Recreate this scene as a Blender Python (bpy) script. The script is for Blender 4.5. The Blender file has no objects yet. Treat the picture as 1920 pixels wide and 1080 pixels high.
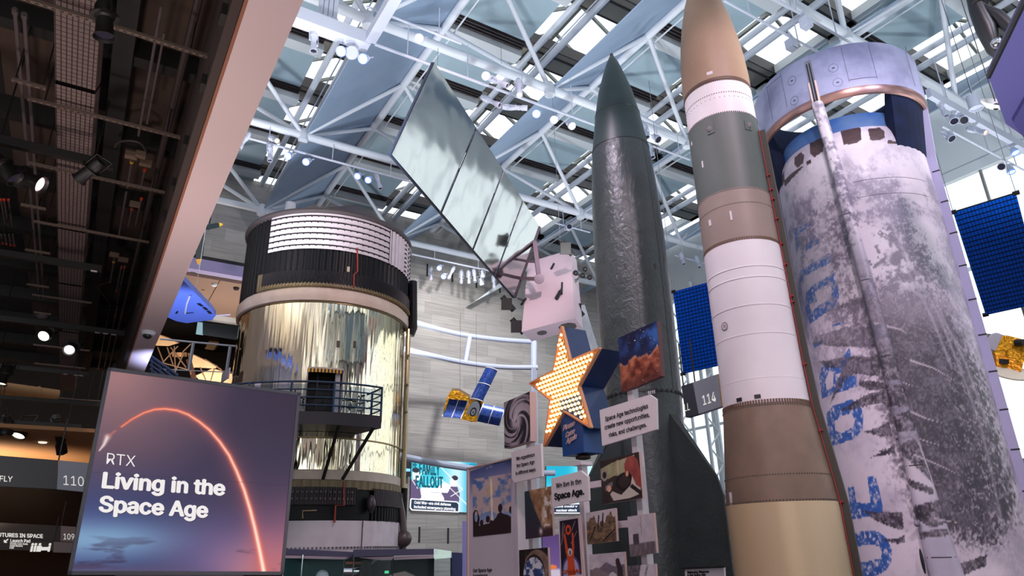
import bpy, bmesh, math, random
import numpy as np
from mathutils import Vector, Matrix
random.seed(7)
sc = bpy.context.scene
COL = sc.collection
PI = math.pi
# ------------------------------------------------------------------ camera survey of the hall
FPX = 1275.0
PITCH, ROLL, AZ = math.radians(21.24), math.radians(-1.34), math.radians(32.0)
EYE = Vector((0, 0, 1.6))
_cp, _sp, _cr, _sr = math.cos(PITCH), math.sin(PITCH), math.cos(ROLL), math.sin(ROLL)
FW = Vector((0, _cp, _sp)); _U0 = Vector((0, -_sp, _cp)); _R0 = Vector((1, 0, 0))
RT = _cr * _R0 + _sr * _U0
UP = -_sr * _R0 + _cr * _U0
DA = Vector((math.cos(AZ), math.sin(AZ), 0))      # along the hall's cross axis (a)
DB = Vector((-math.sin(AZ), math.cos(AZ), 0))     # along the hall's long axis (b)
ZZ = Vector((0, 0, 1))
def W(a, b, z): return DA * a + DB * b + Vector((0, 0, z))
def ray(x, y): return (FW * FPX + RT * (x - 960) - UP * (y - 540)).normalized()
def atz(q, z):
    d = ray(*q); return EYE + d * ((z - EYE.z) / d.z)
def onA(q, a):
    d = ray(*q); return EYE + d * (a / d.dot(DA))
def onB(q, b):
    d = ray(*q); return EYE + d * (b / d.dot(DB))
def atd(q, D):
    d = ray(*q); return EYE + d * (D / math.hypot(d.x, d.y))
def onplane(q, p0, n):
    d = ray(*q); return EYE + d * ((p0 - EYE).dot(n) / d.dot(n))
def ab(p): return p.dot(DA), p.dot(DB)
def quad4(ps, D):
    r = [ray(*p) for p in ps]
    m = Matrix(((r[0].x, -r[1].x, r[2].x), (r[0].y, -r[1].y, r[2].y), (r[0].z, -r[1].z, r[2].z)))
    t = list(m.inverted() @ r[3]) + [1.0]
    c = sum((r[i] * t[i] for i in range(4)), Vector()) / 4
    s = D / math.hypot(c.x, c.y)
    return [EYE + r[i] * (t[i] * s) for i in range(4)]

# ------------------------------------------------------------------ scene graph helpers
def thing(name, label, cat, loc=(0, 0, 0), group=None, kind=None):
    o = bpy.data.objects.new(name, None); COL.objects.link(o)
    o.location = Vector(loc); o.empty_display_size = 0.2
    o['label'] = label; o['category'] = cat
    if group: o['group'] = group
    if kind: o['kind'] = kind
    return o
def struct_root(name, loc=(0, 0, 0), label=None):
    o = bpy.data.objects.new(name, None); COL.objects.link(o); o.location = Vector(loc); o['kind'] = 'structure'
    if label: o['label'] = label
    return o
SPLIT = {'thruster_block', 'strut', 'leg', 'post', 'hanger_rod', 'hanger', 'suspension_wire', 'corner_bracket', 'drop_rod', 'glass_joint', 'baluster', 'antenna_foot', 'vent_port', 'vent_hole', 'hatch_plate', 'paper_tag', 'paper_label', 'rail', 'upright', 'cross_bar', 'gallery_soffit_', 'thrust_port_', 'vent_slot', 'cylinder_ring', 'stage_band', 'joint_ring', 'yoke_arm', 'thruster', 'engine', 'white_panel', 'raceway_', 'pictogram', 'sprinkler_pipe', 'corrugated_panel', 'joint_teeth_', 'frame', 'octagon_port', 'suspension', 'access_outline', 'nose_joint', 'brace', 'panel_frame', 'lattice_brace'}
class MB:
    """collects faces in world space and links them as one mesh object"""
    def __init__(s): s.v = []; s.f = []; s.m = []; s.uv = []; s.sm = []
    def face(s, pts, mi=0, uv=None, smooth=False):
        i = len(s.v); s.v += [Vector(p) for p in pts]; s.f.append(list(range(i, i + len(pts)))); s.m.append(mi)
        s.uv.append(uv); s.sm.append(smooth); return s
    def hexa(s, P, mi=0):   # P: 4 bottom, 4 top
        i = len(s.v); s.v += [Vector(p) for p in P]
        for q in ((3, 2, 1, 0), (4, 5, 6, 7), (0, 1, 5, 4), (1, 2, 6, 5), (2, 3, 7, 6), (3, 0, 4, 7)):
            s.f.append([i + k for k in q]); s.m.append(mi); s.uv.append(None); s.sm.append(False)
        return s
    def box(s, c, X, Y, Z, mi=0):   # centre and half-extent vectors
        c = Vector(c); X = Vector(X); Y = Vector(Y); Z = Vector(Z)
        return s.hexa([c - X - Y - Z, c + X - Y - Z, c + X + Y - Z, c - X + Y - Z, c - X - Y + Z, c + X - Y + Z, c + X + Y + Z, c - X + Y + Z], mi)
    def abox(s, a0, a1, b0, b1, z0, z1, mi=0):
        return s.box(W((a0 + a1) / 2, (b0 + b1) / 2, (z0 + z1) / 2), DA * ((a1 - a0) / 2), DB * ((b1 - b0) / 2), ZZ * ((z1 - z0) / 2), mi)
    def slab(s, corners, n, t, mi=0):   # extrude polygon by n*t
        n = Vector(n).normalized(); i = len(s.v); k = len(corners)
        s.v += [Vector(p) for p in corners] + [Vector(p) + n * t for p in corners]
        s.f += [list(range(i, i + k))[::-1], list(range(i + k, i + 2 * k))] + [[i + j, i + (j + 1) % k, i + k + (j + 1) % k, i + k + j] for j in range(k)]
        m = k + 2; s.m += [mi] * m; s.uv += [None] * m; s.sm += [False] * m
        return s
    def bar(s, p, q, w, h, up=ZZ, mi=0):
        p = Vector(p); q = Vector(q); d = (q - p); x = d.cross(Vector(up))
        if x.length < 1e-6: x = d.cross(Vector((1, 0, 0)))
        x.normalize(); y = x.cross(d).normalized()
        return s.box((p + q) / 2, d / 2, x * (w / 2), y * (h / 2), mi)
    def tube(s, pts, r, n=10, mi=0, cap=True):
        pts = [Vector(p) for p in pts]
        rs = r if isinstance(r, (list, tuple)) else [r] * len(pts)
        i0 = len(s.v); ref = None
        for j, p in enumerate(pts):
            t = (pts[min(j + 1, len(pts) - 1)] - pts[max(j - 1, 0)]).normalized()
            if ref is None:
                ref = t.cross(ZZ)
                if ref.length < 1e-3: ref = t.cross(Vector((1, 0, 0)))
            x = (ref - t * ref.dot(t)).normalized(); ref = x; y = t.cross(x)
            for k in range(n):
                a = 2 * PI * k / n; s.v.append(p + (x * math.cos(a) + y * math.sin(a)) * rs[j])
        for j in range(len(pts) - 1):
            for k in range(n):
                a = i0 + j * n + k; b = i0 + j * n + (k + 1) % n
                s.f.append([a, b, b + n, a + n]); s.m.append(mi); s.uv.append(None); s.sm.append(True)
        if cap:
            s.f += [[i0 + k for k in range(n)][::-1], [i0 + (len(pts) - 1) * n + k for k in range(n)]]
            s.m += [mi] * 2; s.uv += [None] * 2; s.sm += [False] * 2
        return s
    def lathe(s, c, prof, n=64, mi=0, t0=0.0, t1=2 * PI, ax=None, rfun=None, smooth=True):
        """prof: (r, z) from bottom up; angle 0 along +x of ax=(x,y,z axes)"""
        X, Y, Zx = ax or (Vector((1, 0, 0)), Vector((0, 1, 0)), ZZ)
        c = Vector(c); full = abs(t1 - t0 - 2 * PI) < 1e-6; m = n if full else n + 1; i0 = len(s.v)
        for (r, z) in prof:
            for k in range(m):
                t = t0 + (t1 - t0) * k / n; rr = r + (rfun(k, t) if rfun else 0)
                s.v.append(c + (X * math.cos(t) + Y * math.sin(t)) * rr + Zx * z)
        for j in range(len(prof) - 1):
            for k in range(n):
                a = i0 + j * m + k; b = i0 + j * m + (k + 1) % m
                s.f.append([a, b, b + m, a + m]); s.m.append(mi); s.uv.append(None); s.sm.append(smooth)
        return s
    def ball(s, c, r, nu=12, nv=8, mi=0, sq=(1, 1, 1)):
        c = Vector(c); i0 = len(s.v)
        for j in range(nv + 1):
            ph = -PI / 2 + PI * j / nv
            for k in range(nu):
                t = 2 * PI * k / nu
                s.v.append(c + Vector((math.cos(t) * math.cos(ph) * r * sq[0], math.sin(t) * math.cos(ph) * r * sq[1], math.sin(ph) * r * sq[2])))
        for j in range(nv):
            for k in range(nu):
                a = i0 + j * nu + k; b = i0 + j * nu + (k + 1) % nu
                s.f.append([a, b, b + nu, a + nu]); s.m.append(mi); s.uv.append(None); s.sm.append(True)
        return s
    def mesh(s, name, mats, off=Vector((0, 0, 0)), merge=True, sharp=35):
        me = bpy.data.meshes.new(name)
        me.from_pydata([tuple(v - off) for v in s.v], [], s.f)
        for m in (mats if isinstance(mats, (list, tuple)) else [mats]): me.materials.append(m)
        me.polygons.foreach_set('material_index', s.m)
        me.polygons.foreach_set('use_smooth', [bool(x) for x in s.sm])
        if any(u is not None for u in s.uv):
            ul = me.uv_layers.new(name='UVMap')
            for p, u in zip(me.polygons, s.uv):
                if u is not None:
                    for li, q in zip(p.loop_indices, u): ul.data[li].uv = q
        bm = bmesh.new(); bm.from_mesh(me)
        if merge: bmesh.ops.remove_doubles(bm, verts=bm.verts, dist=1e-5)
        bmesh.ops.recalc_face_normals(bm, faces=bm.faces)
        bm.to_mesh(me); bm.free()
        if any(s.sm): me.set_sharp_from_angle(angle=math.radians(sharp))
        me.update(); return me
    def islands(s):
        par = list(range(len(s.v)))
        def find(i):
            while par[i] != i: par[i] = par[par[i]]; i = par[i]
            return i
        key = {}
        for i, v in enumerate(s.v):
            k = (round(v.x, 4), round(v.y, 4), round(v.z, 4))
            if k in key: par[find(i)] = find(key[k])
            else: key[k] = i
        for f in s.f:
            for i in f[1:]: par[find(i)] = find(f[0])
        out = {}
        for j, f in enumerate(s.f):
            r = find(f[0])
            if r not in out: out[r] = (MB(), {})
            m, mp = out[r]; g = []
            for i in f:
                if i not in mp: mp[i] = len(m.v); m.v.append(s.v[i])
                g.append(mp[i])
            m.f.append(g); m.m.append(s.m[j]); m.uv.append(s.uv[j]); m.sm.append(s.sm[j])
        return [m for m, _ in out.values()]
    def build(s, name, mats, parent=None, label=None, merge=True, sharp=35, keep=None):
        if parent is not None and name in SPLIT:
            isl = s.islands()
            if 1 < len(isl) <= 60:
                SPLIT.discard(name)
                o = [m.build(name, mats, parent, label, merge, sharp, keep) for m in isl][0]
                SPLIT.add(name); return o
        off = keep if keep is not None else (base_of(parent) if parent else Vector((0, 0, 0)))
        o = bpy.data.objects.new(name, s.mesh(name, mats, off, merge, sharp)); COL.objects.link(o)
        if parent: o.parent = parent
        else: o.location = off
        if label: o['label'] = label
        return o
def base_of(o):
    v = Vector((0, 0, 0))
    while o is not None: v = v + o.location; o = o.parent
    return v
def solo(mb, name, mats, label, cat, loc=None, group=None, kind=None):
    c = Vector(loc) if loc is not None else sum(mb.v, Vector()) / len(mb.v)
    o = bpy.data.objects.new(name, mb.mesh(name, mats, c)); COL.objects.link(o); o.location = c
    o['label'] = label; o['category'] = cat
    if group: o['group'] = group
    if kind: o['kind'] = kind
    return o
def structure(mb, name, mats, parent=None):
    o = mb.build(name, mats, parent)
    if parent is None: o['kind'] = 'structure'
    return o

# ------------------------------------------------------------------ materials
def lin(c): return tuple((x / 12.92 if x <= 0.04045 else ((x + 0.055) / 1.055) ** 2.4) for x in c[:3])
def S(r, g, b): return lin((r / 255, g / 255, b / 255))
def newmat(name):
    m = bpy.data.materials.new(name); m.use_nodes = True
    nt = m.node_tree; return m, nt, nt.nodes['Principled BSDF'], nt.nodes['Material Output']
def nd(nt, t, **k):
    n = nt.nodes.new(t)
    for a, b in k.items():
        if a in n.inputs: n.inputs[a].default_value = b
        else: setattr(n, a, b)
    return n
def ramp(nt, stops, src=None):
    r = nt.nodes.new('ShaderNodeValToRGB'); e = r.color_ramp.elements
    while len(e) > 1: e.remove(e[-1])
    e[0].position = stops[0][0]; e[0].color = (*stops[0][1], 1)
    for p, c in stops[1:]:
        x = e.new(p); x.color = (*c, 1)
    if src is not None: nt.links.new(src, r.inputs[0])
    return r
def noise(nt, scale, detail=4, rough=0.55, vec=None, stretch=None, seed=None):
    n = nd(nt, 'ShaderNodeTexNoise'); n.inputs['Scale'].default_value = scale; n.inputs['Detail'].default_value = detail; n.inputs['Roughness'].default_value = rough
    if vec is None: vec = nd(nt, 'ShaderNodeTexCoord').outputs['Object']
    if stretch or seed:
        mp = nd(nt, 'ShaderNodeMapping')
        if stretch: mp.inputs['Scale'].default_value = stretch
        if seed: mp.inputs['Location'].default_value = (seed, seed * 1.7, seed * .3)
        nt.links.new(vec, mp.inputs[0]); vec = mp.outputs[0]
    nt.links.new(vec, n.inputs['Vector']); return n
def mat(name, c, rough=0.5, metal=0.0, c2=None, ns=3.0, lo=0.35, hi=0.65, bump=0, bs=20, bd=0.02, stretch=None, spec=None, coat=0, detail=5):
    m, nt, p, out = newmat(name)
    p.inputs['Base Color'].default_value = (*c, 1); p.inputs['Roughness'].default_value = rough; p.inputs['Metallic'].default_value = metal
    if spec is not None: p.inputs['Specular IOR Level'].default_value = spec
    if coat: p.inputs['Coat Weight'].default_value = coat
    if c2 is not None:
        n = noise(nt, ns, detail, stretch=stretch); r = ramp(nt, [(lo, c), (hi, c2)], n.outputs['Fac'])
        nt.links.new(r.outputs[0], p.inputs['Base Color'])
    if bump:
        n = noise(nt, bs, 4, stretch=stretch); b = nd(nt, 'ShaderNodeBump'); b.inputs['Strength'].default_value = bump; b.inputs['Distance'].default_value = bd
        nt.links.new(n.outputs['Fac'], b.inputs['Height']); nt.links.new(b.outputs[0], p.inputs['Normal'])
    return m
def emis(name, c, s=1.0):
    m, nt, p, out = newmat(name)
    p.inputs['Base Color'].default_value = (0, 0, 0, 1); p.inputs['Emission Color'].default_value = (*c, 1); p.inputs['Emission Strength'].default_value = s
    p.inputs['Roughness'].default_value = 0.3
    return m
def glass(name, tint=(0.97, 0.99, 1.0), refl=0.06):
    m, nt, p, out = newmat(name); nt.nodes.remove(p)
    t = nd(nt, 'ShaderNodeBsdfTransparent'); t.inputs[0].default_value = (*tint, 1)
    g = nd(nt, 'ShaderNodeBsdfGlossy'); g.inputs['Roughness'].default_value = 0.02
    x = nd(nt, 'ShaderNodeMixShader'); x.inputs[0].default_value = refl
    nt.links.new(t.outputs[0], x.inputs[1]); nt.links.new(g.outputs[0], x.inputs[2]); nt.links.new(x.outputs[0], out.inputs[0])
    return m

TRUSS = mat('truss_white', S(214, 220, 230), 0.45)
RIG = mat('rig_white', S(200, 205, 222), 0.4)
PANEL = mat('roof_shade_fabric', S(150, 172, 184), 0.8, c2=S(160, 182, 192), ns=0.4)
BAFFLE = mat('baffle_fabric', S(132, 152, 178), 0.75, c2=S(142, 162, 186), ns=0.5)
CASS = mat('shade_cassette_dark', S(52, 46, 48), 0.5)
BEAMW = mat('roof_beam_paint', S(200, 206, 210), 0.55)
BROWN = mat('skylight_curb', S(128, 124, 114), 0.6)
MULL = mat('mullion_grey', S(130, 132, 128), 0.5)
GLASS = glass('skylight_glass')
STEELW = mat('white_steel', S(225, 232, 235), 0.45)
DARK = mat('matt_black', (0.006, 0.005, 0.005), 0.7)
DARKM = mat('black_metal', (0.012, 0.010, 0.010), 0.45)
DECK = mat('deck_brown', S(70, 54, 46), 0.9, c2=S(56, 44, 40), ns=1.2)
CONDUIT = mat('conduit_grey', S(98, 88, 90), 0.45, 0.4)
CONDUITB = mat('conduit_dark', S(64, 56, 57), 0.5, 0.3)
STRUT = mat('strut_channel_bronze', S(108, 92, 84), 0.5, 0.3)
JBOX = mat('junction_box', S(104, 86, 74), 0.6)
REDC = mat('coupling_red', S(190, 60, 30), 0.5)
YELC = mat('coupling_yellow', S(200, 150, 40), 0.5)
FASCIA = mat('fascia_paint', S(214, 194, 196), 0.6)
COPPER = mat('fascia_edge', S(150, 100, 80), 0.5)
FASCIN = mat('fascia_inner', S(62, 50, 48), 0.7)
BLACKP = mat('black_paint', S(28, 28, 32), 0.45)
NAVY = mat('navy_enamel', S(20, 52, 104), 0.35, c2=S(15, 36, 78), ns=2, coat=.2)
CHROME = mat('chrome', (0.8, 0.8, 0.82), 0.12, 1.0)
GOLDF = mat('gold_foil', S(228, 168, 50), 0.25, 1.0, c2=S(160, 105, 22), ns=9, bump=0.8, bs=14, bd=0.05)
SIGNW = mat('sign_board', S(214, 205, 210), 0.55)
POST = mat('display_post', S(206, 196, 204), 0.5)
INK = mat('ink_black', S(26, 24, 30), 0.6)
WHITE = mat('white_letter', S(240, 236, 236), 0.5)
# ================================================================== printed and lit pictures (colour per grid point)
def _h(ix, iy, s):
    n = (ix.astype(np.int64) * 374761393 + iy.astype(np.int64) * 668265263 + s * 1274126177) & 0x7fffffff
    n = ((n ^ (n >> 13)) * 1274126177) & 0x7fffffff
    return ((n ^ (n >> 16)) & 0xffff) / 65535.0
def vn(x, y, s=0):
    ix, iy = np.floor(x), np.floor(y); fx, fy = x - ix, y - iy; fx = fx * fx * (3 - 2 * fx); fy = fy * fy * (3 - 2 * fy)
    a, b, c, d = _h(ix, iy, s), _h(ix + 1, iy, s), _h(ix, iy + 1, s), _h(ix + 1, iy + 1, s)
    return (a * (1 - fx) + b * fx) * (1 - fy) + (c * (1 - fx) + d * fx) * fy
def fbm(x, y, s=0, o=5):
    r = 0; a = .5
    for k in range(o): r = r + a * vn(x * 2 ** k + 17 * k, y * 2 ** k, s + k); a *= .5
    return r / (1 - .5 ** o)
def C(r, g, b): return np.array([r, g, b], float) / 255
def mixc(c1, c2, t):
    t = np.clip(t, 0, 1)[..., None]; return c1 * (1 - t) + c2 * t
def sstep(a, b, x):
    t = np.clip((x - a) / (b - a), 0, 1); return t * t * (3 - 2 * t)
def inpoly(u, v, P):
    r = np.zeros(u.shape, bool); j = len(P) - 1
    for i in range(len(P)):
        (xi, yi), (xj, yj) = P[i], P[j]
        r ^= ((yi > v) != (yj > v)) & (u < (xj - xi) * (v - yi) / ((yj - yi) or 1e-9) + xi); j = i
    return r.astype(float)
def ell(u, v, cx, cy, rx, ry): return (((u - cx) / rx) ** 2 + ((v - cy) / ry) ** 2 < 1).astype(float)
def segd(u, v, P, asp=1.0):
    d = np.full(u.shape, 9.0); tt = np.zeros(u.shape); n = len(P) - 1
    for i in range(n):
        (x0, y0), (x1, y1) = P[i], P[i + 1]; x0 *= asp; x1 *= asp
        ux, uy = x1 - x0, y1 - y0; L = ux * ux + uy * uy or 1e-9
        t = np.clip(((u * asp - x0) * ux + (v - y0) * uy) / L, 0, 1)
        q = np.hypot(u * asp - x0 - t * ux, v - y0 - t * uy); tt = np.where(q < d, (i + t) / n, tt); d = np.minimum(d, q)
    return d, tt
def vcol_mat(name, emit=0.0, rough=.45):
    m, nt, p, out = newmat(name); a = nd(nt, 'ShaderNodeVertexColor'); a.layer_name = 'ink'
    if emit:
        p.inputs['Specular IOR Level'].default_value = .15; p.inputs['Base Color'].default_value = (.01, .01, .01, 1); nt.links.new(a.outputs[0], p.inputs['Emission Color']); p.inputs['Emission Strength'].default_value = emit
    else: nt.links.new(a.outputs[0], p.inputs['Base Color'])
    p.inputs['Roughness'].default_value = rough; return m
PRINT = vcol_mat('print_ink'); SCREEN = vcol_mat('lit_screen', 1.0, .3); SCREENB = vcol_mat('lit_screen_bright', 1.25, .3)
def picture(name, Q, nx, ny, fn, material, parent, off=.003):
    """Q: TL TR BR BL world corners; fn(u, v) with v up -> sRGB"""
    TL, TR, BR, BL = [np.array(q) for q in Q]
    u, v = np.meshgrid(np.linspace(0, 1, nx + 1), np.linspace(0, 1, ny + 1))
    P = (BL * (1 - u)[..., None] + BR * u[..., None]) * (1 - v)[..., None] + (TL * (1 - u)[..., None] + TR * u[..., None]) * v[..., None]
    n = np.cross(BR - BL, TL - BL); n /= np.linalg.norm(n)
    if n @ (np.array(EYE) - P[0, 0]) < 0: n = -n
    P = P + n * off - np.array(base_of(parent))
    c = np.clip(fn(u, v), 0, 1); c = np.where(c <= .04045, c / 12.92, ((c + .055) / 1.055) ** 2.4)
    me = bpy.data.meshes.new(name); F = []
    for j in range(ny):
        for i in range(nx):
            a = j * (nx + 1) + i; F.append((a, a + 1, a + nx + 2, a + nx + 1))
    me.from_pydata(P.reshape(-1, 3).tolist(), [], F); me.materials.append(material)
    at = me.color_attributes.new('ink', 'FLOAT_COLOR', 'POINT')
    at.data.foreach_set('color', np.concatenate([c.reshape(-1, 3), np.ones((c.size // 3, 1))], 1).ravel())
    o = bpy.data.objects.new(name, me); COL.objects.link(o); o.parent = parent; return o
FONT = None
try: FONT = bpy.data.fonts.load(bpy.utils.resource_path('LOCAL') + '/datafiles/fonts/Inter.woff2')   # the typeface shipped with Blender
except Exception: FONT = None
def text_mesh(s, bold=0.0, shear=0.0, spacing=1.0):
    cu = bpy.data.curves.new('lettering', 'FONT'); cu.body = s
    if FONT: cu.font = FONT
    cu.offset = bold; cu.shear = shear; cu.extrude = 0.01; cu.space_character = spacing; cu.resolution_u = 3
    o = bpy.data.objects.new('lettering', cu); COL.objects.link(o); bpy.context.view_layer.update()
    me = bpy.data.meshes.new_from_object(o.evaluated_get(bpy.context.evaluated_depsgraph_get()))
    bpy.data.objects.remove(o); bpy.data.curves.remove(cu); return me
_cap = []
def cap_height():
    if not _cap:
        me = text_mesh('H'); _cap.append(max(v.co.y for v in me.vertices)); bpy.data.meshes.remove(me)
    return _cap[0]
def lettering(s, parent, m, BL, BR, TL, bold=0.0, shear=0.0, off=.004, thick=.003, spacing=1.0, name='lettering'):
    """baseline runs BL->BR over the inked width; TL gives the cap height"""
    heavy = bold > .012
    me = text_mesh(s, .008 if heavy else max(bold, -.004), shear, spacing)
    if heavy:                                   # heavier weight: the strokes laid side by side
        b2 = bmesh.new(); w = min(.03, bold)
        for dx, dy in ((-w, 0), (w, 0), (0, -w * .6), (0, w * .6), (0, 0)):
            n0 = len(b2.verts); b2.from_mesh(me); b2.verts.ensure_lookup_table()
            for v_ in b2.verts[n0:]: v_.co.x += dx; v_.co.y += dy
        b2.to_mesh(me); b2.free()
    co = np.empty(len(me.vertices) * 3); me.vertices.foreach_get('co', co); co = co.reshape(-1, 3)
    x0, x1 = co[:, 0].min(), co[:, 0].max(); cap = cap_height()
    BL, BR, TL = Vector(BL), Vector(BR), Vector(TL); U = BR - BL; V = TL - BL; V = V - U * (V.dot(U) / U.dot(U)) * 0
    n = U.cross(V).normalized()
    if n.dot(EYE - BL) < 0: n = -n
    b = base_of(parent); out = [tuple(BL + U * ((x - x0) / (x1 - x0)) + V * (y / cap) + n * (off + thick * (1 if z > 0 else 0)) - b) for x, y, z in co]
    for v_, p in zip(me.vertices, out): v_.co = p
    me.materials.clear(); me.materials.append(m); me.update()
    o = bpy.data.objects.new(name, me); COL.objects.link(o); o.parent = parent; return o

# ================================================================== THE SETTING
BA = [-1.7, 5.5, 12.7, 19.9, 27.1]            # bottom node lines
BB = [9.75, 17.3, 24.95, 32.5]                 # cross chords
STR = [3.55, 7.3, 11.05, 14.8, 18.55, 22.3, 26.05, 29.8, 33.6]
ZB, ZT, ZP = 18.0, 20.7, 21.15
floor = structure(MB().abox(-40, 60, -12, 95, -0.2, 0), 'floor', mat('floor_terrazzo', S(92, 88, 92), 0.35, c2=S(108, 102, 104), ns=6))
ceil = struct_root('ceiling', W(12, 18, ZP))
for ai in BA:
    a0, a1 = ai - 3.5, ai - 0.12
    bs = [-12.0] + STR + [36.2]
    for k in range(len(bs) - 1):
        b0 = bs[k] + (1.2 if k else 0); b1 = bs[k + 1]
        MB().abox(a0, a1, b0, b1, ZP, ZP + 0.08).build('roof_panel', PANEL, ceil)
    for b in STR:
        m = MB().abox(a0, a1 + .05, b, b + .62, ZP + .05, ZP + .35)
        for q in (.1, .26, .42): m.abox(a0, a1 + .05, b + q, b + q + .05, ZP - .06, ZP + .06)
        m.build('shade_cassette', CASS, ceil)
        MB().abox(a0 - .1, a1 + .15, b + .64, b + 1.2, ZP - .22, ZP + .2).build('roof_beam', BEAMW, ceil)
        m = MB().abox(ai - .1, ai + 3.7, b, b + 1.1, ZP + .1, ZP + .55)
        m.abox(ai - .1, ai + 3.7, b - .05, b, ZP + .06, ZP + .6, 1).abox(ai - .1, ai + 3.7, b + 1.1, b + 1.16, ZP + .06, ZP + .6, 1).abox(ai - .1, ai + 3.7, b + .3, b + .38, ZP + .05, ZP + .12, 1)
        m.build('skylight_curb', [BROWN, CASS], ceil)
    MB().abox(ai + 3.4, ai + 3.75, -2, 36, ZP + .1, ZP + .5).build('roof_beam', BEAMW, ceil)
# inclined shade baffles hung from node line to upper tube
for ai in BA[1:]:
    m = MB().slab([W(ai + .1, -12, ZB + .02), W(ai + 3.5, -12, ZT + .1), W(ai + 3.5, 35.5, ZT + .1), W(ai + .1, 35.5, ZB + .02)], Vector((-DA.x * .6, -DA.y * .6, .8)), .05)
    m.build('shade_baffle', BAFFLE, ceil)
# skylights
n = 0
for ai in BA:
    n += 1
    w = struct_root('window_%d' % n, W(ai + 1.8, 17, 22))
    a0, ar, a1, zr = ai - .1, ai + 1.8, ai + 3.7, 22.9
    g = MB()
    g.face([W(a0, -2, 21.7), W(ar, -2, zr), W(ar, 36, zr), W(a0, 36, 21.7)]).face([W(ar, -2, zr), W(a1, -2, 21.7), W(a1, 36, 21.7), W(ar, 36, zr)])
    g.build('skylight_pane', GLASS, w)
    f = MB()
    f.bar(W(ar, -2, zr - .05), W(ar, 36, zr - .05), .14, .16)
    for bb in [x + y for x in STR for y in (.55, 2.4)]:
        f.bar(W(a0, bb, 21.65), W(ar, bb, zr - .05), .1, .14).bar(W(ar, bb, zr - .05), W(a1, bb, 21.65), .1, .14)
    for bb in STR:
        f.bar(W(a0, bb + .55, 21.65), W(ar, bb + 2.4, zr - .05), .09, .12).bar(W(a1, bb + .55, 21.65), W(ar, bb + 2.4, zr - .05), .09, .12)
    f.build('window_frame', MULL, w)
# limestone back wall, opening under the gallery on its left
def stone_mat():
    m, nt, p, out = newmat('limestone_courses')
    uv = nd(nt, 'ShaderNodeUVMap').outputs[0]
    b = nd(nt, 'ShaderNodeTexBrick'); b.offset = .37; b.offset_frequency = 2; b.squash = 1.4; b.squash_frequency = 3
    b.inputs['Scale'].default_value = 1; b.inputs['Brick Width'].default_value = 1.9; b.inputs['Row Height'].default_value = .72
    b.inputs['Mortar Size'].default_value = .008; b.inputs['Mortar Smooth'].default_value = .3; b.inputs['Bias'].default_value = 0
    b.inputs['Color1'].default_value = (*S(190, 185, 181), 1); b.inputs['Color2'].default_value = (*S(168, 164, 160), 1); b.inputs['Mortar'].default_value = (*S(140, 136, 133), 1)
    nt.links.new(uv, b.inputs[0])
    ns = noise(nt, 1.0, 6, .6, vec=uv, stretch=(.5, 9, 1)); r = ramp(nt, [(.3, (.74, .73, .72)), (.7, (1.08, 1.07, 1.05))], ns.outputs['Fac'])
    mx = nd(nt, 'ShaderNodeMix', data_type='RGBA', blend_type='MULTIPLY'); mx.inputs[0].default_value = 1
    nt.links.new(b.outputs[0], mx.inputs[6]); nt.links.new(r.outputs[0], mx.inputs[7]); nt.links.new(mx.outputs[2], p.inputs['Base Color'])
    p.inputs['Roughness'].default_value = .7
    return m
STONE = stone_mat()
def wallface(m, a0, a1, z0, z1, b, t=.5):
    P = [W(a0, b, z0), W(a1, b, z0), W(a1, b, z1), W(a0, b, z1)]
    m.face(P, 0, [(a0, z0), (a1, z0), (a1, z1), (a0, z1)])
    m.face([p + DB * t for p in P][::-1], 0, [(0, 0), (1, 0), (1, 1), (0, 1)])
    m.face([P[0], P[1], P[1] + DB * t, P[0] + DB * t], 0, [(a0, 0), (a1, 0), (a1, t), (a0, t)])
    m.face([P[0], P[3], P[3] + DB * t, P[0] + DB * t], 0, [(0, z0), (0, z1), (t, z1), (t, z0)])
    m.face([P[1], P[2], P[2] + DB * t, P[1] + DB * t], 0, [(0, z0), (0, z1), (t, z1), (t, z0)])
BW = 35.5; AF1_ = 1.0
m = MB(); wallface(m, 11.2, 31.6, 0, 21.2, BW); wallface(m, -12, 11.2, 15.85, 21.2, BW)
wb = structure(m, 'wall_back', STONE); 
for q0, q1 in (((801, 495), (801, 518)), ((848, 508), (848, 529)), ((893, 520), (893, 540)), ((937, 534), (937, 549)), ((786, 988), (786, 1017)), ((840, 990), (840, 1019))):
    p0, p1 = onB(q0, BW), onB(q1, BW)
    MB().box((p0 + p1) / 2, DA * .05, DB * .03, ZZ * ((p0.z - p1.z) / 2)).build('wall_slot', BLACKP, wb)
# sloping return in the stone wall
pA, pB, pC = onB((873, 576), BW - .1), onB((940, 527), BW - .1), onB((930, 545), BW - .1)
tr = struct_root('trim_1', pA); MB().slab([pA, pC, pB], -DB, 1.2).build('wall_return', STEELW, tr)
# gallery floor edge and its soffit, left of the workshop
tr = struct_root('trim_2', W(0, BW - .2, 15.5))
MB().abox(-14, 11.2, BW - .5, BW - .02, 15.2, 15.8).build('gallery_fascia', mat('fascia_purple_lit', S(168, 160, 205), .6), tr)  # lavender base colour carries the purple light on this fascia
MB().abox(-14, 11.2, BW - .35, BW - .15, 15.8, 16.05).build('gallery_shadow_gap', BLACKP, tr)
m = MB().abox(-14, 11.2, BW, 41.5, 15.0, 15.2)
m.abox(-14, 11.2, 41.3, 41.9, 14.75, 15.2, 2)
for k in range(-6, 6): m.abox(k * 2.2, k * 2.2 + .03, BW, 41.3, 14.98, 15.0, 1)
m.build('gallery_soffit', [mat('soffit_brown', S(142, 116, 100), .7), BLACKP, BEAMW], tr)
structure(MB().abox(-40, 14, 50, 50.3, 0, 16), 'wall_far', mat('dark_gallery', S(30, 24, 22), .9))
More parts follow.
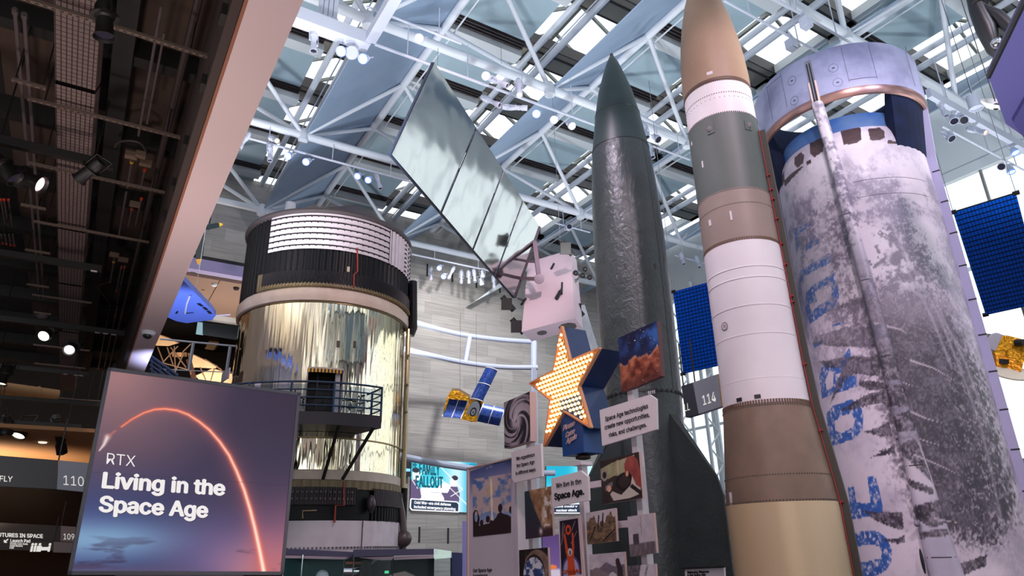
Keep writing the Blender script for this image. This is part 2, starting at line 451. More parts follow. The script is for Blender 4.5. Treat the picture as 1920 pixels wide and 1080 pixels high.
structure(MB().abox(-40, 14, 41.9, 50.2, 15.2, 15.4), 'ceiling_gallery', DARK)
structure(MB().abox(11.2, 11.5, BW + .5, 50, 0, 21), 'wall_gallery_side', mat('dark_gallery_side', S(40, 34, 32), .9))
# window wall on the right
AW = 31.5
w = struct_root('window_6', W(AW, 14, 9)); SILL = 4.6
f = MB().abox(AW - .15, AW + .15, -12, BW, 16.85, 17.3).abox(AW - .1, AW + .1, -12, BW, 17.3, 21.2)
f.build('window_head', STEELW, w)
MB().abox(AW - .12, AW + .2, -12, BW, 0, SILL).build('window_apron', mat('apron_grey', S(176, 176, 186), .6), w)
MB().abox(AW + .04, AW + .06, -12, BW, SILL, 16.9).build('glazing', GLASS, w)
m = MB()
for k in range(13):
    b = -9.4 + 3.72 * k; m.abox(AW - .22, AW + .1, b, b + .3, SILL, 17.0)
    m.abox(AW - .06, AW + .06, b + 2.0, b + 2.1, SILL, 17.0, 1)
for z in (8.3, 12.6): m.abox(AW - .08, AW + .08, -12, BW, z, z + .14)
m.build('window_frame', [STEELW, MULL], w)
# lattice wind posts inside the glazing
for q in ((1298, 800), (1345, 800)):
    b = ab(onA(q, AW - .5))[1]
    mm = MB().tube([W(AW - .4, b, .1), W(AW - .4, b, 17)], .09, 8).tube([W(AW - 1.3, b, .1), W(AW - 1.3, b, 17)], .11, 8)
    for k in range(9):
        z = .6 + k * 1.8; mm.tube([W(AW - .4, b, z), W(AW - 1.3, b, z + .9)], .05, 6).tube([W(AW - 1.3, b, z + .9), W(AW - .4, b, z + 1.8)], .05, 6)
    mm.build('lattice_post', STEELW, w)
# unseen stone front behind the viewpoint, its window bays shaped to streak foil reflections
BF = -12.0
m = MB(); wallface(m, AF1_, 31.6, 17.0, 21.2, BF); wallface(m, AF1_, 31.6, 0, 1.0, BF)
bays = [(3.5, 6.0), (9.0, 12.5), (15.5, 19.5), (23, 27)]
e0 = AF1_
for x0, x1 in bays: wallface(m, e0, x0, 1.0, 17.0, BF); e0 = x1
wallface(m, e0, 31.6, 1.0, 17.0, BF); structure(m, 'wall_front', STONE)
w = struct_root('window_7', W(15, BF, 9)); m = MB(); g = MB()
for x0, x1 in bays:
    g.abox(x0, x1, BF + .2, BF + .22, 1, 17)
    for k in range(5): m.abox(x0, x1, BF + .1, BF + .3, 1 + k * 4 - .05, 1 + k * 4 + .05)
    m.abox((x0 + x1) / 2 - .06, (x0 + x1) / 2 + .06, BF + .1, BF + .3, 1, 17)
g.build('glazing', GLASS, w); m.build('window_frame', MULL, w)
# low dark ceiling on the left with its pale downstand beam
ZF = 7.0; AF0, AF1 = .64, 1.13
tr = struct_root('trim_3', W(AF0, 12, ZF))
MB().abox(AF0 + .05, AF1, -12, 30, ZF + .9, 22).build('upper_fascia', mat('upper_plaster', S(228, 222, 222), .7), tr)
MB().abox(AF0, AF1, -12, 30, ZF, ZF + .9).build('downstand_beam', FASCIA, tr)
MB().abox(AF0 - .035, AF0, -12, 30, ZF - .004, ZF + .05).build('edge_bead', COPPER, tr)
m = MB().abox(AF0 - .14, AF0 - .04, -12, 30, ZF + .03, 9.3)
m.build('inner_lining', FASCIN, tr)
for q in ((407, 108), (368, 240), (337, 338), (314, 415), (295, 482), (278, 535), (264, 580), (252, 615)):
    a, b = ab(onA(q, AF0 - .16)); z = max(onA(q, AF0 - .16).z, ZF + .16)
    MB().abox(AF0 - .2, AF0 - .13, b - .1, b + .1, z - .05, z + .1).build('hanger_bracket', DARKM, tr)
ZD = 9.4
m = MB().abox(-14, AF0 - .1, -12, 33, ZD, ZD + .15)
m.abox(-14, -2.3, -12, 33, ZD - .012, ZD - .002, 1)
deck = structure(m, 'ceiling_low', [DECK, mat('deck_black', S(16, 13, 13), .9)])
for b in (5.2, 7.9, 10.6, 13.3, 16, 18.7, 21.4, 24.1, 26.8, 29.5, 32.2):
    MB().abox(-14, AF0 - .15, b - .13, b + .13, ZD - .35, ZD - .004).build('deck_rib', DARK, deck)
MB().abox(-.7, -.42, -4, 33, ZD - .5, ZD - .004).build('deck_girder', DARK, deck)
# further rooms beyond the low ceiling
structure(MB().abox(-22, 8, 33.2, 58, 6.6, 6.75), 'ceiling_far', mat('tan_ceiling', S(198, 146, 100), .7))
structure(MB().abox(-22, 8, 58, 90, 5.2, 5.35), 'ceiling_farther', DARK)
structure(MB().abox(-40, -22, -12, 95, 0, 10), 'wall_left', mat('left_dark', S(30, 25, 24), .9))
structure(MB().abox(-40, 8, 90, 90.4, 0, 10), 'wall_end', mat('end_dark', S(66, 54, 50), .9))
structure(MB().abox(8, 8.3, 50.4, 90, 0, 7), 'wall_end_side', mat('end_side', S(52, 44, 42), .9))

# ================================================================== SPACE FRAME
fr = thing('roof_space_frame', 'white welded tube space frame carrying the skylit roof', 'roof truss', W(12, 17, ZB))
for b in BB:
    MB().tube([W(-3, b, ZB), W(31.3, b, ZB)], .17, 12).build('chord', TRUSS, fr)
for ai in BA[:]:
    MB().tube([W(ai + 3.6, 2, ZT), W(ai + 3.6, 36, ZT)], .17, 12).build('upper_tube', TRUSS, fr)
    MB().tube([W(ai + .35, -2, ZT + .35), W(ai + .35, 36, ZT + .35)], .14, 10).build('upper_tube', TRUSS, fr)
    MB().tube([W(ai + 1.05, -2, ZT + .2), W(ai + 1.05, 36, ZT + .2)], .15, 10).build('upper_tube', TRUSS, fr)
    MB().tube([W(ai + .7, -2, ZT + .05), W(ai + .7, 36, ZT + .05)], .03, 6).tube([W(ai + 4.0, -2, ZT - .1), W(ai + 4.0, 36, ZT - .1)], .035, 6).build('sprinkler_pipe', TRUSS, fr)
for ai in BA:
    for b in BB:
        N = W(ai, b, ZB)
        for sa, sb in ((-1, -1), (-1, 1), (1, -1), (1, 1)):
            T = W(ai + 3.6 * sa, b + 1.9 * sb, ZT)
            d = (T - N).normalized()
            MB().tube([N + d * .2, T - d * .1], .095, 10).build('diagonal', TRUSS, fr)
        if 0 < ai < 27: MB().lathe(N, [(.0, -.3), (.2, -.28), (.22, .1), (.12, .3), (0, .32)], 14).build('node', TRUSS, fr)
# hung light bridge under the roof
ZL = 15.6
p0, p1, p2 = atz((470, 10), ZL), atz((690, 92), ZL), atz((775, -40), ZL)
b0 = (ab(p0)[1] + ab(p1)[1]) / 2
lb = thing('light_bridge', 'pale lilac box-beam lighting bridge beside the pink downstand', 'beam', p1)
a1 = ab(p1)[0]
MB().abox(-3, a1, b0 - .21, b0 + .21, ZL, ZL + .42).build('main_beam', RIG, lb)
MB().abox(a1 - .17, a1 + .13, b0 - 9, b0 - .21, ZL + .05, ZL + .37).build('cross_beam', RIG, lb)
# lighting rails (thing each): (pixel start, pixel end, z, label)
RAILS = [((440, 250), (782, 346), 17.1, 'white lighting pipe hung above the black-and-white workshop'),
         ((700, 88), (1122, 232), 16.6, 'white lighting pipe running behind the dark rocket nose'),
         ((690, 8), (862, 86), 16.9, 'short white lighting track above the tilted mirror panel'),
         ((772, 476), (935, 512), 17.3, 'white lighting pipe crowded with lamps below the stone wall top'),
         ((1040, 418), (1106, 436), 17.0, 'white lighting pipe between the satellite box and dark rocket'),
         ((1218, 268), (1290, 302), 16.8, 'white lighting pipe seen between the dark rocket and tall missile'),
         ((1262, 480), (1330, 494), 16.9, 'low white lighting pipe right of the dark rocket body'),
         ((1355, 2), (1540, 99), 16.2, 'white lighting track above the ring fin, lower of two'),
         ((1451, 0), (1606, 84), 16.4, 'white lighting track above the ring fin, upper of two'),
         ((1745, 172), (1925, 284), 16.0, 'white lighting beam right of the ring fin'),
         ((1768, 236), (1930, 326), 15.6, 'thin white lighting pipe below the beam right of the ring fin')]
for k, (qa, qb, z, lab) in enumerate(RAILS):
    A_, B_ = atz(qa, z), atz(qb, z)
    bm_ = (ab(A_)[1] + ab(B_)[1]) / 2
    A_ = W(ab(A_)[0], bm_, z); B_ = W(ab(B_)[0], bm_, z)
    t = thing('lighting_pipe', lab, 'lighting rail', (A_ + B_) / 2, 'lighting pipes under the roof')
    big = k in (9,)
    if big: MB().bar(A_, B_, .16, .34).build('pipe', RIG, t)
    else: MB().tube([A_, B_], .05 if k in (0, 1, 3) else .04, 8).build('pipe', RIG, t)
    L = (B_ - A_).length; nn = max(2, int(L / 2.2))
    m = MB()
    for j in range(nn):
        p = A_.lerp(B_, (j + .5) / nn); m.tube([p, p + ZZ * .35, p + ZZ * (ZB - z) + DB * .0], .018, 6)
    m.build('hanger', RIG, t)
# curved rails in front of the stone wall
RAILP = mat('rail_paint', S(172, 178, 198), .45)
rail = thing('curved_pipe_frame', 'white curved pipe frame in front of the limestone wall', 'pipe frame', atz((870, 628), 10.4))
def arc(qs, z): return [atz(q, z) for q in qs]
def smooth_pts(P, n=6):
    out = []
    for i in range(len(P) - 1):
        p0, p1, p2, p3 = P[max(i - 1, 0)], P[i], P[i + 1], P[min(i + 2, len(P) - 1)]
        for k in range(n):
            t = k / n
            out.append(.5 * ((2 * p1) + (-p0 + p2) * t + (2 * p0 - 5 * p1 + 4 * p2 - p3) * t * t + (-p0 + 3 * p1 - 3 * p2 + p3) * t ** 3))
    return out + [P[-1]]
zu = 12.3
U = smooth_pts(arc([(745, 594), (762, 599), (815, 615), (870, 628), (940, 637), (1001, 641)], zu))
MB().tube(U, .13, 10).build('curved_rail', RAILP, rail)
zl = 10.7
Lw = smooth_pts(arc([(745, 650), (762, 655), (815, 668), (872, 680), (940, 688), (1008, 689)], zl))
MB().tube(Lw, .13, 10).build('curved_rail', RAILP, rail)
zq = 5.5
Q = smooth_pts(arc([(735, 851), (757, 857), (815, 868), (880, 878), (960, 886), (1040, 887)], zq))
MB().tube(Q, .15, 10).build('curved_rail', RAILP, rail)
def near(P, x):
    best = min(P, key=lambda p: abs((960 + FPX * (p - EYE).dot(RT) / (p - EYE).dot(FW)) - x)); return best
MB().tube([near(U, 878), near(Lw, 872)], .13, 10).build('upright', RAILP, rail)
MB().tube([near(U, 1001), near(Lw, 1003), near(Q, 1003), Vector((near(Q, 1003).x, near(Q, 1003).y, 0))], .17, 10).build('upright', RAILP, rail)
# ================================================================== cylinder frames
class Cyl:
    """upright cylinder: azimuth (deg) and distance from the survey station; th=0 faces the station, + to the right"""
    def __init__(s, az, D, r):
        a = math.radians(az); s.az = a; s.D = D; s.r = r
        s.C = Vector((D * math.sin(a), D * math.cos(a), 0)); s.c = Vector((-math.sin(a), -math.cos(a), 0)); s.t = Vector((math.cos(a), -math.sin(a), 0))
    def p(s, th, z, r=None):
        r = s.r if r is None else r; th = math.radians(th)
        return s.C + (s.c * math.cos(th) + s.t * math.sin(th)) * r + ZZ * z
    def ax(s): return (s.c, s.t, ZZ)
    def hit(s, q, r=None):
        r = s.r if r is None else r; d = ray(*q); h = math.hypot(d.x, d.y); off = math.atan2(d.x, d.y) - s.az
        sx = max(-r * .999, min(r * .999, s.D * math.sin(off))); dist = s.D * math.cos(off) - math.sqrt(r * r - sx * sx)
        return math.degrees(math.asin(sx / r)), EYE.z + dist * d.z / h
    def lathe(s, mb, prof, n=96, mi=0, t0=0, t1=360, rfun=None, smooth=True):
        mb.lathe(s.C, prof, n, mi, math.radians(t0), math.radians(t1), s.ax(), rfun, smooth); return mb
    def cbox(s, mb, t0, t1, z0, z1, r0, r1, mi=0, n=None):
        n = n or max(1, int(abs(t1 - t0) / 4))
        for k in range(n):
            a, b = t0 + (t1 - t0) * k / n, t0 + (t1 - t0) * (k + 1) / n
            mb.hexa([s.p(a, z0, r0), s.p(b, z0, r0), s.p(b, z0, r1), s.p(a, z0, r1), s.p(a, z1, r0), s.p(b, z1, r0), s.p(b, z1, r1), s.p(a, z1, r1)], mi)
        return mb
    def wrap(s, mb, polys, r=None, off=.006, step=.12, mi=0, rz=None):
        """polys: lists of (th deg, z); laid on the surface"""
        r = (s.r if r is None else r)
        for poly in polys:
            bm = bmesh.new(); vs = [bm.verts.new((math.radians(t) * r, z, 0)) for t, z in poly]
            bm.faces.new(vs); bmesh.ops.triangulate(bm, faces=bm.faces)
            s._cut(bm, step); s._emit(mb, bm, r, off, mi, rz); bm.free()
        return mb
    def _cut(s, bm, step):
        xs = [v.co.x for v in bm.verts]; x = min(xs) + step
        while x < max(xs):
            bmesh.ops.bisect_plane(bm, geom=bm.verts[:] + bm.edges[:] + bm.faces[:], plane_co=(x, 0, 0), plane_no=(1, 0, 0)); x += step
    def _emit(s, mb, bm, r, off, mi, rz):
        for f in bm.faces:
            P = []
            for v in f.verts:
                rr = (rz(v.co.y) if rz else r) + off
                P.append(s.p(math.degrees(v.co.x / r), v.co.y, rr))
            mb.face(P, mi)
    def pixwrap(s, mb, pixpolys, r=None, off=.006, step=.12, mi=0, rz=None):
        return s.wrap(mb, [[s.hit(q, r) for q in pp] for pp in pixpolys], r, off, step, mi, rz)

# ------------------------------------------------------------------ orbital workshop (gold-foil cylinder)
SK = Cyl(-16.25, 27.9, 3.30)
BLK = mat('workshop_black', (.0035, .0036, .0045), .45, spec=.25)
WHT = mat('workshop_white', S(208, 196, 203), .5, c2=S(218, 207, 212), ns=2)
TANB = mat('workshop_tan_band', S(206, 182, 160), .45, c2=S(220, 200, 184), ns=1.5)
OLIVE = mat('workshop_olive', S(128, 110, 78), .5)
REDP = mat('pipe_red', S(150, 48, 34), .5)
def foil():
    m, nt, p, out = newmat('gold_mirror_foil')
    p.inputs['Metallic'].default_value = 1; p.inputs['Roughness'].default_value = .045
    n = noise(nt, 1.0, 3, .5, stretch=(.8, .8, .25)); r = ramp(nt, [(.3, S(236, 220, 178)), (.7, S(248, 240, 218))], n.outputs['Fac']); nt.links.new(r.outputs[0], p.inputs['Base Color'])
    n2 = noise(nt, 1.0, 3, .55, stretch=(1.6, 1.6, .12), seed=3); b = nd(nt, 'ShaderNodeBump'); b.inputs['Strength'].default_value = .7; b.inputs['Distance'].default_value = .2
    nt.links.new(n2.outputs['Fac'], b.inputs['Height']); nt.links.new(b.outputs[0], p.inputs['Normal']); return m
FOIL = foil()
sk = thing('orbital_workshop', 'huge space station cylinder of gold mirror foil between black and white ribbed skirts', 'space station', SK.C)
rib = lambda amp, per: (lambda k, t: amp * (1 if (k % per) < per // 2 else 0))
m = MB(); SK.lathe(m, [(3.33, 10.95), (3.33, 14.05)], 360, rfun=rib(.05, 4), smooth=False); m.build('upper_skirt', BLK, sk)
m = MB(); SK.lathe(m, [(3.0, 13.9), (3.47, 14.02), (3.5, 14.1), (3.47, 14.2), (3.3, 14.25), (2.6, 14.45), (0, 14.7)], 96); m.build('top_cap', mat('cap_grey_brown', S(70, 62, 64), .55), sk)
apex = atd((668, 384), 26.0); ring_ = [SK.p(t, 14.15, 3.42) for t in range(-24, 46, 4)]
m = MB()
for i in range(len(ring_) - 1): m.face([ring_[i], ring_[i + 1], apex])
m.face(ring_ + [apex + SK.c * -1.5])
m.build('top_fairing', mat('fairing_grey', S(74, 66, 68), .55), sk)
# white meteoroid panels
m = MB(); SK.lathe(m, [(3.395, 12.5), (3.395, 14.02)], 60, t0=-43, t1=42, smooth=True); SK.lathe(m, [(3.38, 12.5), (3.38, 14.02)], 80, t0=42, t1=128, rfun=rib(.04, 4), smooth=False)
m.build('white_panel', WHT, sk)
m = MB()
for k in range(6):
    z = 13.86 - k * .245
    for j in range(20):
        t0 = -43 + j * 4.25; SK.cbox(m, t0, t0 + 4.0, z, z + .04, 3.39, 3.42, n=1); SK.cbox(m, t0 + 3.6, t0 + 4.25, z - .03, z + .01, 3.39, 3.42, n=1)
for k in range(7):
    z = 13.8 - k * .2
    for j in range(5): SK.cbox(m, 62 + j * 6.5, 65 + j * 6.5, z, z + .045, 3.41, 3.44, n=1)
m.build('panel_seam', BLK, sk)
m = MB(); SK.lathe(m, [(3.37, 11.08), (3.43, 11.08), (3.43, 11.6), (3.37, 11.62)], 360, t0=-46, t1=78, rfun=rib(.04, 3), smooth=False); m.build('grid_band', mat('grid_black', S(26, 25, 29), .5), sk)
m = MB(); SK.lathe(m, [(3.38, 10.95), (3.46, 10.97), (3.46, 11.07), (3.38, 11.09)], 120, t0=-46, t1=80)
for k in range(58): SK.cbox(m, -46 + k * 2.15, -45.4 + k * 2.15, 10.97, 11.09, 3.44, 3.5, n=1)
SK.cbox(m, -48, -44.5, 10.95, 11.62, 3.36, 3.46, n=1)
m.build('gutter', OLIVE, sk)
m = MB(); SK.lathe(m, [(3.3, 10.4), (3.42, 10.42), (3.45, 10.6), (3.43, 10.85), (3.34, 10.96)], 120); m.build('flange', TANB, sk)
# gold cylinder with its doorway
m = MB(); dz0, dz1 = 6.3, 7.85; dt0, dt1 = -7.5, 13.5
SK.lathe(m, [(3.3, 4.36), (3.3, dz0), (3.3, dz1), (3.3, 10.4)], 96, t0=dt1, t1=360 + dt0)
SK.lathe(m, [(3.3, 4.36), (3.3, dz0)], 6, t0=dt0, t1=dt1); SK.lathe(m, [(3.3, dz1), (3.3, 10.4)], 6, t0=dt0, t1=dt1)
m.build('foil_cylinder', FOIL, sk)
dr = MB(); SK.cbox(dr, dt0 - .4, dt1 + .4, dz1, dz1 + .06, 3.27, 3.34)
SK.cbox(dr, dt0 - .6, dt0, dz0, dz1, 3.2, 3.33, n=1); SK.cbox(dr, dt1, dt1 + .6, dz0, dz1, 3.2, 3.33, n=1)
door = dr.build('doorway', mat('door_frame', S(200, 180, 170), .5), sk)
m = MB(); k = 0
tt = dt0
while tt < dt1 - .1:
    SK.cbox(m, tt, min(tt + 1.05, dt1), dz1 - .13, dz1 - .0, 3.31, 3.35, k % 2, n=1); tt += 1.05; k += 1
m.build('hazard_stripe', [mat('hazard_yellow', S(232, 168, 40), .5), BLACKP], door)
m = MB(); SK.lathe(m, [(2.2, dz0 - .1), (2.2, dz1 + .1)], 10, t0=-30, t1=36)
SK.cbox(m, -30, 36, dz0 - .1, dz0, 2.2, 3.25); SK.cbox(m, -30, 36, dz1, dz1 + .1, 2.2, 3.25)
m.tube([SK.p(-2, dz0, 2.9), SK.p(-2, dz1, 2.9)], .05, 6, 1).tube([SK.p(4, dz0, 2.8), SK.p(9, dz1, 2.8)], .05, 6, 1)
m.build('interior', [mat('interior_brown', S(52, 36, 30), .7), BLACKP], door)
m = MB(); SK.cbox(m, 9.6, 12.6, dz0, dz1 - .1, 3.05, 3.2, n=1); m.build('door_reveal', WHT, door)
m = MB(); SK.cbox(m, 19, 20.5, 8.75, 9.0, 3.29, 3.34, n=1); SK.cbox(m, 8.2, 10.2, 8.7, 8.93, 3.29, 3.35, n=1)
m.build('hatch_plate', mat('hatch_brown', S(58, 44, 34), .5), sk)
m = MB()
for z in (5.44,): SK.lathe(m, [(3.31, z - .03), (3.35, z - .02), (3.35, z + .02), (3.31, z + .03)], 96)
SK.lathe(m, [(3.31, 10.36), (3.34, 10.37), (3.34, 10.41), (3.31, 10.42)], 96); m.build('cylinder_ring', mat('ring_bronze', S(150, 128, 92), .35, .8), sk)
m = MB(); SK.lathe(m, [(3.3, 4.02), (3.36, 4.04), (3.36, 4.34), (3.3, 4.37)], 96); m.build('lower_band', TANB, sk)
m = MB(); SK.lathe(m, [(3.32, 3.74), (3.36, 3.74), (3.36, 4.02), (3.32, 4.02)], 288, rfun=rib(.035, 4), smooth=False); m.build('bronze_ribs', OLIVE, sk)
m = MB(); SK.lathe(m, [(3.34, 3.2), (3.42, 3.22), (3.42, 3.78), (3.34, 3.8)], 300, t0=-80, t1=26, rfun=rib(.05, 4), smooth=False); SK.lathe(m, [(3.34, 3.2), (3.42, 3.22), (3.42, 3.78), (3.34, 3.8)], 160, t0=38, t1=100, rfun=rib(.05, 4), smooth=False)
m.build('corrugated_panel', mat('corrugated_grey', S(62, 56, 58), .5), sk)
m = MB()
for zz in (3.38, 3.6):
    for k in range(26): SK.cbox(m, -40 + k * 2.5, -39.2 + k * 2.5, zz, zz + .05, 3.44, 3.5, n=1)
m.build('stud', mat('stud_pink', S(120, 98, 100), .5), sk)
m = MB(); SK.lathe(m, [(3.33, 2.7), (3.33, 3.76)], 96); SK.lathe(m, [(3.33, 2.72), (3.33, 3.2)], 90, t0=38, t1=82, rfun=rib(.06, 6), smooth=False); m.build('lower_skirt_black', BLK, sk)
m = MB(); SK.lathe(m, [(3.35, 1.8), (3.35, 2.72)], 60, t0=-100, t1=32); SK.lathe(m, [(3.35, 1.8), (3.35, 2.72)], 120, t0=32, t1=260, rfun=rib(.05, 4), smooth=False)
SK.lathe(m, [(3.35, 1.8), (3.46, 1.78), (3.46, 1.72), (3.2, 1.7)], 96); m.build('lower_skirt_white', WHT, sk)
m = MB()
for k in range(70): SK.cbox(m, -70 + k * 2.2, -69.0 + k * 2.2, 1.83, 1.9, 3.38, 3.44, n=1)
for zz in (2.0, 2.3, 2.6): SK.cbox(m, -28, -17, zz, zz + .035, 3.36, 3.41)
m.build('rivet_row', mat('rivet_grey', S(110, 104, 108), .5), sk)
hz = lambda q: SK.hit(q, 3.45)
def pipe(pts, r, mtl, name, par):
    MB().tube([SK.p(*hz(q), 3.47) for q in pts], r, 8).build(name, mtl, par)
pipe([(637, 902), (637, 948), (623, 948), (621, 980)], .035, REDP, 'drain_pipe', sk)
pipe([(664, 464), (664, 508), (658, 514), (657, 538)], .03, REDP, 'drain_pipe', sk)
pipe([(592, 957), (569, 958), (569, 972)], .02, mat('pipe_tan', S(190, 150, 110), .5), 'sensor_line', sk)
m = MB(); c_ = SK.p(*SK.hit((684, 940), 3.5), 3.52); m.ball(c_ + ZZ * -.08, .16, 12, 8, sq=(1, 1, 1.9)); m.build('antenna_fairing', mat('fairing_dark', S(52, 46, 50), .3), sk)
m = MB(); SK.cbox(m, 11, 12.6, 11.64, 11.85, 3.38, 3.46, n=1); m.build('sensor_box', mat('sensor_tan', S(190, 170, 150), .5), sk)
# raceway on the right flank
m = MB(); m.tube([SK.p(82, 1.8, 3.5), SK.p(82, 4.0, 3.5)], .13, 10); m.tube([SK.p(82, 10.2, 3.5), SK.p(82, 10.5, 3.62), SK.p(82, 12.6, 3.55)], .2, 10); m.build('raceway_cover', BLK, sk)
m = MB(); m.tube([SK.p(80, 4.0, 3.45), SK.p(80, 10.4, 3.45)], .1, 10); m.tube([SK.p(86, 4.0, 3.42), SK.p(86, 10.4, 3.42)], .04, 8)
for z in (6.9, 8.0, 9.2): m.ball(SK.p(76, z, 3.5), .06, 8, 6)
m.build('raceway', mat('raceway_bronze', S(168, 150, 116), .3, .7), sk)
m = MB(); c_ = atd((757, 1010), 27.2); m.ball(c_, .3, 16, 12); m.tube([c_ + ZZ * .2, c_ + ZZ * .9 - SK.t * .1, c_ + ZZ * 1.5 - SK.t * .25], .13, 10, 0); m.tube([c_ - ZZ * .25, c_ - ZZ * .5], .1, 8); m.build('gas_bottle', mat('bottle_brown', S(92, 78, 76), .35, .4), sk)
# station crews' access balcony: separate steelwork standing against the cylinder
bal = thing('access_balcony', 'blue-railed dark steel balcony at the doorway of the gold cylinder', 'balcony', SK.p(0, 6, 4))
RP = 4.7; TR = 27
_, zpl = SK.hit((640, 797), RP); zt_ = zpl + .42
rim = [SK.p(t, 0, RP) for t in range(-64, TR + 1, 7)]
inner = [SK.p(t, 0, 3.36) for t in range(TR, -65, -7)]
poly = [Vector((p.x, p.y, zpl)) for p in rim + inner]
m = MB().slab(poly, ZZ, .42); m.build('deck', mat('deck_dark', S(56, 46, 54), .5), bal)
BLU = mat('rail_blue', S(40, 66, 96), .4)
zr = [SK.hit((640, y), RP)[1] for y in (780, 767, 754, 743, 732)]
zr = [zt_ + .22, zt_ + .48, zt_ + .74, zt_ + 1.0]
for k, z in enumerate(zr):
    P = [SK.p(t, z, RP - .05) for t in range(-64, TR + 1, 7)] + [SK.p(TR + 1.5, z, 4.1), SK.p(TR + 3, z, 3.4)]
    MB().tube(P, .035 if k == 3 else .025, 8).build('guard_rail', BLU, bal)
for t in (-57, -43, -29, -11, 6, TR):
    MB().tube([SK.p(t, zpl + .2, RP - .05), SK.p(t, zr[-1], RP - .05)], .04, 8).build('baluster', BLU, bal)
MB().tube([SK.p(TR + 2, zpl + .3, 3.8), SK.p(TR + 2, zr[-1], 3.8)], .04, 8).build('baluster', BLU, bal)
m = MB(); gp = [SK.p(t, 0, RP - .1) for t in range(-64, TR + 1, 7)]
for i in range(len(gp) - 1): m.face([gp[i] + ZZ * (zt_ + .05), gp[i + 1] + ZZ * (zt_ + .05), gp[i + 1] + ZZ * (zr[-1] - .08), gp[i] + ZZ * (zr[-1] - .08)])
m.build('mesh_infill', glass('rail_infill', (.55, .6, .68), .03), bal)
for t, t2 in ((-47, -44), (-20, -17), (-8, -12), (9, 6), (24, 17)):
    MB().tube([SK.p(t, zpl, RP - .1), SK.p(t2, 4.05, 3.42)], .06, 8).build('strut', DARKM, bal)
for q in ((497, 722), (542, 719)):
    p = SK.p(*SK.hit(q, 3.9), 3.9)
    solo(MB().box(p, SK.t * .1, SK.c * .02, ZZ * .1).tube([p - ZZ * .1, p - ZZ * .7], .02, 6), 'notice_card', SIGNW, 'small white notice card on post by the gold cylinder, ' + ('left one' if q[0] < 510 else 'right one'), 'sign')
p0, p1 = SK.hit((432, 708), 3.4), SK.hit((466, 692), 3.4)
m = MB(); SK.cbox(m, -86, -62, 7.75, 8.15, 3.62, 3.66); m.build('curved_banner', SIGNW, sk)
# plinth
solo(MB().lathe(SK.C, [(0, 0), (3.2, 0), (3.2, 1.7), (0, 1.7)], 48), 'workshop_plinth', DARK, 'dark round plinth carrying the space station cylinder', 'plinth', SK.C)

# ------------------------------------------------------------------ V-2 style rocket
V2 = Cyl(10.8, 14.8, .825)
def v2mat():
    m, nt, p, out = newmat('crumpled_dark_skin')
    n = noise(nt, 1.2, 5, .6); r = ramp(nt, [(.3, S(48, 55, 56)), (.7, S(64, 70, 71))], n.outputs['Fac']); nt.links.new(r.outputs[0], p.inputs['Base Color'])
    p.inputs['Roughness'].default_value = .33; p.inputs['Specular IOR Level'].default_value = .5
    n1 = noise(nt, 5.5, 5, .62, stretch=(1, 1, .8)); n1.inputs['Distortion'].default_value = 1.2
    b = nd(nt, 'ShaderNodeBump'); b.inputs['Strength'].default_value = .45; b.inputs['Distance'].default_value = .05
    nt.links.new(n1.outputs['Fac'], b.inputs['Height']); nt.links.new(b.outputs[0], p.inputs['Normal']); return m
V2M = v2mat(); V2N = mat('rocket_nose_skin', S(40, 54, 54), .42, c2=S(48, 60, 60), ns=2, bump=.08, bs=6)
v2 = thing('ballistic_rocket', 'slender dark grey-green pointed rocket with big swept tail fins', 'rocket', V2.C)
prof = [(.62, .2), (.66, 1.2), (.74, 2.6), (.79, 4.0), (.81, 4.63), (.825, 5.4), (.835, 6.4), (.837, 7.4), (.825, 8.3), (.80, 9.2), (.765, 9.95), (.70, 10.8)]
m = MB(); V2.lathe(m, prof, 72); m.build('body', V2M, v2)
m = MB(); V2.lathe(m, [(.70, 10.8), (.655, 11.15), (.56, 11.85), (.44, 12.55), (.30, 13.05), (.16, 13.5), (.055, 13.74), (.03, 13.76)], 48); m.build('nose_cone', V2N, v2)
m = MB(); V2.lathe(m, [(.03, 13.74), (.045, 13.76), (.045, 13.8), (.02, 13.84), (0, 13.85)], 14); m.build('nose_fuze', DARKM, v2)
m = MB()
for z, r in ((10.8, .703), (4.63, .812), (11.85, .562)): V2.lathe(m, [(r, z - .02), (r + .008, z - .012), (r + .008, z + .012), (r, z + .02)], 72)
m.build('joint_ring', mat('ring_dark', S(44, 50, 50), .4), v2)
m = MB()
for k in range(40): V2.cbox(m, k * 9, k * 9 + 3.6, 4.6, 4.66, .805, .835, n=1)
m.build('flange_clip', BLACKP, v2)
m = MB()
for q in ((1173, 499), (1226, 499)):
    t, z = V2.hit(q, .835); V2.cbox(m, t - 1.6, t + 1.6, z - .06, z + .06, .82, .842, n=1)
m.build('vent_port', BLACKP, v2)
m = MB()
for t in (6, 50): 
    for (r0, z0), (r1, z1) in zip(prof[4:-1], prof[5:]): m.hexa([V2.p(t - .4, z0, r0 - .01), V2.p(t + .4, z0, r0 - .01), V2.p(t + .4, z0, r0 + .006), V2.p(t - .4, z0, r0 + .006), V2.p(t - .4, z1, r1 - .01), V2.p(t + .4, z1, r1 - .01), V2.p(t + .4, z1, r1 + .006), V2.p(t - .4, z1, r1 + .006)])
m.build('skin_seam', mat('seam_dark', S(38, 44, 44), .5), v2)
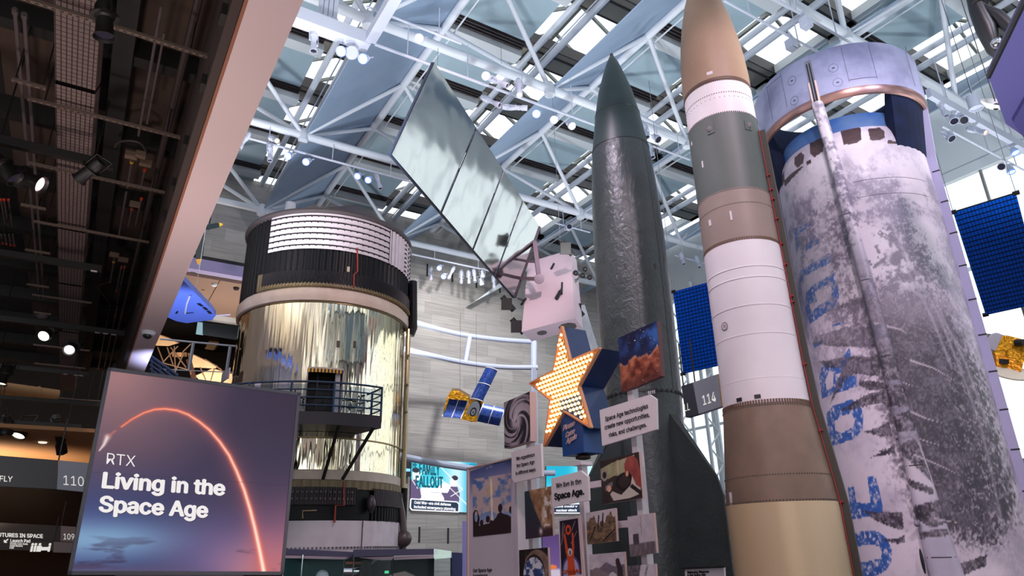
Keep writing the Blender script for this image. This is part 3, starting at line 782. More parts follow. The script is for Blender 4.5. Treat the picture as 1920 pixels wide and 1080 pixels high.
for t in (45, 135, 225, 315):
    a = math.radians(t); d = (V2.c * math.cos(a) + V2.t * math.sin(a)); nrm = d.cross(ZZ)
    outl = [(.55, 4.35), (.80, 4.15), (1.72, 2.85), (1.82, 2.5), (1.78, .45), (1.4, .15), (.55, .15)]
    P = [V2.C + d * r + ZZ * z for r, z in outl]
    m = MB()
    core = [V2.C + d * r + ZZ * z for r, z in [(.6, 4.0), (1.0, 3.55), (1.5, 2.75), (1.55, .5), (.6, .3)]]
    th = .1
    n_ = len(P)
    # lens-shaped fin: thick at root, sharp edges
    A1 = [p + nrm * (th if i in (0, 1, 6) else .02) for i, p in enumerate(P)]; A2 = [p - nrm * (th if i in (0, 1, 6) else .02) for i, p in enumerate(P)]
    m.face(A1); m.face(A2[::-1])
    for i in range(n_): m.face([A1[i], A1[(i + 1) % n_], A2[(i + 1) % n_], A2[i]])
    m.build('fin', mat('fin_skin', S(36, 42, 42), .42, c2=S(44, 50, 50), ns=2, bump=.25, bs=9, bd=.03) if t == 45 else bpy.data.materials['fin_skin'], v2)

# ------------------------------------------------------------------ three-stage missile
MM = Cyl(20.3, 12.2, .66)
GRN = mat('missile_green', S(84, 92, 88), .5, c2=S(92, 98, 94), ns=1.2)
MWH = mat('missile_white', S(224, 212, 218), .45, c2=S(232, 224, 228), ns=.8)
TAN1 = mat('missile_nose_tan', S(156, 128, 106), .5, c2=S(148, 118, 98), ns=1)
TAN2 = mat('missile_interstage_tan', S(142, 124, 116), .5, c2=S(150, 130, 122), ns=1.5)
TAN3 = mat('missile_lower_tan', S(132, 108, 92), .5, c2=S(118, 96, 82), ns=1.8)
CRM = mat('missile_first_stage', S(206, 178, 142), .35, .15, c2=S(214, 190, 156), ns=1, stretch=(1, 1, .1))
mm = thing('ballistic_missile', 'tall banded missile with brown nose cone, white and green stages', 'missile', MM.C)
m = MB(); MM.lathe(m, [(.655, 10.08), (.655, 10.4), (.63, 10.9), (.585, 11.35), (.5, 11.9), (.38, 12.45), (.22, 12.95), (.08, 13.25), (0, 13.3)], 72); m.build('nose_cone', TAN1, mm)
m = MB(); MM.lathe(m, [(.655, 10.1), (.64, 10.16), (.62, 10.1)], 72); MM.lathe(m, [(.65, 10.0), (.662, 10.02), (.662, 10.07), (.65, 10.1)], 72); m.build('nose_joint', mat('nose_joint_brown', S(92, 66, 54), .5), mm)
m = MB(); MM.lathe(m, [(.65, 9.25), (.65, 10.05)], 72); m.build('guidance_section', MWH, mm)
m = MB(); MM.lathe(m, [(.66, 7.63), (.655, 9.26)], 72); m.build('third_stage', GRN, mm)
m = MB(); MM.lathe(m, [(.672, 6.58), (.665, 7.64)], 72); m.build('upper_interstage', TAN2, mm)
m = MB(); MM.lathe(m, [(.70, 3.72), (.685, 4.5), (.676, 6.6)], 72); m.build('second_stage', MWH, mm)
m = MB(); MM.lathe(m, [(.855, 2.2), (.82, 2.6), (.705, 3.74)], 72); m.build('lower_interstage', TAN3, mm)
m = MB(); MM.lathe(m, [(.86, -.0), (.86, 2.22)], 72); m.build('first_stage', CRM, mm)
DOT = mat('rivet_dark', S(70, 56, 52), .5)
def rivets(z, r, step, size, name='rivet_row', mtl=DOT, zt=0):
    m = MB(); t = -100
    while t < 100:
        p = MM.p(t, z, r); m.box(p, MM.t * size, MM.c * size * .5, ZZ * size); t += step
    m.build(name, mtl, mm)
for z, r, st, sz in ((10.0, .652, 3.5, .009), (9.72, .652, 4, .008), (9.62, .652, 8, .006), (9.27, .656, 3.5, .009), (7.62, .664, 3, .009), (7.33, .667, 3, .008), (3.7, .706, 3.2, .013), (2.62, .82, 3, .009), (2.24, .857, 3.2, .011)): rivets(z, r, st, sz)
m = MB()
t = -95
while t < 95: MM.cbox(m, t, t + 2.4, 6.6, 6.66, .66, .68, n=1); MM.cbox(m, t, t + 2.2, 3.72, 3.79, .69, .712, n=1); t += 3.6
m.build('joint_teeth', mat('joint_brown', S(104, 76, 62), .5), mm)
m = MB()
for z, r in ((6.1, .681), (5.4, .683), (4.9, .684), (4.15, .69), (5.9, .682)): MM.lathe(m, [(r - .006, z - .02), (r + .004, z - .01), (r + .004, z + .01), (r - .006, z + .02)], 72)
m.build('stage_band', MWH, mm)
m = MB()
for q in ((1333, 241), (1400, 234)):
    t, z = MM.hit(q, .66); MM.cbox(m, t - 6, t + 6, z - .11, z + .09, .65, .668); m.lathe(MM.p(t, z, .665), [(0, .012), (.055, .01), (.07, 0), (.07, -.01)], 14, 1, ax=(MM.t, ZZ, MM.p(t, 0, 1) - MM.p(t, 0, 0)))
m.build('thrust_port', [GRN, mat('port_grey', S(104, 98, 96), .5)], mm)
m = MB()
def tag_(q, w, h, r, mi=0): t, z = MM.hit(q, r); MM.cbox(m, t - w, t + w, z - h, z + h, r - .01, r + .006, mi, n=1)
for q, w, h, r in (((1331, 137), 5, .035, .655), ((1319, 307), 1.3, .07, .662), ((1298, 268), 2.4, .04, .657), ((1333, 417), 2.2, .06, .672), ((1371, 404), 1.5, .09, .672), ((1366, 815), 2, .085, .71), ((1373, 935), 2, .1, .85)): tag_(q, w, h, r)
m.build('paper_tag', SIGNW, mm)
m = MB()
for q, w, h in (((1388, 749), 4, .03), ((1421, 743), 4, .03)): tag_(q, w, h, .705)
m.build('vent_hole', BLACKP, mm)
m = MB()
def frame_(q4, r):
    P = [MM.hit(q, r) for q in q4]
    for i in range(4): m.tube([MM.p(*P[i], r + .002), MM.p(*P[(i + 1) % 4], r + .002)], .004, 5, 0)
frame_([(1299, 117), (1322, 108), (1324, 126), (1300, 137)], .64); frame_([(1372, 106), (1390, 113), (1394, 127), (1375, 122)], .62)
m.build('access_outline', mat('outline_pale', S(196, 176, 160), .5), mm)
# round emblem on the white stage
t, z = MM.hit((1361, 611), .684); n_ = MM.p(t, 0, 1) - MM.p(t, 0, 0); tg = ZZ.cross(n_)
m = MB(); e_ = MM.p(t, z, .686)
m.lathe(e_, [(0, .004), (.075, .004), (.08, 0)], 24, 0, ax=(tg, ZZ, n_)); m.lathe(e_, [(.062, .005), (.072, .005)], 24, 1, ax=(tg, ZZ, n_)); m.lathe(e_, [(.03, .0055), (.036, .0055)], 20, 1, ax=(tg, ZZ, n_)); m.lathe(e_, [(0, .0065), (.014, .0065)], 12, 2, ax=(tg, ZZ, n_))
m.build('round_emblem', [SIGNW, INK, mat('emblem_red', S(170, 50, 50), .5)], mm)
# raceway along the right side
m = MB(); pr = [(.985, -.0), (.985, 2.2), (.95, 2.6), (.84, 3.72), (.815, 4.6), (.80, 6.6), (.78, 9.0)]
for (r0, z0), (r1, z1) in zip(pr, pr[1:]):
    for (a, b) in ((76, 83), (83, 90), (90, 97)): m.hexa([MM.p(a, z0, r0 - .2), MM.p(b, z0, r0 - .2), MM.p(b, z0, r0), MM.p(a, z0, r0), MM.p(a, z1, r1 - .2), MM.p(b, z1, r1 - .2), MM.p(b, z1, r1), MM.p(a, z1, r1)])
rw = m.build('raceway', mat('raceway_olive', S(66, 62, 54), .55), mm)
m = MB(); m.tube([MM.p(73, z, r - .1) for r, z in pr], .007, 6)
for z in [x * 1.1 for x in range(1, 8)] + [5.6, 6.2, 7.1, 7.5, 8.0]:
    r = np.interp(z, [p[1] for p in pr], [p[0] for p in pr]); MM.cbox(m, 73, 76, z, z + .02, r - .12, r - .06, n=1)
m.build('red_trim', mat('trim_red', S(168, 42, 48), .5), rw)

# ------------------------------------------------------------------ reusable booster with ring fin
NS = Cyl(29.7, 19.5, 1.9)
def nsmat(name, dirt):
    m, nt, p, out = newmat(name)
    oc = nd(nt, 'ShaderNodeTexCoord').outputs['Object']
    n1 = noise(nt, 1.6, 9, .68, vec=oc); n2 = noise(nt, .55, 4, .6, vec=oc, seed=4); n3 = noise(nt, 7, 6, .7, vec=oc, stretch=(1, 1, .5), seed=9)
    a = nd(nt, 'ShaderNodeMath', operation='MULTIPLY'); nt.links.new(n1.outputs['Fac'], a.inputs[0]); nt.links.new(n2.outputs['Fac'], a.inputs[1])
    b = nd(nt, 'ShaderNodeMath', operation='MULTIPLY_ADD'); b.inputs[1].default_value = .35; nt.links.new(n3.outputs['Fac'], b.inputs[0]); nt.links.new(a.outputs[0], b.inputs[2])
    r = ramp(nt, [(.36 - dirt, S(226, 216, 226)), (.46 - dirt, S(206, 194, 204)), (.52 - dirt, S(150, 142, 158)), (.66 - dirt, S(104, 98, 114))], b.outputs[0])
    nt.links.new(r.outputs[0], p.inputs['Base Color']); p.inputs['Roughness'].default_value = .5
    bp = nd(nt, 'ShaderNodeBump'); bp.inputs['Strength'].default_value = .25; bp.inputs['Distance'].default_value = .02; nt.links.new(n3.outputs['Fac'], bp.inputs['Height']); nt.links.new(bp.outputs[0], p.inputs['Normal'])
    return m
NSM = nsmat('scorched_white_paint', .0); NSF = nsmat('scorched_fairing_paint', .10)
ns = thing('rocket_booster', 'wide scorched white booster with ring fin and worn blue lettering', 'rocket booster', NS.C)
rzb = lambda z: np.interp(z, [0, 11.2, 11.4, 11.65, 11.85], [1.9, 1.9, 1.88, 1.82, 1.72])
c8 = lambda x, y: (1480 + x / 2, 540 + y / 2)
c5 = lambda x, y: (1480 + x / 3.177, 400 + y / 3.177)
cb = lambda x, y: (1560 + x / 2.842, 700 + y / 2.842)
# paint scheme of the booster: lettering, feather and scorch marks, given as outlines on the skin
LET = [
 [cb(95, 858), cb(180, 838), cb(245, 842), cb(295, 880), cb(318, 940), cb(318, 1000), cb(290, 1050), cb(225, 1085), cb(135, 1095), cb(125, 1010), cb(205, 1000), cb(255, 985), cb(268, 955), cb(255, 925), cb(215, 912), cb(105, 925)],
 [cb(75, 715), cb(95, 700), cb(83, 605), cb(118, 605), cb(130, 690), cb(205, 690), cb(188, 548), cb(232, 543), cb(268, 690), cb(270, 745), cb(190, 765), cb(83, 785)],
 [c8(140, 470), c8(165, 440), c8(235, 418), c8(262, 430), c8(278, 475), c8(275, 530), c8(245, 565), c8(160, 594), c8(142, 530)],
 [c8(122, 415), c8(112, 330), c8(120, 300), c8(150, 280), c8(180, 292), c8(225, 222), c8(232, 262), c8(195, 318), c8(250, 332), c8(255, 368)],
 [c5(62, 360), c5(85, 325), c5(240, 235), c5(245, 295), c5(90, 375), c5(65, 420)],
 [c5(100, 470), c5(145, 425), c5(270, 355), c5(262, 385), c5(290, 430), c5(297, 500), c5(262, 560), c5(120, 662), c5(92, 560)],
 [c5(100, 185), c5(140, 155), c5(172, 150), c5(178, 180), c5(130, 205), c5(95, 225)],
 [c5(20, 95), c5(120, 50), c5(135, 65), c5(45, 130), c5(60, 175), c5(50, 240), c5(40, 260), c5(35, 140)],
 [c5(252, 663), c5(325, 640), c5(326, 655), c5(258, 675)], [c5(140, 775), c5(200, 755), c5(195, 775), c5(150, 800)],
 [c5(65, 395), c5(60, 350), c5(75, 330)]]
HOLE = [
 [c8(170, 500), c8(200, 478), c8(232, 470), c8(246, 492), c8(240, 522), c8(195, 545), c8(172, 535)],
 [c8(135, 345), c8(150, 310), c8(165, 315), c8(165, 370), c8(140, 385)], [c8(172, 325), c8(195, 318), c8(215, 326), c8(180, 335)],
 [c5(160, 500), c5(150, 470), c5(235, 420), c5(255, 450), c5(248, 500), c5(215, 525), c5(180, 545), c5(130, 590), c5(118, 540), c5(165, 525)]]
FEA = [
 [(1632, 565), (1570, 580), (1535, 590), (1590, 566), (1620, 556)],
 [(1640, 612), (1590, 612), (1530, 630), (1522, 645), (1570, 650), (1646, 650)],
 [(1652, 668), (1590, 668), (1535, 678), (1550, 690), (1580, 690), (1570, 715), (1556, 758), (1580, 720), (1600, 700), (1650, 706)],
 [(1612, 712), (1655, 716), (1657, 728), (1630, 732), (1610, 722)],
 [(1657, 730), (1620, 742), (1590, 760), (1572, 770), (1600, 768), (1650, 756), (1661, 757)],
 [(1667, 790), (1650, 800), (1620, 810), (1650, 818), (1673, 815)],
 [(1678, 832), (1664, 842), (1632, 846), (1655, 846), (1632, 858), (1678, 850)],
 [(1692, 960), (1640, 960), (1615, 956), (1640, 975), (1675, 990), (1694, 994)],
 [(1696, 1003), (1680, 1010), (1650, 1012), (1684, 1020), (1698, 1018)],
 [(1753, 1055), (1790, 1060), (1850, 1040), (1850, 1060), (1800, 1082), (1780, 1066)]]
FEA_SP = [[(1620, 562), (1670, 556), (1672, 604), (1632, 608)], [(1640, 636), (1680, 632), (1700, 712), (1655, 714)], [(1655, 722), (1700, 722), (1706, 762), (1664, 762)], [(1664, 785), (1712, 764), (1716, 806), (1670, 812)], [(1674, 840), (1716, 820), (1740, 880), (1748, 905), (1712, 870)], [(1686, 890), (1710, 900), (1750, 915), (1750, 928), (1712, 916)], [(1686, 956), (1772, 934), (1778, 980), (1745, 990), (1720, 974), (1692, 988)], [(1690, 1003), (1775, 990), (1780, 1004), (1740, 1008), (1694, 1020)]]
VANE = [(1625, 520), (1700, 530), (1765, 560), (1800, 620), (1840, 700), (1872, 800), (1892, 900), (1905, 990), (1850, 1020), (1812, 1012), (1788, 1006), (1735, 1004), (1700, 900), (1660, 760), (1640, 640)]
WHT_LN = [[cb(420, 205), cb(500, 240), cb(590, 265)], [cb(340, 335), cb(450, 345), cb(580, 385)], [cb(440, 435), cb(560, 485), cb(690, 545)], [cb(480, 530), cb(530, 582)], [cb(550, 775), cb(690, 800)], [(1640, 606), (1690, 618), (1702, 628)], [(1708, 676), (1750, 690), (1788, 712)], [(1660, 470), (1690, 468)], [(1655, 715), (1690, 716), (1712, 724)]]
STREAK = [[(1672, 420), (1705, 490), (1760, 590), (1800, 690), (1840, 800), (1862, 900), (1885, 1010)], [(1700, 505), (1745, 590), (1785, 690)], [(1740, 520), (1770, 600), (1810, 680), (1850, 790)]]
VENT = [[(1490, 295), (1502, 285), (1508, 291), (1506, 306), (1495, 315), (1489, 308)], [(1518, 268), (1541, 256), (1545, 266), (1543, 284), (1527, 295), (1519, 288)],
        [(1576, 245), (1607, 236), (1614, 240), (1615, 262), (1606, 268), (1582, 272)], [(1627, 242), (1649, 239), (1658, 246), (1659, 258), (1650, 263), (1632, 263)], [(1690, 246), (1706, 250), (1712, 266), (1697, 264)],
        [(1665, 263), (1692, 265), (1694, 271), (1664, 270)], [(1511, 303), (1520, 298), (1521, 306), (1513, 310)], [(1464, 335), (1470, 320), (1471, 340), (1466, 352)], [(1470, 338), (1500, 313), (1508, 311), (1471, 350)]]
def ns_paint(P, th, z, fairing=False):
    E_, F_, R_, U_ = [np.array(v) for v in (EYE, FW, RT, UP)]
    d = P - E_; zc = d @ F_; x = 960 + FPX * (d @ R_) / zc; y = 540 - FPX * (d @ U_) / zc
    s = np.radians(th) * 1.9
    n1 = fbm(s * 1.3 + 5, z * 1.3, 3, 6); n2 = fbm(s * 5 + 2, z * 4, 7, 6); n3 = fbm(s * 13, z * 13, 11, 4); fin = fbm(s * 30, z * 24, 15, 3)
    c = mixc(C(226, 212, 222), C(198, 184, 198), sstep(.35, .7, n1))
    up = sstep(4.2, 8.5, z) * sstep(11.4, 9.6, z) * (1 - sstep(25, 60, th) * .45)
    mixn = n1 * .34 + n2 * .28 + n3 * .22 + fin * .16
    c = mixc(c, C(132, 122, 142), sstep(.47, .6, mixn) * (.15 + .75 * up))
    c = mixc(c, C(112, 100, 116), sstep(-6, -14, th) * sstep(-50, -14, th) * sstep(3.8, 6.5, z) * sstep(10.8, 8.5, z) * sstep(.4, .6, n3 * .4 + n2 * .3 + fin * .3) * .8)
    c = mixc(c, C(150, 140, 156), sstep(30, 75, th) * sstep(9.5, 6, z) * sstep(.42, .6, mixn) * .7)
    c = mixc(c, C(236, 222, 230), sstep(.58, .7, n3 * .6 + fin * .4) * .35)
    L = np.maximum.reduce([inpoly(x, y, p) for p in LET]); H = np.maximum.reduce([inpoly(x, y, p) for p in HOLE])
    fade = .35 + .65 * sstep(9.5, 4.5, z)
    c = mixc(c, mixc(C(46, 92, 172), C(96, 128, 190), sstep(.4, .7, n3)), L * (1 - H) * sstep(.66, .54, n3 * .5 + fin * .5 + (1 - fade) * .1) * (.6 + .35 * fade))
    V = np.zeros(x.shape); k1 = 0
    for amp, (ox, oy) in ((10, (0, 0)), (40, (5, -4)), (60, (-8, 6)), (80, (10, 9)), (100, (-12, -10)), (130, (14, 0))):
        xw, yw = x + (n2 - .5) * 30 + (n3 - .5) * amp + ox + (fin - .5) * 20, y + (n2 - .5) * 26 + (fin - .5) * amp * .8 + oy
        if not fairing: V = V + inpoly(xw, yw, VANE) / 6
    soot = V * (.25 + .75 * sstep(520, 660, y)); spk = sstep(.56, .66, n3 * .5 + fin * .5) * (.25 + .75 * sstep(1740, 1850, x))
    dark = mixc(C(58, 52, 62), C(98, 90, 102), sstep(.36, .64, n2 * .5 + fin * .5)); dark = mixc(dark, C(170, 158, 170), spk * .8)
    c = mixc(c, dark, soot * .95)
    if not fairing: c = mixc(c, C(120, 110, 124), inpoly(xw, yw, [(1660, 430), (1720, 420), (1780, 500), (1800, 600), (1740, 580), (1670, 540)]) * sstep(.4, .58, n3 * .5 + n2 * .5) * .8)
    xs, ys = x + (fin - .5) * 3, y + (fin - .5) * 3
    FF = np.maximum.reduce([inpoly(xs, ys, p) for p in (FEA_SP if fairing else FEA)])
    c = mixc(c, mixc(C(56, 50, 60), C(112, 102, 114), sstep(.38, .66, n2 * .6 + fin * .4)), FF * (.5 + .5 * sstep(600, 720, y)) * (.8 + .2 * sstep(.36, .5, n3)) * (1 - .3 * sstep(.55, .68, fin)))
    for i, w in enumerate(WHT_LN):
        dd, t = segd(x, y, w); c = mixc(c, C(206, 190, 202), sstep(3.2 * (1.05 - t), 1.0 * (1 - t), dd) * .85)
    for w in STREAK: c = mixc(c, C(190, 178, 190), np.exp(-(segd(x, y, w)[0] / 3.0) ** 2) * .5)
    if fairing:
        c = mixc(c, C(112, 106, 124), sstep(2.6, 4.2, z) * sstep(9.3, 7.5, z) * (.55 + .45 * sstep(.4, .6, mixn)) * (1 - FF)); c = mixc(c, C(120, 112, 130), sstep(7.5, 9.5, z) * sstep(.46, .56, mixn) * .7); c = mixc(c, C(176, 170, 190), sstep(3.2, 2.0, z) * (1 - FF) * .6)
    else:
        dv = np.maximum.reduce([inpoly(x, y, p) for p in VENT]); c = mixc(c, mixc(C(62, 42, 44), C(96, 72, 74), n3), dv)
    return c
def painted(name, grid, th, z, parent, fairing=False, mtl=None):
    """grid of points (rows, cols, 3) with a colour stored per point"""
    c = np.clip(ns_paint(grid, th, z, fairing), 0, 1); c = np.where(c <= .04045, c / 12.92, ((c + .055) / 1.055) ** 2.4)
    r, k = grid.shape[:2]; P = grid - np.array(base_of(parent)); idx = np.arange(r * k).reshape(r, k)
    F = np.stack([idx[:-1, :-1], idx[:-1, 1:], idx[1:, 1:], idx[1:, :-1]], -1).reshape(-1, 4)
    me = bpy.data.meshes.new(name); me.from_pydata(P.reshape(-1, 3).tolist(), [], F.tolist()); me.materials.append(mtl)
    me.polygons.foreach_set('use_smooth', [True] * len(F)); at = me.color_attributes.new('ink', 'FLOAT_COLOR', 'POINT')
    at.data.foreach_set('color', np.concatenate([c.reshape(-1, 3), np.ones((r * k, 1))], 1).ravel())
    o = bpy.data.objects.new(name, me); COL.objects.link(o); o.parent = parent; return o
def paintmat():
    m = vcol_mat('booster_paint', 0, .48); nt = m.node_tree; p = nt.nodes['Principled BSDF']
    n3 = noise(nt, 9, 5, .65); bp = nd(nt, 'ShaderNodeBump'); bp.inputs['Strength'].default_value = .2; bp.inputs['Distance'].default_value = .02; nt.links.new(n3.outputs['Fac'], bp.inputs['Height']); nt.links.new(bp.outputs[0], p.inputs['Normal']); return m
BPAINT = paintmat()
nC, nc, nt_ = np.array(NS.C), np.array(NS.c), np.array(NS.t)
def cylgrid(ths, zs, rr):
    T, Z = np.meshgrid(ths, zs); R = rr(Z); a = np.radians(T)
    return nC + nc * (np.cos(a) * R)[..., None] + nt_ * (np.sin(a) * R)[..., None] + np.array([0, 0, 1.]) * Z[..., None], T, Z
G, T, Z = cylgrid(np.linspace(-100, 100, 420), np.concatenate([np.linspace(0, 11.2, 380), np.linspace(11.23, 11.85, 22)]), rzb)
body = painted('body', G, T, Z, ns, mtl=BPAINT)
m = MB(); NS.lathe(m, [(1.9, 0), (1.9, 11.2), (1.88, 11.4), (1.82, 11.65), (1.72, 11.85)], 64, t0=100, t1=260); m.build('rear_skin', NSM, ns)
m = MB(); NS.lathe(m, [(1.715, 11.8), (1.715, 12.15), (1.66, 12.32), (1.3, 12.4), (0, 12.45)], 96); m.build('blue_collar', mat('collar_blue', S(60, 98, 164), .4, c2=S(82, 112, 156), ns=2), ns)
# ring fin
RG = Cyl(29.8, 19.5, 2.22)
RGM = mat('ring_grey_paint', S(164, 164, 196), .42, c2=S(124, 124, 156), ns=1.1, lo=.4, hi=.7, bump=.05, bs=3, detail=8)
m = MB(); RG.lathe(m, [(2.08, 12.62), (2.2, 12.72), (2.22, 12.85), (2.22, 14.1), (2.17, 14.2), (2.08, 14.22)], 128); ring = m.build('ring_fin', RGM, ns)
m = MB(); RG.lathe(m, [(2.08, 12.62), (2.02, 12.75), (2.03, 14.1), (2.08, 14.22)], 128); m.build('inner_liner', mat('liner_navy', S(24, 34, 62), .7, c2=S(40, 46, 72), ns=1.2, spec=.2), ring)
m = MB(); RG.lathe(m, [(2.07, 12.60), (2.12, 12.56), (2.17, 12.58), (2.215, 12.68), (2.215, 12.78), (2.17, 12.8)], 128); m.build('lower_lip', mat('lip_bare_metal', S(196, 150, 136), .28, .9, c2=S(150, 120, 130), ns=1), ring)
m = MB()
for q in ((1491, 148), (1561, 128), (1496, 185), (1569, 155)):
    t, z = RG.hit(q, 2.22)
    for k in range(16):
        a = 2 * PI * k / 16; RG.cbox(m, t + 3 * math.cos(a) - .22, t + 3 * math.cos(a) + .22, z + .13 * math.sin(a) - .01, z + .13 * math.sin(a) + .01, 2.21, 2.226, n=1)
    RG.cbox(m, t - .8, t + .8, z - .02, z + .02, 2.21, 2.227, n=1)
for t in (-46, -31, 12, 30, 62): RG.cbox(m, t - .12, t + .12, 12.95, 14.1, 2.21, 2.224, n=1)
RG.cbox(m, 12, 30, 13.0, 13.02, 2.21, 2.224); RG.cbox(m, -46, -31, 14.0, 14.02, 2.21, 2.224)
m.build('access_cover', mat('cover_line', S(84, 82, 100), .5), ring)
m = MB(); RG.cbox(m, -12.2, -8.2, 12.5, 14.0, 2.2, 2.235, 0); RG.cbox(m, -11.6, -11.0, 12.55, 13.9, 2.22, 2.245, 1, n=1); RG.cbox(m, -9.9, -9.2, 12.55, 13.9, 2.22, 2.245, 1, n=1); RG.cbox(m, -13.0, -11.9, 12.3, 13.3, 2.2, 2.25, 2, n=1); RG.cbox(m, -8.8, -7.6, 12.3, 13.3, 2.2, 2.25, 2, n=1)
m.build('hinge_slot', [mat('slot_grey', S(130, 126, 140), .4), BLACKP, mat('slot_pale', S(232, 200, 190), .5)], ring)
# dark inner struts between ring and body
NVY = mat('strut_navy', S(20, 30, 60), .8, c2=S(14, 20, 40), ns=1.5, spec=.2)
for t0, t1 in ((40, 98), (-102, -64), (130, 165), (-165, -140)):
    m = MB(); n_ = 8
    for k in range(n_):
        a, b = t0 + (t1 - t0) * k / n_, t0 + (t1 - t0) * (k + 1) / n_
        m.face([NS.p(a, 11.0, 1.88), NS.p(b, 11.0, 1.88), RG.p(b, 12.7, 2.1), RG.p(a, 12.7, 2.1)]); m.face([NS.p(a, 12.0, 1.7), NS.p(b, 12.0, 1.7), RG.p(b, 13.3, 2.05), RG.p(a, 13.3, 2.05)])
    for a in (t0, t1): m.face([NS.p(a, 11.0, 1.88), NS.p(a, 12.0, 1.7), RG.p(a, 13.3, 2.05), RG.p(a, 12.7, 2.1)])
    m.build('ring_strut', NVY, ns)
# spine fairing widening towards the foot
def spine(zl, nx=10):
    rows = []; xs = np.sin(np.linspace(-1, 1, nx) * PI / 2)
    for z in zl:
        hw = float(np.interp(z, [0, 1.5, 3.5, 6, 12.6], [11.5, 9.0, 6.2, 5.0, 4.0])); tc = float(np.interp(z, [0, 1.5, 6, 12.6], [4.0, 1.5, -3.2, -9.6]))
        hgt = float(np.interp(z, [0, 3, 12.6], [.2, .24, .22])); rb = 1.9 if z < 11.3 else float(np.interp(z, [11.3, 12.6], [1.9, 2.14]))
        rows.append([NS.p(tc + hw * x, z, rb - .02 + hgt * max(0, 1 - x ** 4) ** .6) for x in xs])
    return rows
zl = np.linspace(0, 12.6, 330); R_ = spine(zl, 40)
G = np.array([[tuple(p) for p in r] for r in R_]); Zg = G[..., 2]; Tg = np.degrees(np.arctan2((G - nC) @ nt_, (G - nC) @ nc))
spn = painted('spine_fairing', G, Tg, Zg, ns, True, BPAINT)
m = MB()
for z in (1.3, 3.15, 5.6, 7.5, 9.3):
    row = spine([z, z + .02])
    for k in range(9): m.face([row[0][k] + NS.c * .004, row[0][k + 1] + NS.c * .004, row[1][k + 1] + NS.c * .004, row[1][k] + NS.c * .004])
m.build('fairing_joint', BLACKP, spn)
for z, hgt, w in ((.85, .5, .028),):
    t, zz = NS.hit((1733, 1052), 2.1); m = MB(); m.ball(NS.p(t, zz, 2.115), .05, 10, 10, sq=(.7, .7, 5)); m.build('fairing_gap', BLACKP, spn)
t, zz = NS.hit((1722, 982), 2.1); MB().ball(NS.p(t, zz, 2.12), .06, 10, 8).build('pressure_port', NSF, spn)
# edge strakes
for t, nm in ((84, 'strake'), (-86, 'strake')):
    m = MB(); NS.cbox(m, t - 3, t + 3, 0, 11.0, 1.85, 2.1, n=1); NS.cbox(m, t - 3.4, t - 2.9, 0, 11.0, 1.85, 1.93, n=1); m.hexa([NS.p(t - 3, 11.0, 1.85), NS.p(t + 3, 11.0, 1.85), NS.p(t + 3, 11.0, 2.1), NS.p(t - 3, 11.0, 2.1), RG.p(t - 4, 12.7, 2.05), RG.p(t + 4, 12.7, 2.05), RG.p(t + 4, 12.7, 2.2), RG.p(t - 4, 12.7, 2.2)])
    s_ = m.build(nm, mat('strake_lilac', S(178, 172, 206), .5) if t > 0 else bpy.data.materials['strake_lilac'], ns)
    m = MB()
    for k in range(12): NS.cbox(m, t - 3.3, t - 1.2, .8 + k * .9, .83 + k * .9, 1.9, 2.105, n=1)
    m.build('hinge_mark', INK, s_)
# seams
m = MB()
for z in (10.2, 9.75): NS.lathe(m, [(1.9, z - .006), (1.903, z), (1.9, z + .006)], 60, t0=2, t1=60)
m.build('paint_seam', INK, ns)
# ------------------------------------------------------------------ title screen
Qr = quad4([(202, 689), (563, 737), (531, 1078), (126, 1078)], 8.2)
nR = (Qr[1] - Qr[0]).cross(Qr[3] - Qr[0]).normalized(); nR = nR if nR.dot(EYE - Qr[0]) > 0 else -nR
rt_ = thing('title_screen', 'large tilted-looking dark purple exhibit title screen with glowing launch arc', 'sign', (Qr[2] + Qr[3]) / 2)
FRM = mat('screen_frame', S(74, 72, 82), .4)
uR, vR = (Qr[1] - Qr[0]).normalized(), (Qr[0] - Qr[3]).normalized()
m = MB().slab([Qr[0], Qr[1], Qr[2], Qr[3]], -nR, .12)
m.build('cabinet', FRM, rt_)
m = MB(); w_ = .035
def strip(a, b, inn): m.slab([a, b, b + inn * w_, a + inn * w_], nR, .02)
strip(Qr[0], Qr[1], -vR); strip(Qr[3], Qr[2], vR); strip(Qr[0], Qr[3], uR); strip(Qr[1], Qr[2], -uR); m.build('bezel', FRM, rt_)
m = MB(); mid = (Qr[2] + Qr[3]) / 2; m.box(Vector((mid.x, mid.y, mid.z / 2)) - nR * .1, uR * .6, nR * .05, ZZ * (mid.z / 2)); m.build('stand', FRM, rt_)
def r_uv(x, y):
    p = onplane((x, y), Qr[3], nR); return ((p - Qr[3]).dot(uR) / (Qr[2] - Qr[3]).length, (p - Qr[3]).dot(vR) / (Qr[0] - Qr[3]).length)
c3 = lambda x, y: (x / 2.7, 680 + y / 2.7)
ARC = [r_uv(*c3(*q)) for q in ((645, 322), (700, 283), (760, 250), (815, 231), (870, 226), (930, 232), (985, 251), (1040, 285), (1090, 325), (1140, 382), (1185, 448), (1220, 525), (1255, 618), (1282, 715), (1303, 810), (1320, 900), (1335, 990), (1346, 1066))]
FLM = [r_uv(*c3(*q)) for q in ((528, 445), (552, 415), (572, 375))]; FL2 = [r_uv(*c3(*q)) for q in ((578, 372), (612, 345))]
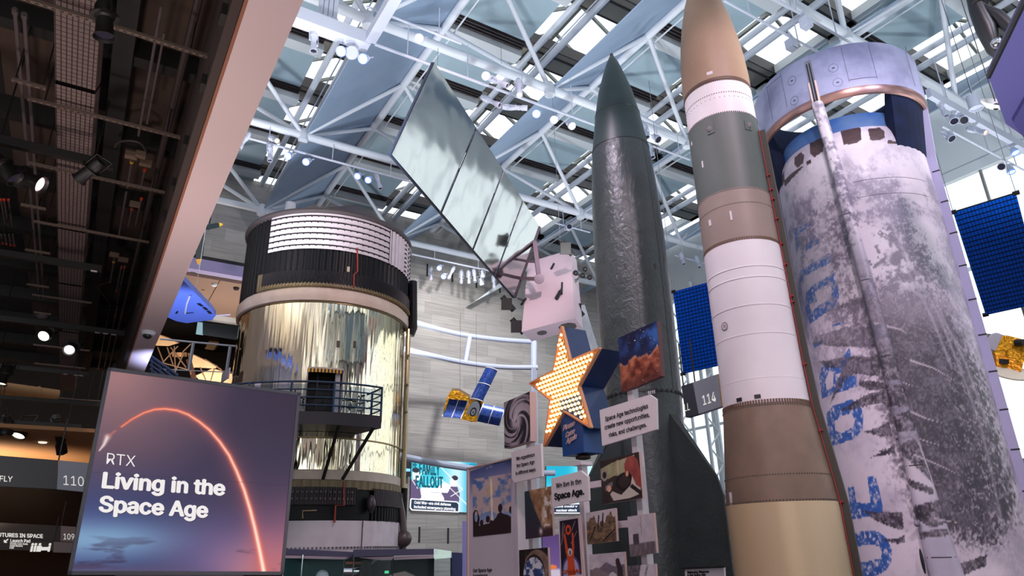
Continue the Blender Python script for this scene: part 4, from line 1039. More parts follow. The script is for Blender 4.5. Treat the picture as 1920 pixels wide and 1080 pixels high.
def f_rtx(u, v):
    c = mixc(C(60, 54, 84), C(62, 50, 72), v)
    c = mixc(c, C(158, 116, 118), np.clip(1.12 - np.hypot((u - .02) * 1.15, v - 1.02) * 1.5, 0, 1) ** 1.1)
    c = mixc(c, C(52, 42, 62), sstep(.4, 1, u) * sstep(.4, .95, v) * .85)
    c = mixc(c, C(62, 76, 130), sstep(.62, .2, v) * sstep(.75, .05, u) * .8)
    c = mixc(c, C(134, 172, 206), np.exp(-((v - .16) / .09) ** 2) * sstep(.72, .1, u) * .85)
    c = mixc(c, C(126, 106, 160), sstep(.45, .05, v) * sstep(.25, .7, u) * .7)
    c = mixc(c, C(214, 134, 132), sstep(.28, .02, v) * sstep(.5, .98, u) * .85)
    c = mixc(c, C(170, 96, 110), sstep(.6, .1, v) * sstep(.72, 1, u) * .6)
    cl = fbm(u * 5, v * 26, 3); c = mixc(c, C(60, 50, 78), sstep(.56, .72, cl) * sstep(.24, .06, v) * .8); c = mixc(c, C(92, 78, 110), sstep(.07, .0, v) * sstep(.8, .3, u) * .8)
    d, t = segd(u, v, ARC); w = .004 + .011 * t
    c = mixc(c, C(196, 96, 100), np.exp(-d / (.012 + .03 * t)) * (.35 + .45 * t)); c = mixc(c, C(255, 120, 84), np.exp(-(d / (w * 1.15)) ** 2) * .95); c = mixc(c, C(255, 238, 226), np.exp(-(d / (w * (.2 + .5 * t))) ** 2) * (.35 + .65 * t))
    d, t = segd(u, v, FLM); c = mixc(c, C(246, 222, 214), np.exp(-(d / (.003 + .009 * t)) ** 2) * .9); d, t = segd(u, v, FL2); c = mixc(c, C(200, 110, 104), np.exp(-(d / .006) ** 2) * .7)
    return mixc(c, C(40, 32, 52), np.exp(-((v - .47 - u * .0) / .0018) ** 2) * .25)
picture('picture', Qr, 300, 300, f_rtx, SCREEN, rt_, .004)
rp = lambda x, y: onplane(c3(x, y), Qr[3], nR)
WL = emis('screen_white_text', (.93, .88, .88), .92)
SHD = emis('screen_text_shade', S(52, 40, 66), 1)
for s_, bl, br, tl, bd in (('RTX', (538, 513), (683, 527), (543, 457), -.008), ('Living in the', (513, 632), (1138, 671), (522, 556), .035), ('Space Age', (497, 752), (1052, 783), (505, 676), .035)):
    for mt, dx, dy, of in ((SHD, 4, 3, .005), (WL, 0, 0, .008)):
        lettering(s_, rt_, mt, rp(bl[0] + dx, bl[1] + dy), rp(br[0] + dx, br[1] + dy), rp(tl[0] + dx, tl[1] + dy), bold=bd, off=of)

# ------------------------------------------------------------------ picture boards on posts (all parallel to the hall's long axis)
AP = 4.95
def board_q(px, a): return [onA(q, a) for q in px]
BSIDE = mat('board_edge', S(190, 160, 158), .6)
def board(name, label, px, a, fn, nx=70, ny=70, t=.03, cat='picture', group='boards on the exhibit posts', m=PRINT, side=None):
    Q = board_q(px, a); c = sum(Q, Vector()) / len(Q)
    o = thing(name, label, cat, c, group)
    MB().slab(Q, DA, t).build('panel', side or BSIDE, o)
    if fn: picture('print', Q, nx, ny, fn, m, o, .003)
    return o, Q
def textboard(label, px, a, lines, chamfer=None, t=.03):
    Q = board_q(px, a); o = thing('text_board', label, 'sign', sum(Q, Vector()) / len(Q), 'boards on the exhibit posts')
    MB().slab(Q, DA, t).build('panel', SIGNW, o)
    for s_, bl, br, tl, bd in lines: lettering(s_, o, INK, onA(bl, a), onA(br, a), onA(tl, a), bold=bd, off=.003)
    return o
k45 = lambda x, y: (860 + x / 4.5, 840 + y / 4.5)
k2 = lambda x, y: (1080 + x / 2, 540 + y / 2)
textboard('pale sign board reading We experience the Space Age', [(959, 848), (1014, 832), (1016.5, 893), (966, 905), (959.5, 898)], 4.86,
          [('We experience', k45(489, 108), k45(643, 70), k45(487, 77), .01), ('the Space Age', k45(492, 166), k45(642, 130), k45(490, 137), .01), ('in different ways.', k45(484, 229), k45(655, 193), k45(483, 200), .01)])
textboard('pale sign board reading We live in the Space Age', [(1033.5, 897), (1089, 883), (1101.8, 894), (1103.5, 938), (1035.5, 951)], 4.80,
          [('We live in the', k45(825, 340), k45(1038, 300), k45(823, 300), .012), ('Space Age.', k45(812, 437), k45(1062, 390), k45(808, 386), .035)])
textboard('pale sign board reading Space Age technologies create new opportunities', [(1124, 769), (1217.5, 740), (1229.5, 748), (1231, 805), (1129, 836)], 4.90,
          [('Space Age technologies', k2(111, 500), k2(271, 450), k2(110, 484), .008), ('create new opportunities,', k2(109, 531), k2(277, 482), k2(108, 515), .008), ('risks, and challenges.', k2(125, 559), k2(266, 519), k2(124, 544), .008)])
def f_hurr(u, v):
    x, y = u - .48, (v - .5) * 1.15; r = np.hypot(x, y); a = np.arctan2(y, x)
    q = fbm(3 * np.cos(a + 5 * r) + 4 + r * 4, 3 * np.sin(a + 5 * r) + 4 + r * 3, 2); s = sstep(.42, .62, q) * (.35 + .65 * np.exp(-r * 1.2))
    s = np.maximum(s, sstep(.3, .1, r) * .8); s = s * (1 - .7 * np.exp(-(r / .03) ** 2))
    return mixc(C(40, 36, 46), C(206, 192, 200), s)
o, Q = board('picture_board', 'satellite photo of a hurricane on the post left of the star', [(945, 755), (993.3, 734), (994.7, 827), (946, 841)], 4.9, f_hurr, 110, 130, t=.1)
def f_coast(u, v):
    l = .18 + .62 * (1 - v) ** 1.3; n = fbm(u * 7, v * 7, 5); land = mixc(C(110, 76, 54), C(196, 156, 118), n * 1.5 - .3)
    sn = sstep(.55, .7, fbm(u * 9, v * 9, 8)) * sstep(.6, .9, u + (1 - v) * .15); land = mixc(land, C(226, 214, 212), sn)
    sea = mixc(C(36, 58, 66), C(58, 44, 60), 1 - v)
    c = mixc(sea, land, sstep(-.02, .02, u - l)); e2 = sstep(.0, .03, u - (1.25 - .62 * (1 - v))) ; c = mixc(c, C(66, 44, 50), sstep(.25, .1, v) * sstep(.3, .7, u))
    return mixc(c, C(226, 214, 214), np.exp(-((u - .58) / .06) ** 2 - ((v - .12) / .07) ** 2))
board('picture_board', 'space photo of a brown desert coast, left of the We live sign', [(983.8, 921.8), (1033.3, 911.5), (1037, 1004), (986, 1011)], 4.87, f_coast, 90, 110)
def f_slava(u, v):
    c = mixc(C(206, 190, 196), C(206, 190, 196), u); inn = (u > .06) & (u < .94) & (v > .17) & (v < .965)
    c = mixc(c, C(36, 26, 46), inn.astype(float)); arch = ell(u, v, .5, .2, .42, .26) * inn; c = mixc(c, C(84, 70, 120), arch); c = mixc(c, C(176, 164, 204), ell(u, v, .5, .2, .35, .225) * inn)
    for P in ([(.1, .62), (.3, .9)], [(.15, .75), (.22, .93)], [(.55, .62), (.85, .78)], [(.62, .8), (.8, .93)]): c = mixc(c, C(190, 160, 160), (segd(u, v, P, .5)[0] < .004) * inn)
    body = np.maximum.reduce([inpoly(u, v, [(.34, .17), (.36, .42), (.3, .5), (.22, .76), (.3, .78), (.42, .52), (.58, .52), (.62, .78), (.7, .76), (.68, .5), (.64, .42), (.7, .17)])])
    c = mixc(c, C(206, 78, 40), body); rg = (np.abs(np.hypot((u - .46) * .55, v - .82) - .055) < .018); c = mixc(c, C(206, 78, 40), rg * 1.0)
    c = mixc(c, C(220, 206, 206), ell(u, v, .49, .5, .1, .055)); return mixc(c, C(60, 44, 50), ell(u, v, .49, .49, .055, .035) * .7)
o, Q = board('poster_board', 'narrow orange and dark blue poster of a figure with raised arms', [(1047.3, 973), (1086, 966.7), (1095.5, 1100), (1051.5, 1105)], 4.84, f_slava, 60, 160, cat='poster')
k6 = lambda x, y: (960 + x / 6.4, 990 + y / 6.4)
lettering('СЛАВА!', o, mat('poster_orange', S(206, 84, 40), .5), onA(k6(612, 548), 4.84), onA(k6(818, 533), 4.84), onA(k6(612, 508), 4.84), bold=.05, off=.005)
def f_earth(u, v):
    n = fbm(u * 8, v * 8, 1); c = mixc(C(34, 26, 28), C(80, 66, 66), sstep(.55, .75, n))
    fr = ell(u, v, .62, .42, .46, .55) * (1 - ell(u, v, .52, .35, .36, .5)); c = mixc(c, C(168, 136, 120), fr * (.5 + .5 * n)); e = ell(u, v, .5, .3, .36, .48)
    return mixc(c, mixc(C(50, 70, 120), C(216, 214, 224), sstep(.5, .66, fbm(u * 7, v * 7, 9))), e)
board('picture_board', 'photo of blue Earth through a spacecraft window, at lower left', [(973.3, 1031.5), (1027, 1026.5), (1030.5, 1100), (975, 1103)], 4.86, f_earth, 90, 110)
def f_drive(u, v):
    n = fbm(u * 9, v * 9, 4); c = mixc(C(40, 30, 32), C(64, 50, 50), n)
    win = inpoly(u, v, [(.0, .82), (.3, .9), (.9, .96), (.78, .75), (.6, .55), (.35, .6), (.2, .55), (.0, .6)]); c = mixc(c, mixc(C(126, 124, 84), C(196, 190, 160), fbm(u * 6, v * 4, 7)), win)
    c = mixc(c, C(150, 136, 130), ell(u, v, .1, .66, .09, .14)); c = mixc(c, C(36, 28, 32), ell(u, v, .1, .66, .05, .08)); c = mixc(c, C(198, 170, 150), ((np.abs(u - .46) < .03) & (v > .62) & (v < .93)) * .8)
    d = np.abs(np.hypot((u - .6) * .9, v - .42) - .17); c = mixc(c, C(26, 20, 26), d < .03); c = mixc(c, C(120, 110, 112), inpoly(u, v, [(.1, .28), (.3, .38), (.3, .48), (.1, .4)]))
    c = mixc(c, C(196, 186, 176), inpoly(u, v, [(.22, .2), (.28, .26), (.5, .14), (.75, .32), (.82, .6), (.98, .5), (.98, .1), (.7, .04), (.3, .04)])); c = mixc(c, C(40, 32, 36), inpoly(u, v, [(.72, .28), (.98, .05), (.98, .16), (.78, .34)]))
    c = mixc(c, C(214, 160, 140), ell(u, v, .2, .33, .06, .07)); c = mixc(c, mixc(C(120, 52, 48), C(186, 96, 88), fbm(u * 16, v * 5, 3)), inpoly(u, v, [(.64, .5), (.62, .8), (.7, .94), (.85, .95), (.95, .85), (1, .55), (1, .2), (.88, .3), (.8, .5), (.72, .62)]))
    return mixc(c, C(206, 150, 130), ell(u, v, .68, .58, .035, .06))
board('picture_board', 'photo of a person in a red headscarf driving a car', [(1125.5, 865.5), (1198, 847), (1205, 933.5), (1129.8, 946)], 4.9, f_drive, 110, 110)
def f_ruin(u, v):
    n = fbm(u * 10, v * 10, 6); n2 = fbm(u * 24, v * 24, 2, 3); c = mixc(C(64, 50, 42), C(178, 144, 112), n * .9 + n2 * .6 - .35); t = .72 + .12 * np.sin(u * 9) + .2 * (vn(u * 14, u * 0, 3) - .5)
    c = mixc(c, C(196, 184, 190), sstep(-.02, .02, v - t)); c = mixc(c, C(200, 120, 60), ell(u, v, .03, .4, .04, .06) * .8)
    for P in ([(.1, .1), (.3, .5)], [(.55, .05), (.95, .35)], [(.4, .45), (.45, .85)], [(.55, .5), (.6, .9)]): c = mixc(c, C(34, 26, 26), segd(u, v, P)[0] < .022)
    return c
board('picture_board', 'photo of a burnt-out ruined frame against pale sky', [(1099, 962), (1153, 952.5), (1156.5, 1014.5), (1101.7, 1021)], 4.88, f_ruin, 100, 100)
def f_bw(u, v):
    n = fbm(u * 8, v * 8, 3); c = mixc(C(176, 164, 172), C(206, 194, 202), n); g = sstep(.02, -.02, v - .3 - .04 * (n - .5)); c = mixc(c, mixc(C(70, 60, 64), C(150, 138, 144), fbm(u * 14, v * 5, 7)), g)
    c = mixc(c, mixc(C(50, 44, 48), C(96, 88, 92), fbm(u * 20, v * 20, 2)), ((u > .17) & (u < .4) & (v > .28) & (v < .54)) * 1.0)
    d = segd(u, v, [(.5, .52), (.52, .7), (.47, .75), (.53, .82), (.5, .97)])[0]; return mixc(c, C(110, 100, 106), (d < .008) * 1.0)
board('picture_board', 'faded grey photo with a square dark hut and thin plume', [(1176.7, 969), (1225, 961.5), (1231, 1036.6), (1181.8, 1044)], 4.9, f_bw, 80, 110)
def f_mtn(u, v):
    n = fbm(u * 6, v * 6, 3); c = mixc(C(176, 164, 178), C(214, 202, 210), n * 1.4 - .2)
    for h, cc in ((.55 + .18 * np.exp(-((u - .5) / .16) ** 2) + .25 * np.clip(u - .6, 0, 1), C(118, 104, 118)), (.4 + .2 * np.exp(-((u - .2) / .2) ** 2), C(132, 116, 122)), (.24 + .05 * np.sin(u * 9), C(104, 92, 88))): c = mixc(c, cc * (1 + .25 * (fbm(u * 18, v * 18, 5) - .5))[..., None], sstep(-.01, .01, h - v))
    c = mixc(c, C(196, 188, 196), ell(u, v, .66, .12, .15, .32)); return mixc(c, C(58, 46, 48), np.maximum(inpoly(u, v, [(.78, 0), (.8, .5), (.76, .7), (.88, .72), (.95, .5), (.94, 0)]), ell(u, v, .82, .75, .06, .08)))
board('picture_board', 'grey-mauve photo of mountains with a person beside a dish', [(1104.8, 1040), (1169.8, 1034.5), (1174, 1100), (1108, 1104)], 4.88, f_mtn, 100, 90)
def f_low(u, v):
    c = mixc(C(186, 174, 184), C(214, 204, 212), fbm(u * 6, v * 6, 1)); c = mixc(c, mixc(C(50, 44, 52), C(140, 130, 138), fbm(u * 14, v * 14, 2)), sstep(.02, -.02, u - .3 - .2 * v)); return mixc(c, C(96, 88, 96), (np.abs(segd(u, v, [(.75, 1), (.62, .5), (.8, 0)])[0]) < .04) * fbm(u * 20, v * 20, 4))
board('picture_board', 'pale grey photo board, lowest on the right-hand post', [(1177, 1060.7), (1228, 1057), (1231, 1110), (1180, 1114)], 4.9, f_low, 70, 70)
def f_neb(u, v):
    n = fbm(u * 6, v * 6, 12); c = mixc(C(18, 22, 58), C(50, 96, 168), sstep(.35, .75, n) * (.4 + .6 * u) * sstep(.45, .75, v) + .25 * sstep(.5, .9, u) * sstep(.9, .5, v)); h = .5 + .14 * (fbm(u * 5, u * 0 + 3, 6) - .5) * 2 + .06 * np.sin(u * 7) + .06 * (fbm(u * 14, v * 3, 9) - .5)
    cl = mixc(C(92, 36, 28), C(206, 128, 92), fbm(u * 9, v * 9, 14) * 1.6 - .4); cl = mixc(cl, C(58, 24, 26), sstep(.35, 0, v) * .6); cl = mixc(cl, C(214, 150, 120), np.exp(-((h - v) / .05) ** 2) * .7); c = mixc(c, cl, sstep(-.02, .03, h - v))
    st = vn(u * 34, v * 34, 21); return mixc(c, C(240, 240, 250), (st > .965) * 1.0)
board('picture_board', 'colourful star cloud photo, blue above rust-brown, tallest on the posts', [(1159, 634), (1231.5, 601.5), (1240, 705), (1166, 736)], 4.93, f_neb, 140, 160, t=.06, side=mat('neb_edge', S(92, 62, 66), .6))
# posts
def post(label, q_top, q_low, w, a, bars=()):
    p = onA(q_top, a); b = ab(p)[1]
    o = thing('display_post', label, 'post', W(a, b, 0), 'exhibit display posts')
    MB().abox(a, a + w, b - w / 2, b + w / 2, 0, p.z).build('upright', POST, o)
    for q0, q1 in bars:
        P0, P1 = onA(q0, a + .03), onA(q1, a + .03); b0, b1 = ab(P0)[1], ab(P1)[1]; z = (P0.z + P1.z) / 2
        MB().abox(a + .03, a + .09, min(b0, b1), max(b0, b1), z - .035, z + .035).build('cross_bar', POST, o)
    return o
post('pale square post carrying the driving and hut photos', (1180, 725), 0, .085, AP + .02, (((1104, 911), (1140, 903)), ((1150, 986), (1190, 979))))
post('pale square post behind the desert coast and hurricane photos', (989, 800), 0, .085, AP + .02)
stp = post('pale square post holding up the lit star sign', (1086, 868), 0, .085, AP + .12)
MB().abox(AP + .08, AP + .25, ab(onA((1086, 868), AP + .12))[1] - .085, ab(onA((1086, 868), AP + .12))[1] + .085, onA((1086, 868), AP + .12).z - .03, onA((1086, 868), AP + .12).z + .01).build('cap_plate', POST, stp)

# ------------------------------------------------------------------ launch-photo panel
a_ = 5.06
Qp = [onA((877, 881), a_), onA((964, 853), a_)]
zb = 0.5; Qp += [Vector((Qp[1].x, Qp[1].y, zb)), Vector((Qp[0].x, Qp[0].y, zb))]
Qp[0].z = Qp[1].z = (Qp[0].z + Qp[1].z) / 2
o = thing('launch_panel', 'tall lavender display panel with a photo of people watching a launch', 'sign', Qp[3])
MB().slab(Qp, DA, .16).build('cabinet', mat('panel_lavender', S(206, 188, 206), .5), o)
m = MB(); m.slab([Qp[0], Qp[0] + (Qp[1] - Qp[0]) * .03, Qp[3] + (Qp[2] - Qp[3]) * .03, Qp[3]], -DA, .02).slab([Qp[0], Qp[1], Qp[1] - ZZ * .02, Qp[0] - ZZ * .02], -DA, .02).build('frame', mat('panel_frame', S(206, 176, 170), .5), o)
m = MB(); m.slab([Qp[2] - (Qp[2] - Qp[3]) * .0, Qp[1], Qp[1] + DB * -.05, Qp[2] + DB * -.05], DA, .16).build('end_post', POST, o)
f0 = lambda q: onA(q, a_ - .001)
def f_bg(u, v): 
    c = mixc(C(196, 184, 204), C(84, 96, 150), sstep(.6, 1, v)); c = mixc(c, C(206, 194, 206), sstep(.62, .4, v)); return mixc(c, C(236, 230, 240), (segd(u, v, [(.36, .945), (.5, .985), (.62, .93)], .5)[0] < .0025) * .6)
picture('backdrop', [f0((881, 884)), f0((961, 858)), f0((962, 1010)), f0((881.5, 1030))], 30, 60, f_bg, PRINT, o, .002)
picture('lower_field', [f0((881.5, 1030)), f0((962, 1010)), f0((965, 1090)), f0((882, 1100))], 4, 4, lambda u, v: u[..., None] * 0 + C(206, 194, 206), PRINT, o, .002)
def f_launch(u, v):
    n = fbm(u * 5, v * 7, 2); c = mixc(C(74, 108, 176), C(150, 170, 210), 1 - v); c = mixc(c, C(222, 186, 176), sstep(.42, .62, n) * .85); c = mixc(c, C(228, 196, 196), sstep(.4, .1, v) * .6)
    pl = np.abs(u - .5 - .03 * (1 - v)); c = mixc(c, C(204, 168, 140), sstep(.16, .05, np.hypot(u - .48, (v - .76) * 1.2)) * .9); c = mixc(c, C(246, 228, 206), sstep(.026, .010, pl - .012 * vn(v * 14, v * 0, 3)) * (v < .96) * (v > .2))
    P = np.maximum.reduce([inpoly(u, v, [(0, 0), (1, 0), (1, .26), (.92, .3), (.8, .33), (.76, .36), (.68, .35), (.62, .28), (.5, .2), (.42, .2), (.2, .18), (.0, .14)]), ell(u, v, .73, .43, .055, .075), ell(u, v, .41, .27, .055, .06), ell(u, v, .24, .22, .05, .055), ell(u, v, .5, .2, .05, .05), ell(u, v, .99, .38, .04, .06), inpoly(u, v, [(0, 0), (.14, 0), (.19, .3), (.13, .44), (.05, .46), (.0, .4)]) - ell(u, v, .09, .34, .045, .09)])
    return mixc(c, C(46, 30, 36), np.clip(P, 0, 1))
picture('launch_photo', [f0((886.7, 899)), f0((959, 886.7)), f0((959.3, 999)), f0((887.8, 1006.7))], 110, 150, f_launch, PRINT, o, .006)
lettering('Our Space Age', o, INK, f0(k45(124, 1048)), f0(k45(283, 1042)), f0(k45(124, 1020)), bold=.008)
lettering('Experience', o, INK, f0(k45(125, 1090)), f0(k45(245, 1084)), f0(k45(125, 1066)), bold=.008)

# ------------------------------------------------------------------ lit star sign
aS = 5.45
SP = [(1055, 612), (1072, 678), (1126, 654), (1087, 725), (1110, 803), (1060, 771), (1022, 838), (1036, 749), (997, 717), (1042, 692)]
SP = [(1054, 612), (1070, 676), (1125, 653), (1086.5, 724), (1109, 802), (1059, 771.5), (1022, 837), (1033, 750), (995, 719), (1039, 695)]
PS = [onA(q, aS) for q in SP]
tip = PS[0]; bt, zt0 = ab(tip)[1], tip.z
back = onB((1098, 622), bt); depth = max(.3, min(1.0, ab(back)[0] - aS))
st = thing('star_sign', 'big navy star sign with a glowing face of yellow bulbs', 'sign', onA((1070, 850), aS))
m = MB(); n_ = len(PS)
for i in range(n_): m.face([PS[i], PS[(i + 1) % n_], PS[(i + 1) % n_] + DA * depth, PS[i] + DA * depth])
m.build('sides', NAVY, st)
MB().face([p + DA * depth for p in PS]).build('back_plate', NAVY, st)
m = MB(); cen = sum(PS, Vector()) / n_
m.face([p + DA * .02 for p in PS]); m.build('face', mat('star_face', S(246, 190, 120), .5), st)
m = MB()
for i in range(n_): m.bar(PS[i], PS[(i + 1) % n_], .02, .05, DA)
m.build('rim', mat('star_rim', S(214, 150, 110), .5), st)
uvS = [(ab(p)[1], p.z) for p in PS]
def insideS(b, z, mg):
    ok = False; j = n_ - 1; dm = 9
    for i in range(n_):
        (x0, y0), (x1, y1) = uvS[i], uvS[j]
        if (y0 > z) != (y1 > z) and b < (x1 - x0) * (z - y0) / (y1 - y0) + x0: ok = not ok
        ux, uy = x1 - x0, y1 - y0; t = max(0, min(1, ((b - x0) * ux + (z - y0) * uy) / (ux * ux + uy * uy))); dm = min(dm, math.hypot(b - x0 - t * ux, z - y0 - t * uy)); j = i
    return ok and dm > mg
BULB = emis('bulb_glow', (1.0, .68, .28), 3.6); SOCK = mat('bulb_socket', S(150, 96, 50), .4)
bs_, zs_ = [x[0] for x in uvS], [x[1] for x in uvS]; pts = []; sp_ = .076; r_ = 0; z = min(zs_)
while z < max(zs_):
    b = min(bs_) + (sp_ / 2 if r_ % 2 else 0)
    while b < max(bs_):
        if insideS(b, z, .026): pts.append((b, z))
        b += sp_
    z += sp_ * .84; r_ += 1
random.shuffle(pts)
bm_ = MB().ball((0, 0, 0), .021, 10, 7); bme = bm_.mesh('bulb', BULB)
for b, z in pts[:100]:
    o = bpy.data.objects.new('bulb', bme); COL.objects.link(o); o.parent = st; o.location = W(aS - .022, b, z) - base_of(st)
if len(pts) > 100:
    m = MB()
    for b, z in pts[100:]: m.ball(W(aS - .022, b, z), .021, 10, 7)
    o = m.build('bulb', BULB, st); o['kind'] = 'stuff'
m = MB()
for b, z in pts: m.lathe(W(aS + .018, b, z), [(.016, 0), (.014, .025)], 8, 0, ax=(DB, ZZ, -DA))
o = m.build('socket', SOCK, st); o['kind'] = 'stuff'
pL, pR, pb = onA((1051, 800), aS), onA((1091, 800), aS), onA((1070, 852.5), aS)
bL, bR = ab(pL)[1], ab(pR)[1]; zt1 = onA((1070, 745), aS).z
box = MB().abox(aS + .015, aS + .015 + depth * .75, min(bL, bR), max(bL, bR), pb.z, zt1).build('message_box', mat('box_blue', S(22, 72, 136), .35, coat=.3), st)
SCR = mat('script_white', S(236, 206, 204), .5)
k4 = lambda x, y: (990 + x / 4.155, 600 + y / 4.155)
for s_, bl, br, tl in (('Please', (275, 866), (369, 820), (274, 826)), ('Come', (297, 918), (369, 880), (296, 878)), ('Again', (299, 968), (384, 920), (298, 928))):
    lettering(s_, box, SCR, onA(k4(*bl), aS + .0), onA(k4(*br), aS + .0), onA(k4(*tl), aS), bold=.02, shear=.35, off=.006)
m = MB(); pm = W(aS + .015 + depth * .38, (bL + bR) / 2, pb.z); m.lathe(pm, [(.06, 0), (.1, -.02), (.1, -.05), (.05, -.06)], 12).build('swivel', mat('swivel_rust', S(60, 36, 32), .5), st)
# yellow crescent on the star's lower flank
MB().tube([onA((1042, 811), aS - .0) + DA * .2, onA((1047, 818), aS) + DA * .2, onA((1052, 826), aS) + DA * .2], [.01, .03, .012], 8).build('crescent_lamp', emis('crescent', (1, .55, .05), 1.2), st)
# caption rail at lower right
o, Q = board('caption_panel', 'pale caption panel titled Delivering Weapons in the Space Age', [(1284, 1066), (1357, 1063.5), (1360, 1110), (1285, 1112)], 7.4, None, cat='sign', group='captions', side=SIGNW)
m = MB(); F4 = [onA(q, 7.4) for q in ((1282, 1064), (1359, 1061), (1359, 1064.5), (1282, 1067.5))]; m.slab(F4, -DA, .03).build('frame', DARKM, o)
k27 = lambda x, y: (1240 + x / 2.7, 680 + y / 2.7)
lettering('Delivering Weapons', o, INK, onA(k27(133, 1068), 7.4), onA(k27(243, 1063), 7.4), onA(k27(133, 1056), 7.4), bold=.02)
lettering('in the Space Age', o, INK, onA(k27(133, 1082), 7.4), onA(k27(226, 1078), 7.4), onA(k27(133, 1070), 7.4), bold=.02)
MB().bar(onA((1320, 1100), 7.41), Vector((onA((1320, 1100), 7.41).x, onA((1320, 1100), 7.41).y, 0)), .06, .06, DA).build('stand', DARKM, o)
# serial on the dark rocket and its small white bar
t_, z_ = V2.hit((1220, 737), .825)
p_ = lambda q: V2.p(*V2.hit(q, .832), .832)
lettering('5193', v2, WHITE, p_((1214, 739.5)), p_((1227, 737.5)), p_((1214, 734)), bold=.03, off=.01)

a = math.radians(45); d_ = V2.c * math.cos(a) + V2.t * math.sin(a); nf = d_.cross(ZZ)
fp = lambda q: onplane(q, V2.C - nf * (.03 if nf.dot(EYE - V2.C) < 0 else -.03), nf)
MB().bar(fp((1321, 1013)), fp((1321, 1001)), .02, .02, nf).build('white_mark', WHITE, v2)
# ================================================================== hanging satellite with tilted panel
Qs = quad4([(815, 118), (735, 290), (965, 558), (1012, 425)], 18)
sat = thing('satellite', 'hanging satellite with a huge tilted mirror panel and pink-white box body', 'satellite', Qs[2])
nS = (Qs[1] - Qs[0]).cross(Qs[3] - Qs[0]).normalized(); nS = nS if nS.dot(EYE - Qs[0]) > 0 else -nS
def panelmat():
    m, nt, p, out = newmat('mirror_panel'); p.inputs['Metallic'].default_value = 1; p.inputs['Roughness'].default_value = .1
    p.inputs['Base Color'].default_value = (*S(196, 200, 198), 1)
    n = noise(nt, .55, 2, .5); b = nd(nt, 'ShaderNodeBump'); b.inputs['Strength'].default_value = .35; b.inputs['Distance'].default_value = .12
    nt.links.new(n.outputs['Fac'], b.inputs['Height']); nt.links.new(b.outputs[0], p.inputs['Normal']); return m
MIR = panelmat()
cuts = [0, .318, .575, .79, 1]
sa, sb = Qs[0], Qs[1]; ea, eb = Qs[3], Qs[2]
for k in range(4):
    t0, t1 = cuts[k] + (.006 if k else 0), cuts[k + 1] - (.006 if k < 3 else 0)
    MB().slab([sa.lerp(ea, t0), sb.lerp(eb, t0), sb.lerp(eb, t1), sa.lerp(ea, t1)], -nS, .04).build('panel_segment', MIR, sat)
m = MB(); m.slab([sa.lerp(ea, .002), sb.lerp(eb, .002), eb.lerp(sb, .0), ea], -nS, .01)
fr2 = MB()
for a, b in ((sa, ea), (sb, eb), (sa, sb)): fr2.bar(a - nS * .06, b - nS * .06, .05, .06, nS)
for t in cuts[1:4]: fr2.bar(sa.lerp(ea, t) - nS * .05, sb.lerp(eb, t) - nS * .05, .06, .03, nS)
fr2.build('panel_frame', mat('frame_slate', S(44, 50, 70), .4), sat)
GREYM = mat('yoke_mauve', S(116, 96, 108), .45)
m = MB(); m.bar(ea - nS * .05, eb - nS * .05, .09, .16, nS); m.build('edge_spar', mat('spar_dark', S(58, 50, 62), .45), sat)
k3 = lambda x, y: (960 + x / 3.857, 380 + y / 3.857)
hub = atd(k3(197, 552), 21.2)
m = MB(); m.bar(ea.lerp(eb, .22), hub, .15, .1); m.bar(ea.lerp(eb, .74), hub, .17, .1); m.bar(ea.lerp(eb, .5), ea.lerp(eb, .22).lerp(hub, .55), .1, .08)
m.build('yoke_arm', GREYM, sat)
m = MB(); m.lathe(hub, [(0, .12), (.17, .12), (.17, -.3), (0, -.3)], 24, ax=(RT, UP, -FW)); m.build('hinge_drum', GREYM, sat)
DBD = 22.0
Fq = quad4([(990, 492), (1069, 468), (1078, 596), (978, 622)], DBD)
# body box: front face and a horizontal-ish underside going back
SATW = mat('satellite_pink_white', S(230, 206, 212), .5)
wv = atz((997, 640), Fq[3].z) - Fq[3]
wv = Vector((wv.x, wv.y, 0)); wv = wv.normalized() * min(2.2, wv.length)
m = MB().hexa([Fq[3], Fq[2], Fq[2] + wv, Fq[3] + wv, Fq[0], Fq[1], Fq[1] + wv, Fq[0] + wv]); body_ = m.build('box_body', SATW, sat)
u_, v_ = (Fq[2] - Fq[3]), (Fq[0] - Fq[3])
m = MB()
for fx, fy, r in ((.3, .5, .17), (.78, .55, .3)):
    c = Fq[3] + u_ * fx + wv * fy - ZZ * .01; xx = u_.normalized(); yy = wv.normalized()
    m.face([c + xx * (r * math.cos(PI / 8 + k * PI / 4)) + yy * (r * 1.3 * math.sin(PI / 8 + k * PI / 4)) for k in range(8)])
m.build('octagon_port', mat('port_bronze', S(120, 110, 104), .3, .5), body_)
nF = u_.cross(v_).normalized(); nF = nF if nF.dot(EYE - Fq[0]) > 0 else -nF
onF = lambda q: onplane(q, Fq[0] + nF * .02, nF)
m = MB()
for pts_ in (((1041, 560), (1053, 552)), ((1053, 552), (1057, 537)), ((1044, 562), (1056, 549)), ((972, 560), (984, 570)), ((977, 572), (990, 566)), ((1033, 505), (1042, 500))):
    m.bar(onF(pts_[0]), onF(pts_[1]) + nF * .15, .06, .05)
m.build('antenna_foot', BLACKP, sat)
m = MB()
for q, sx in (((1079, 580), 1), ((968, 612), -1), ((950, 570), -1), ((1060, 466), 1)):
    c = atd(q, 21.6); m.box(c, RT * .18, UP * .2, FW * .15); m.tube([c - RT * .15 + UP * .25, c + RT * .25 - UP * .22], .1, 10)
m.build('thruster_block', DARKM, sat)
m = MB(); c = atd((1087, 520), 22.2)
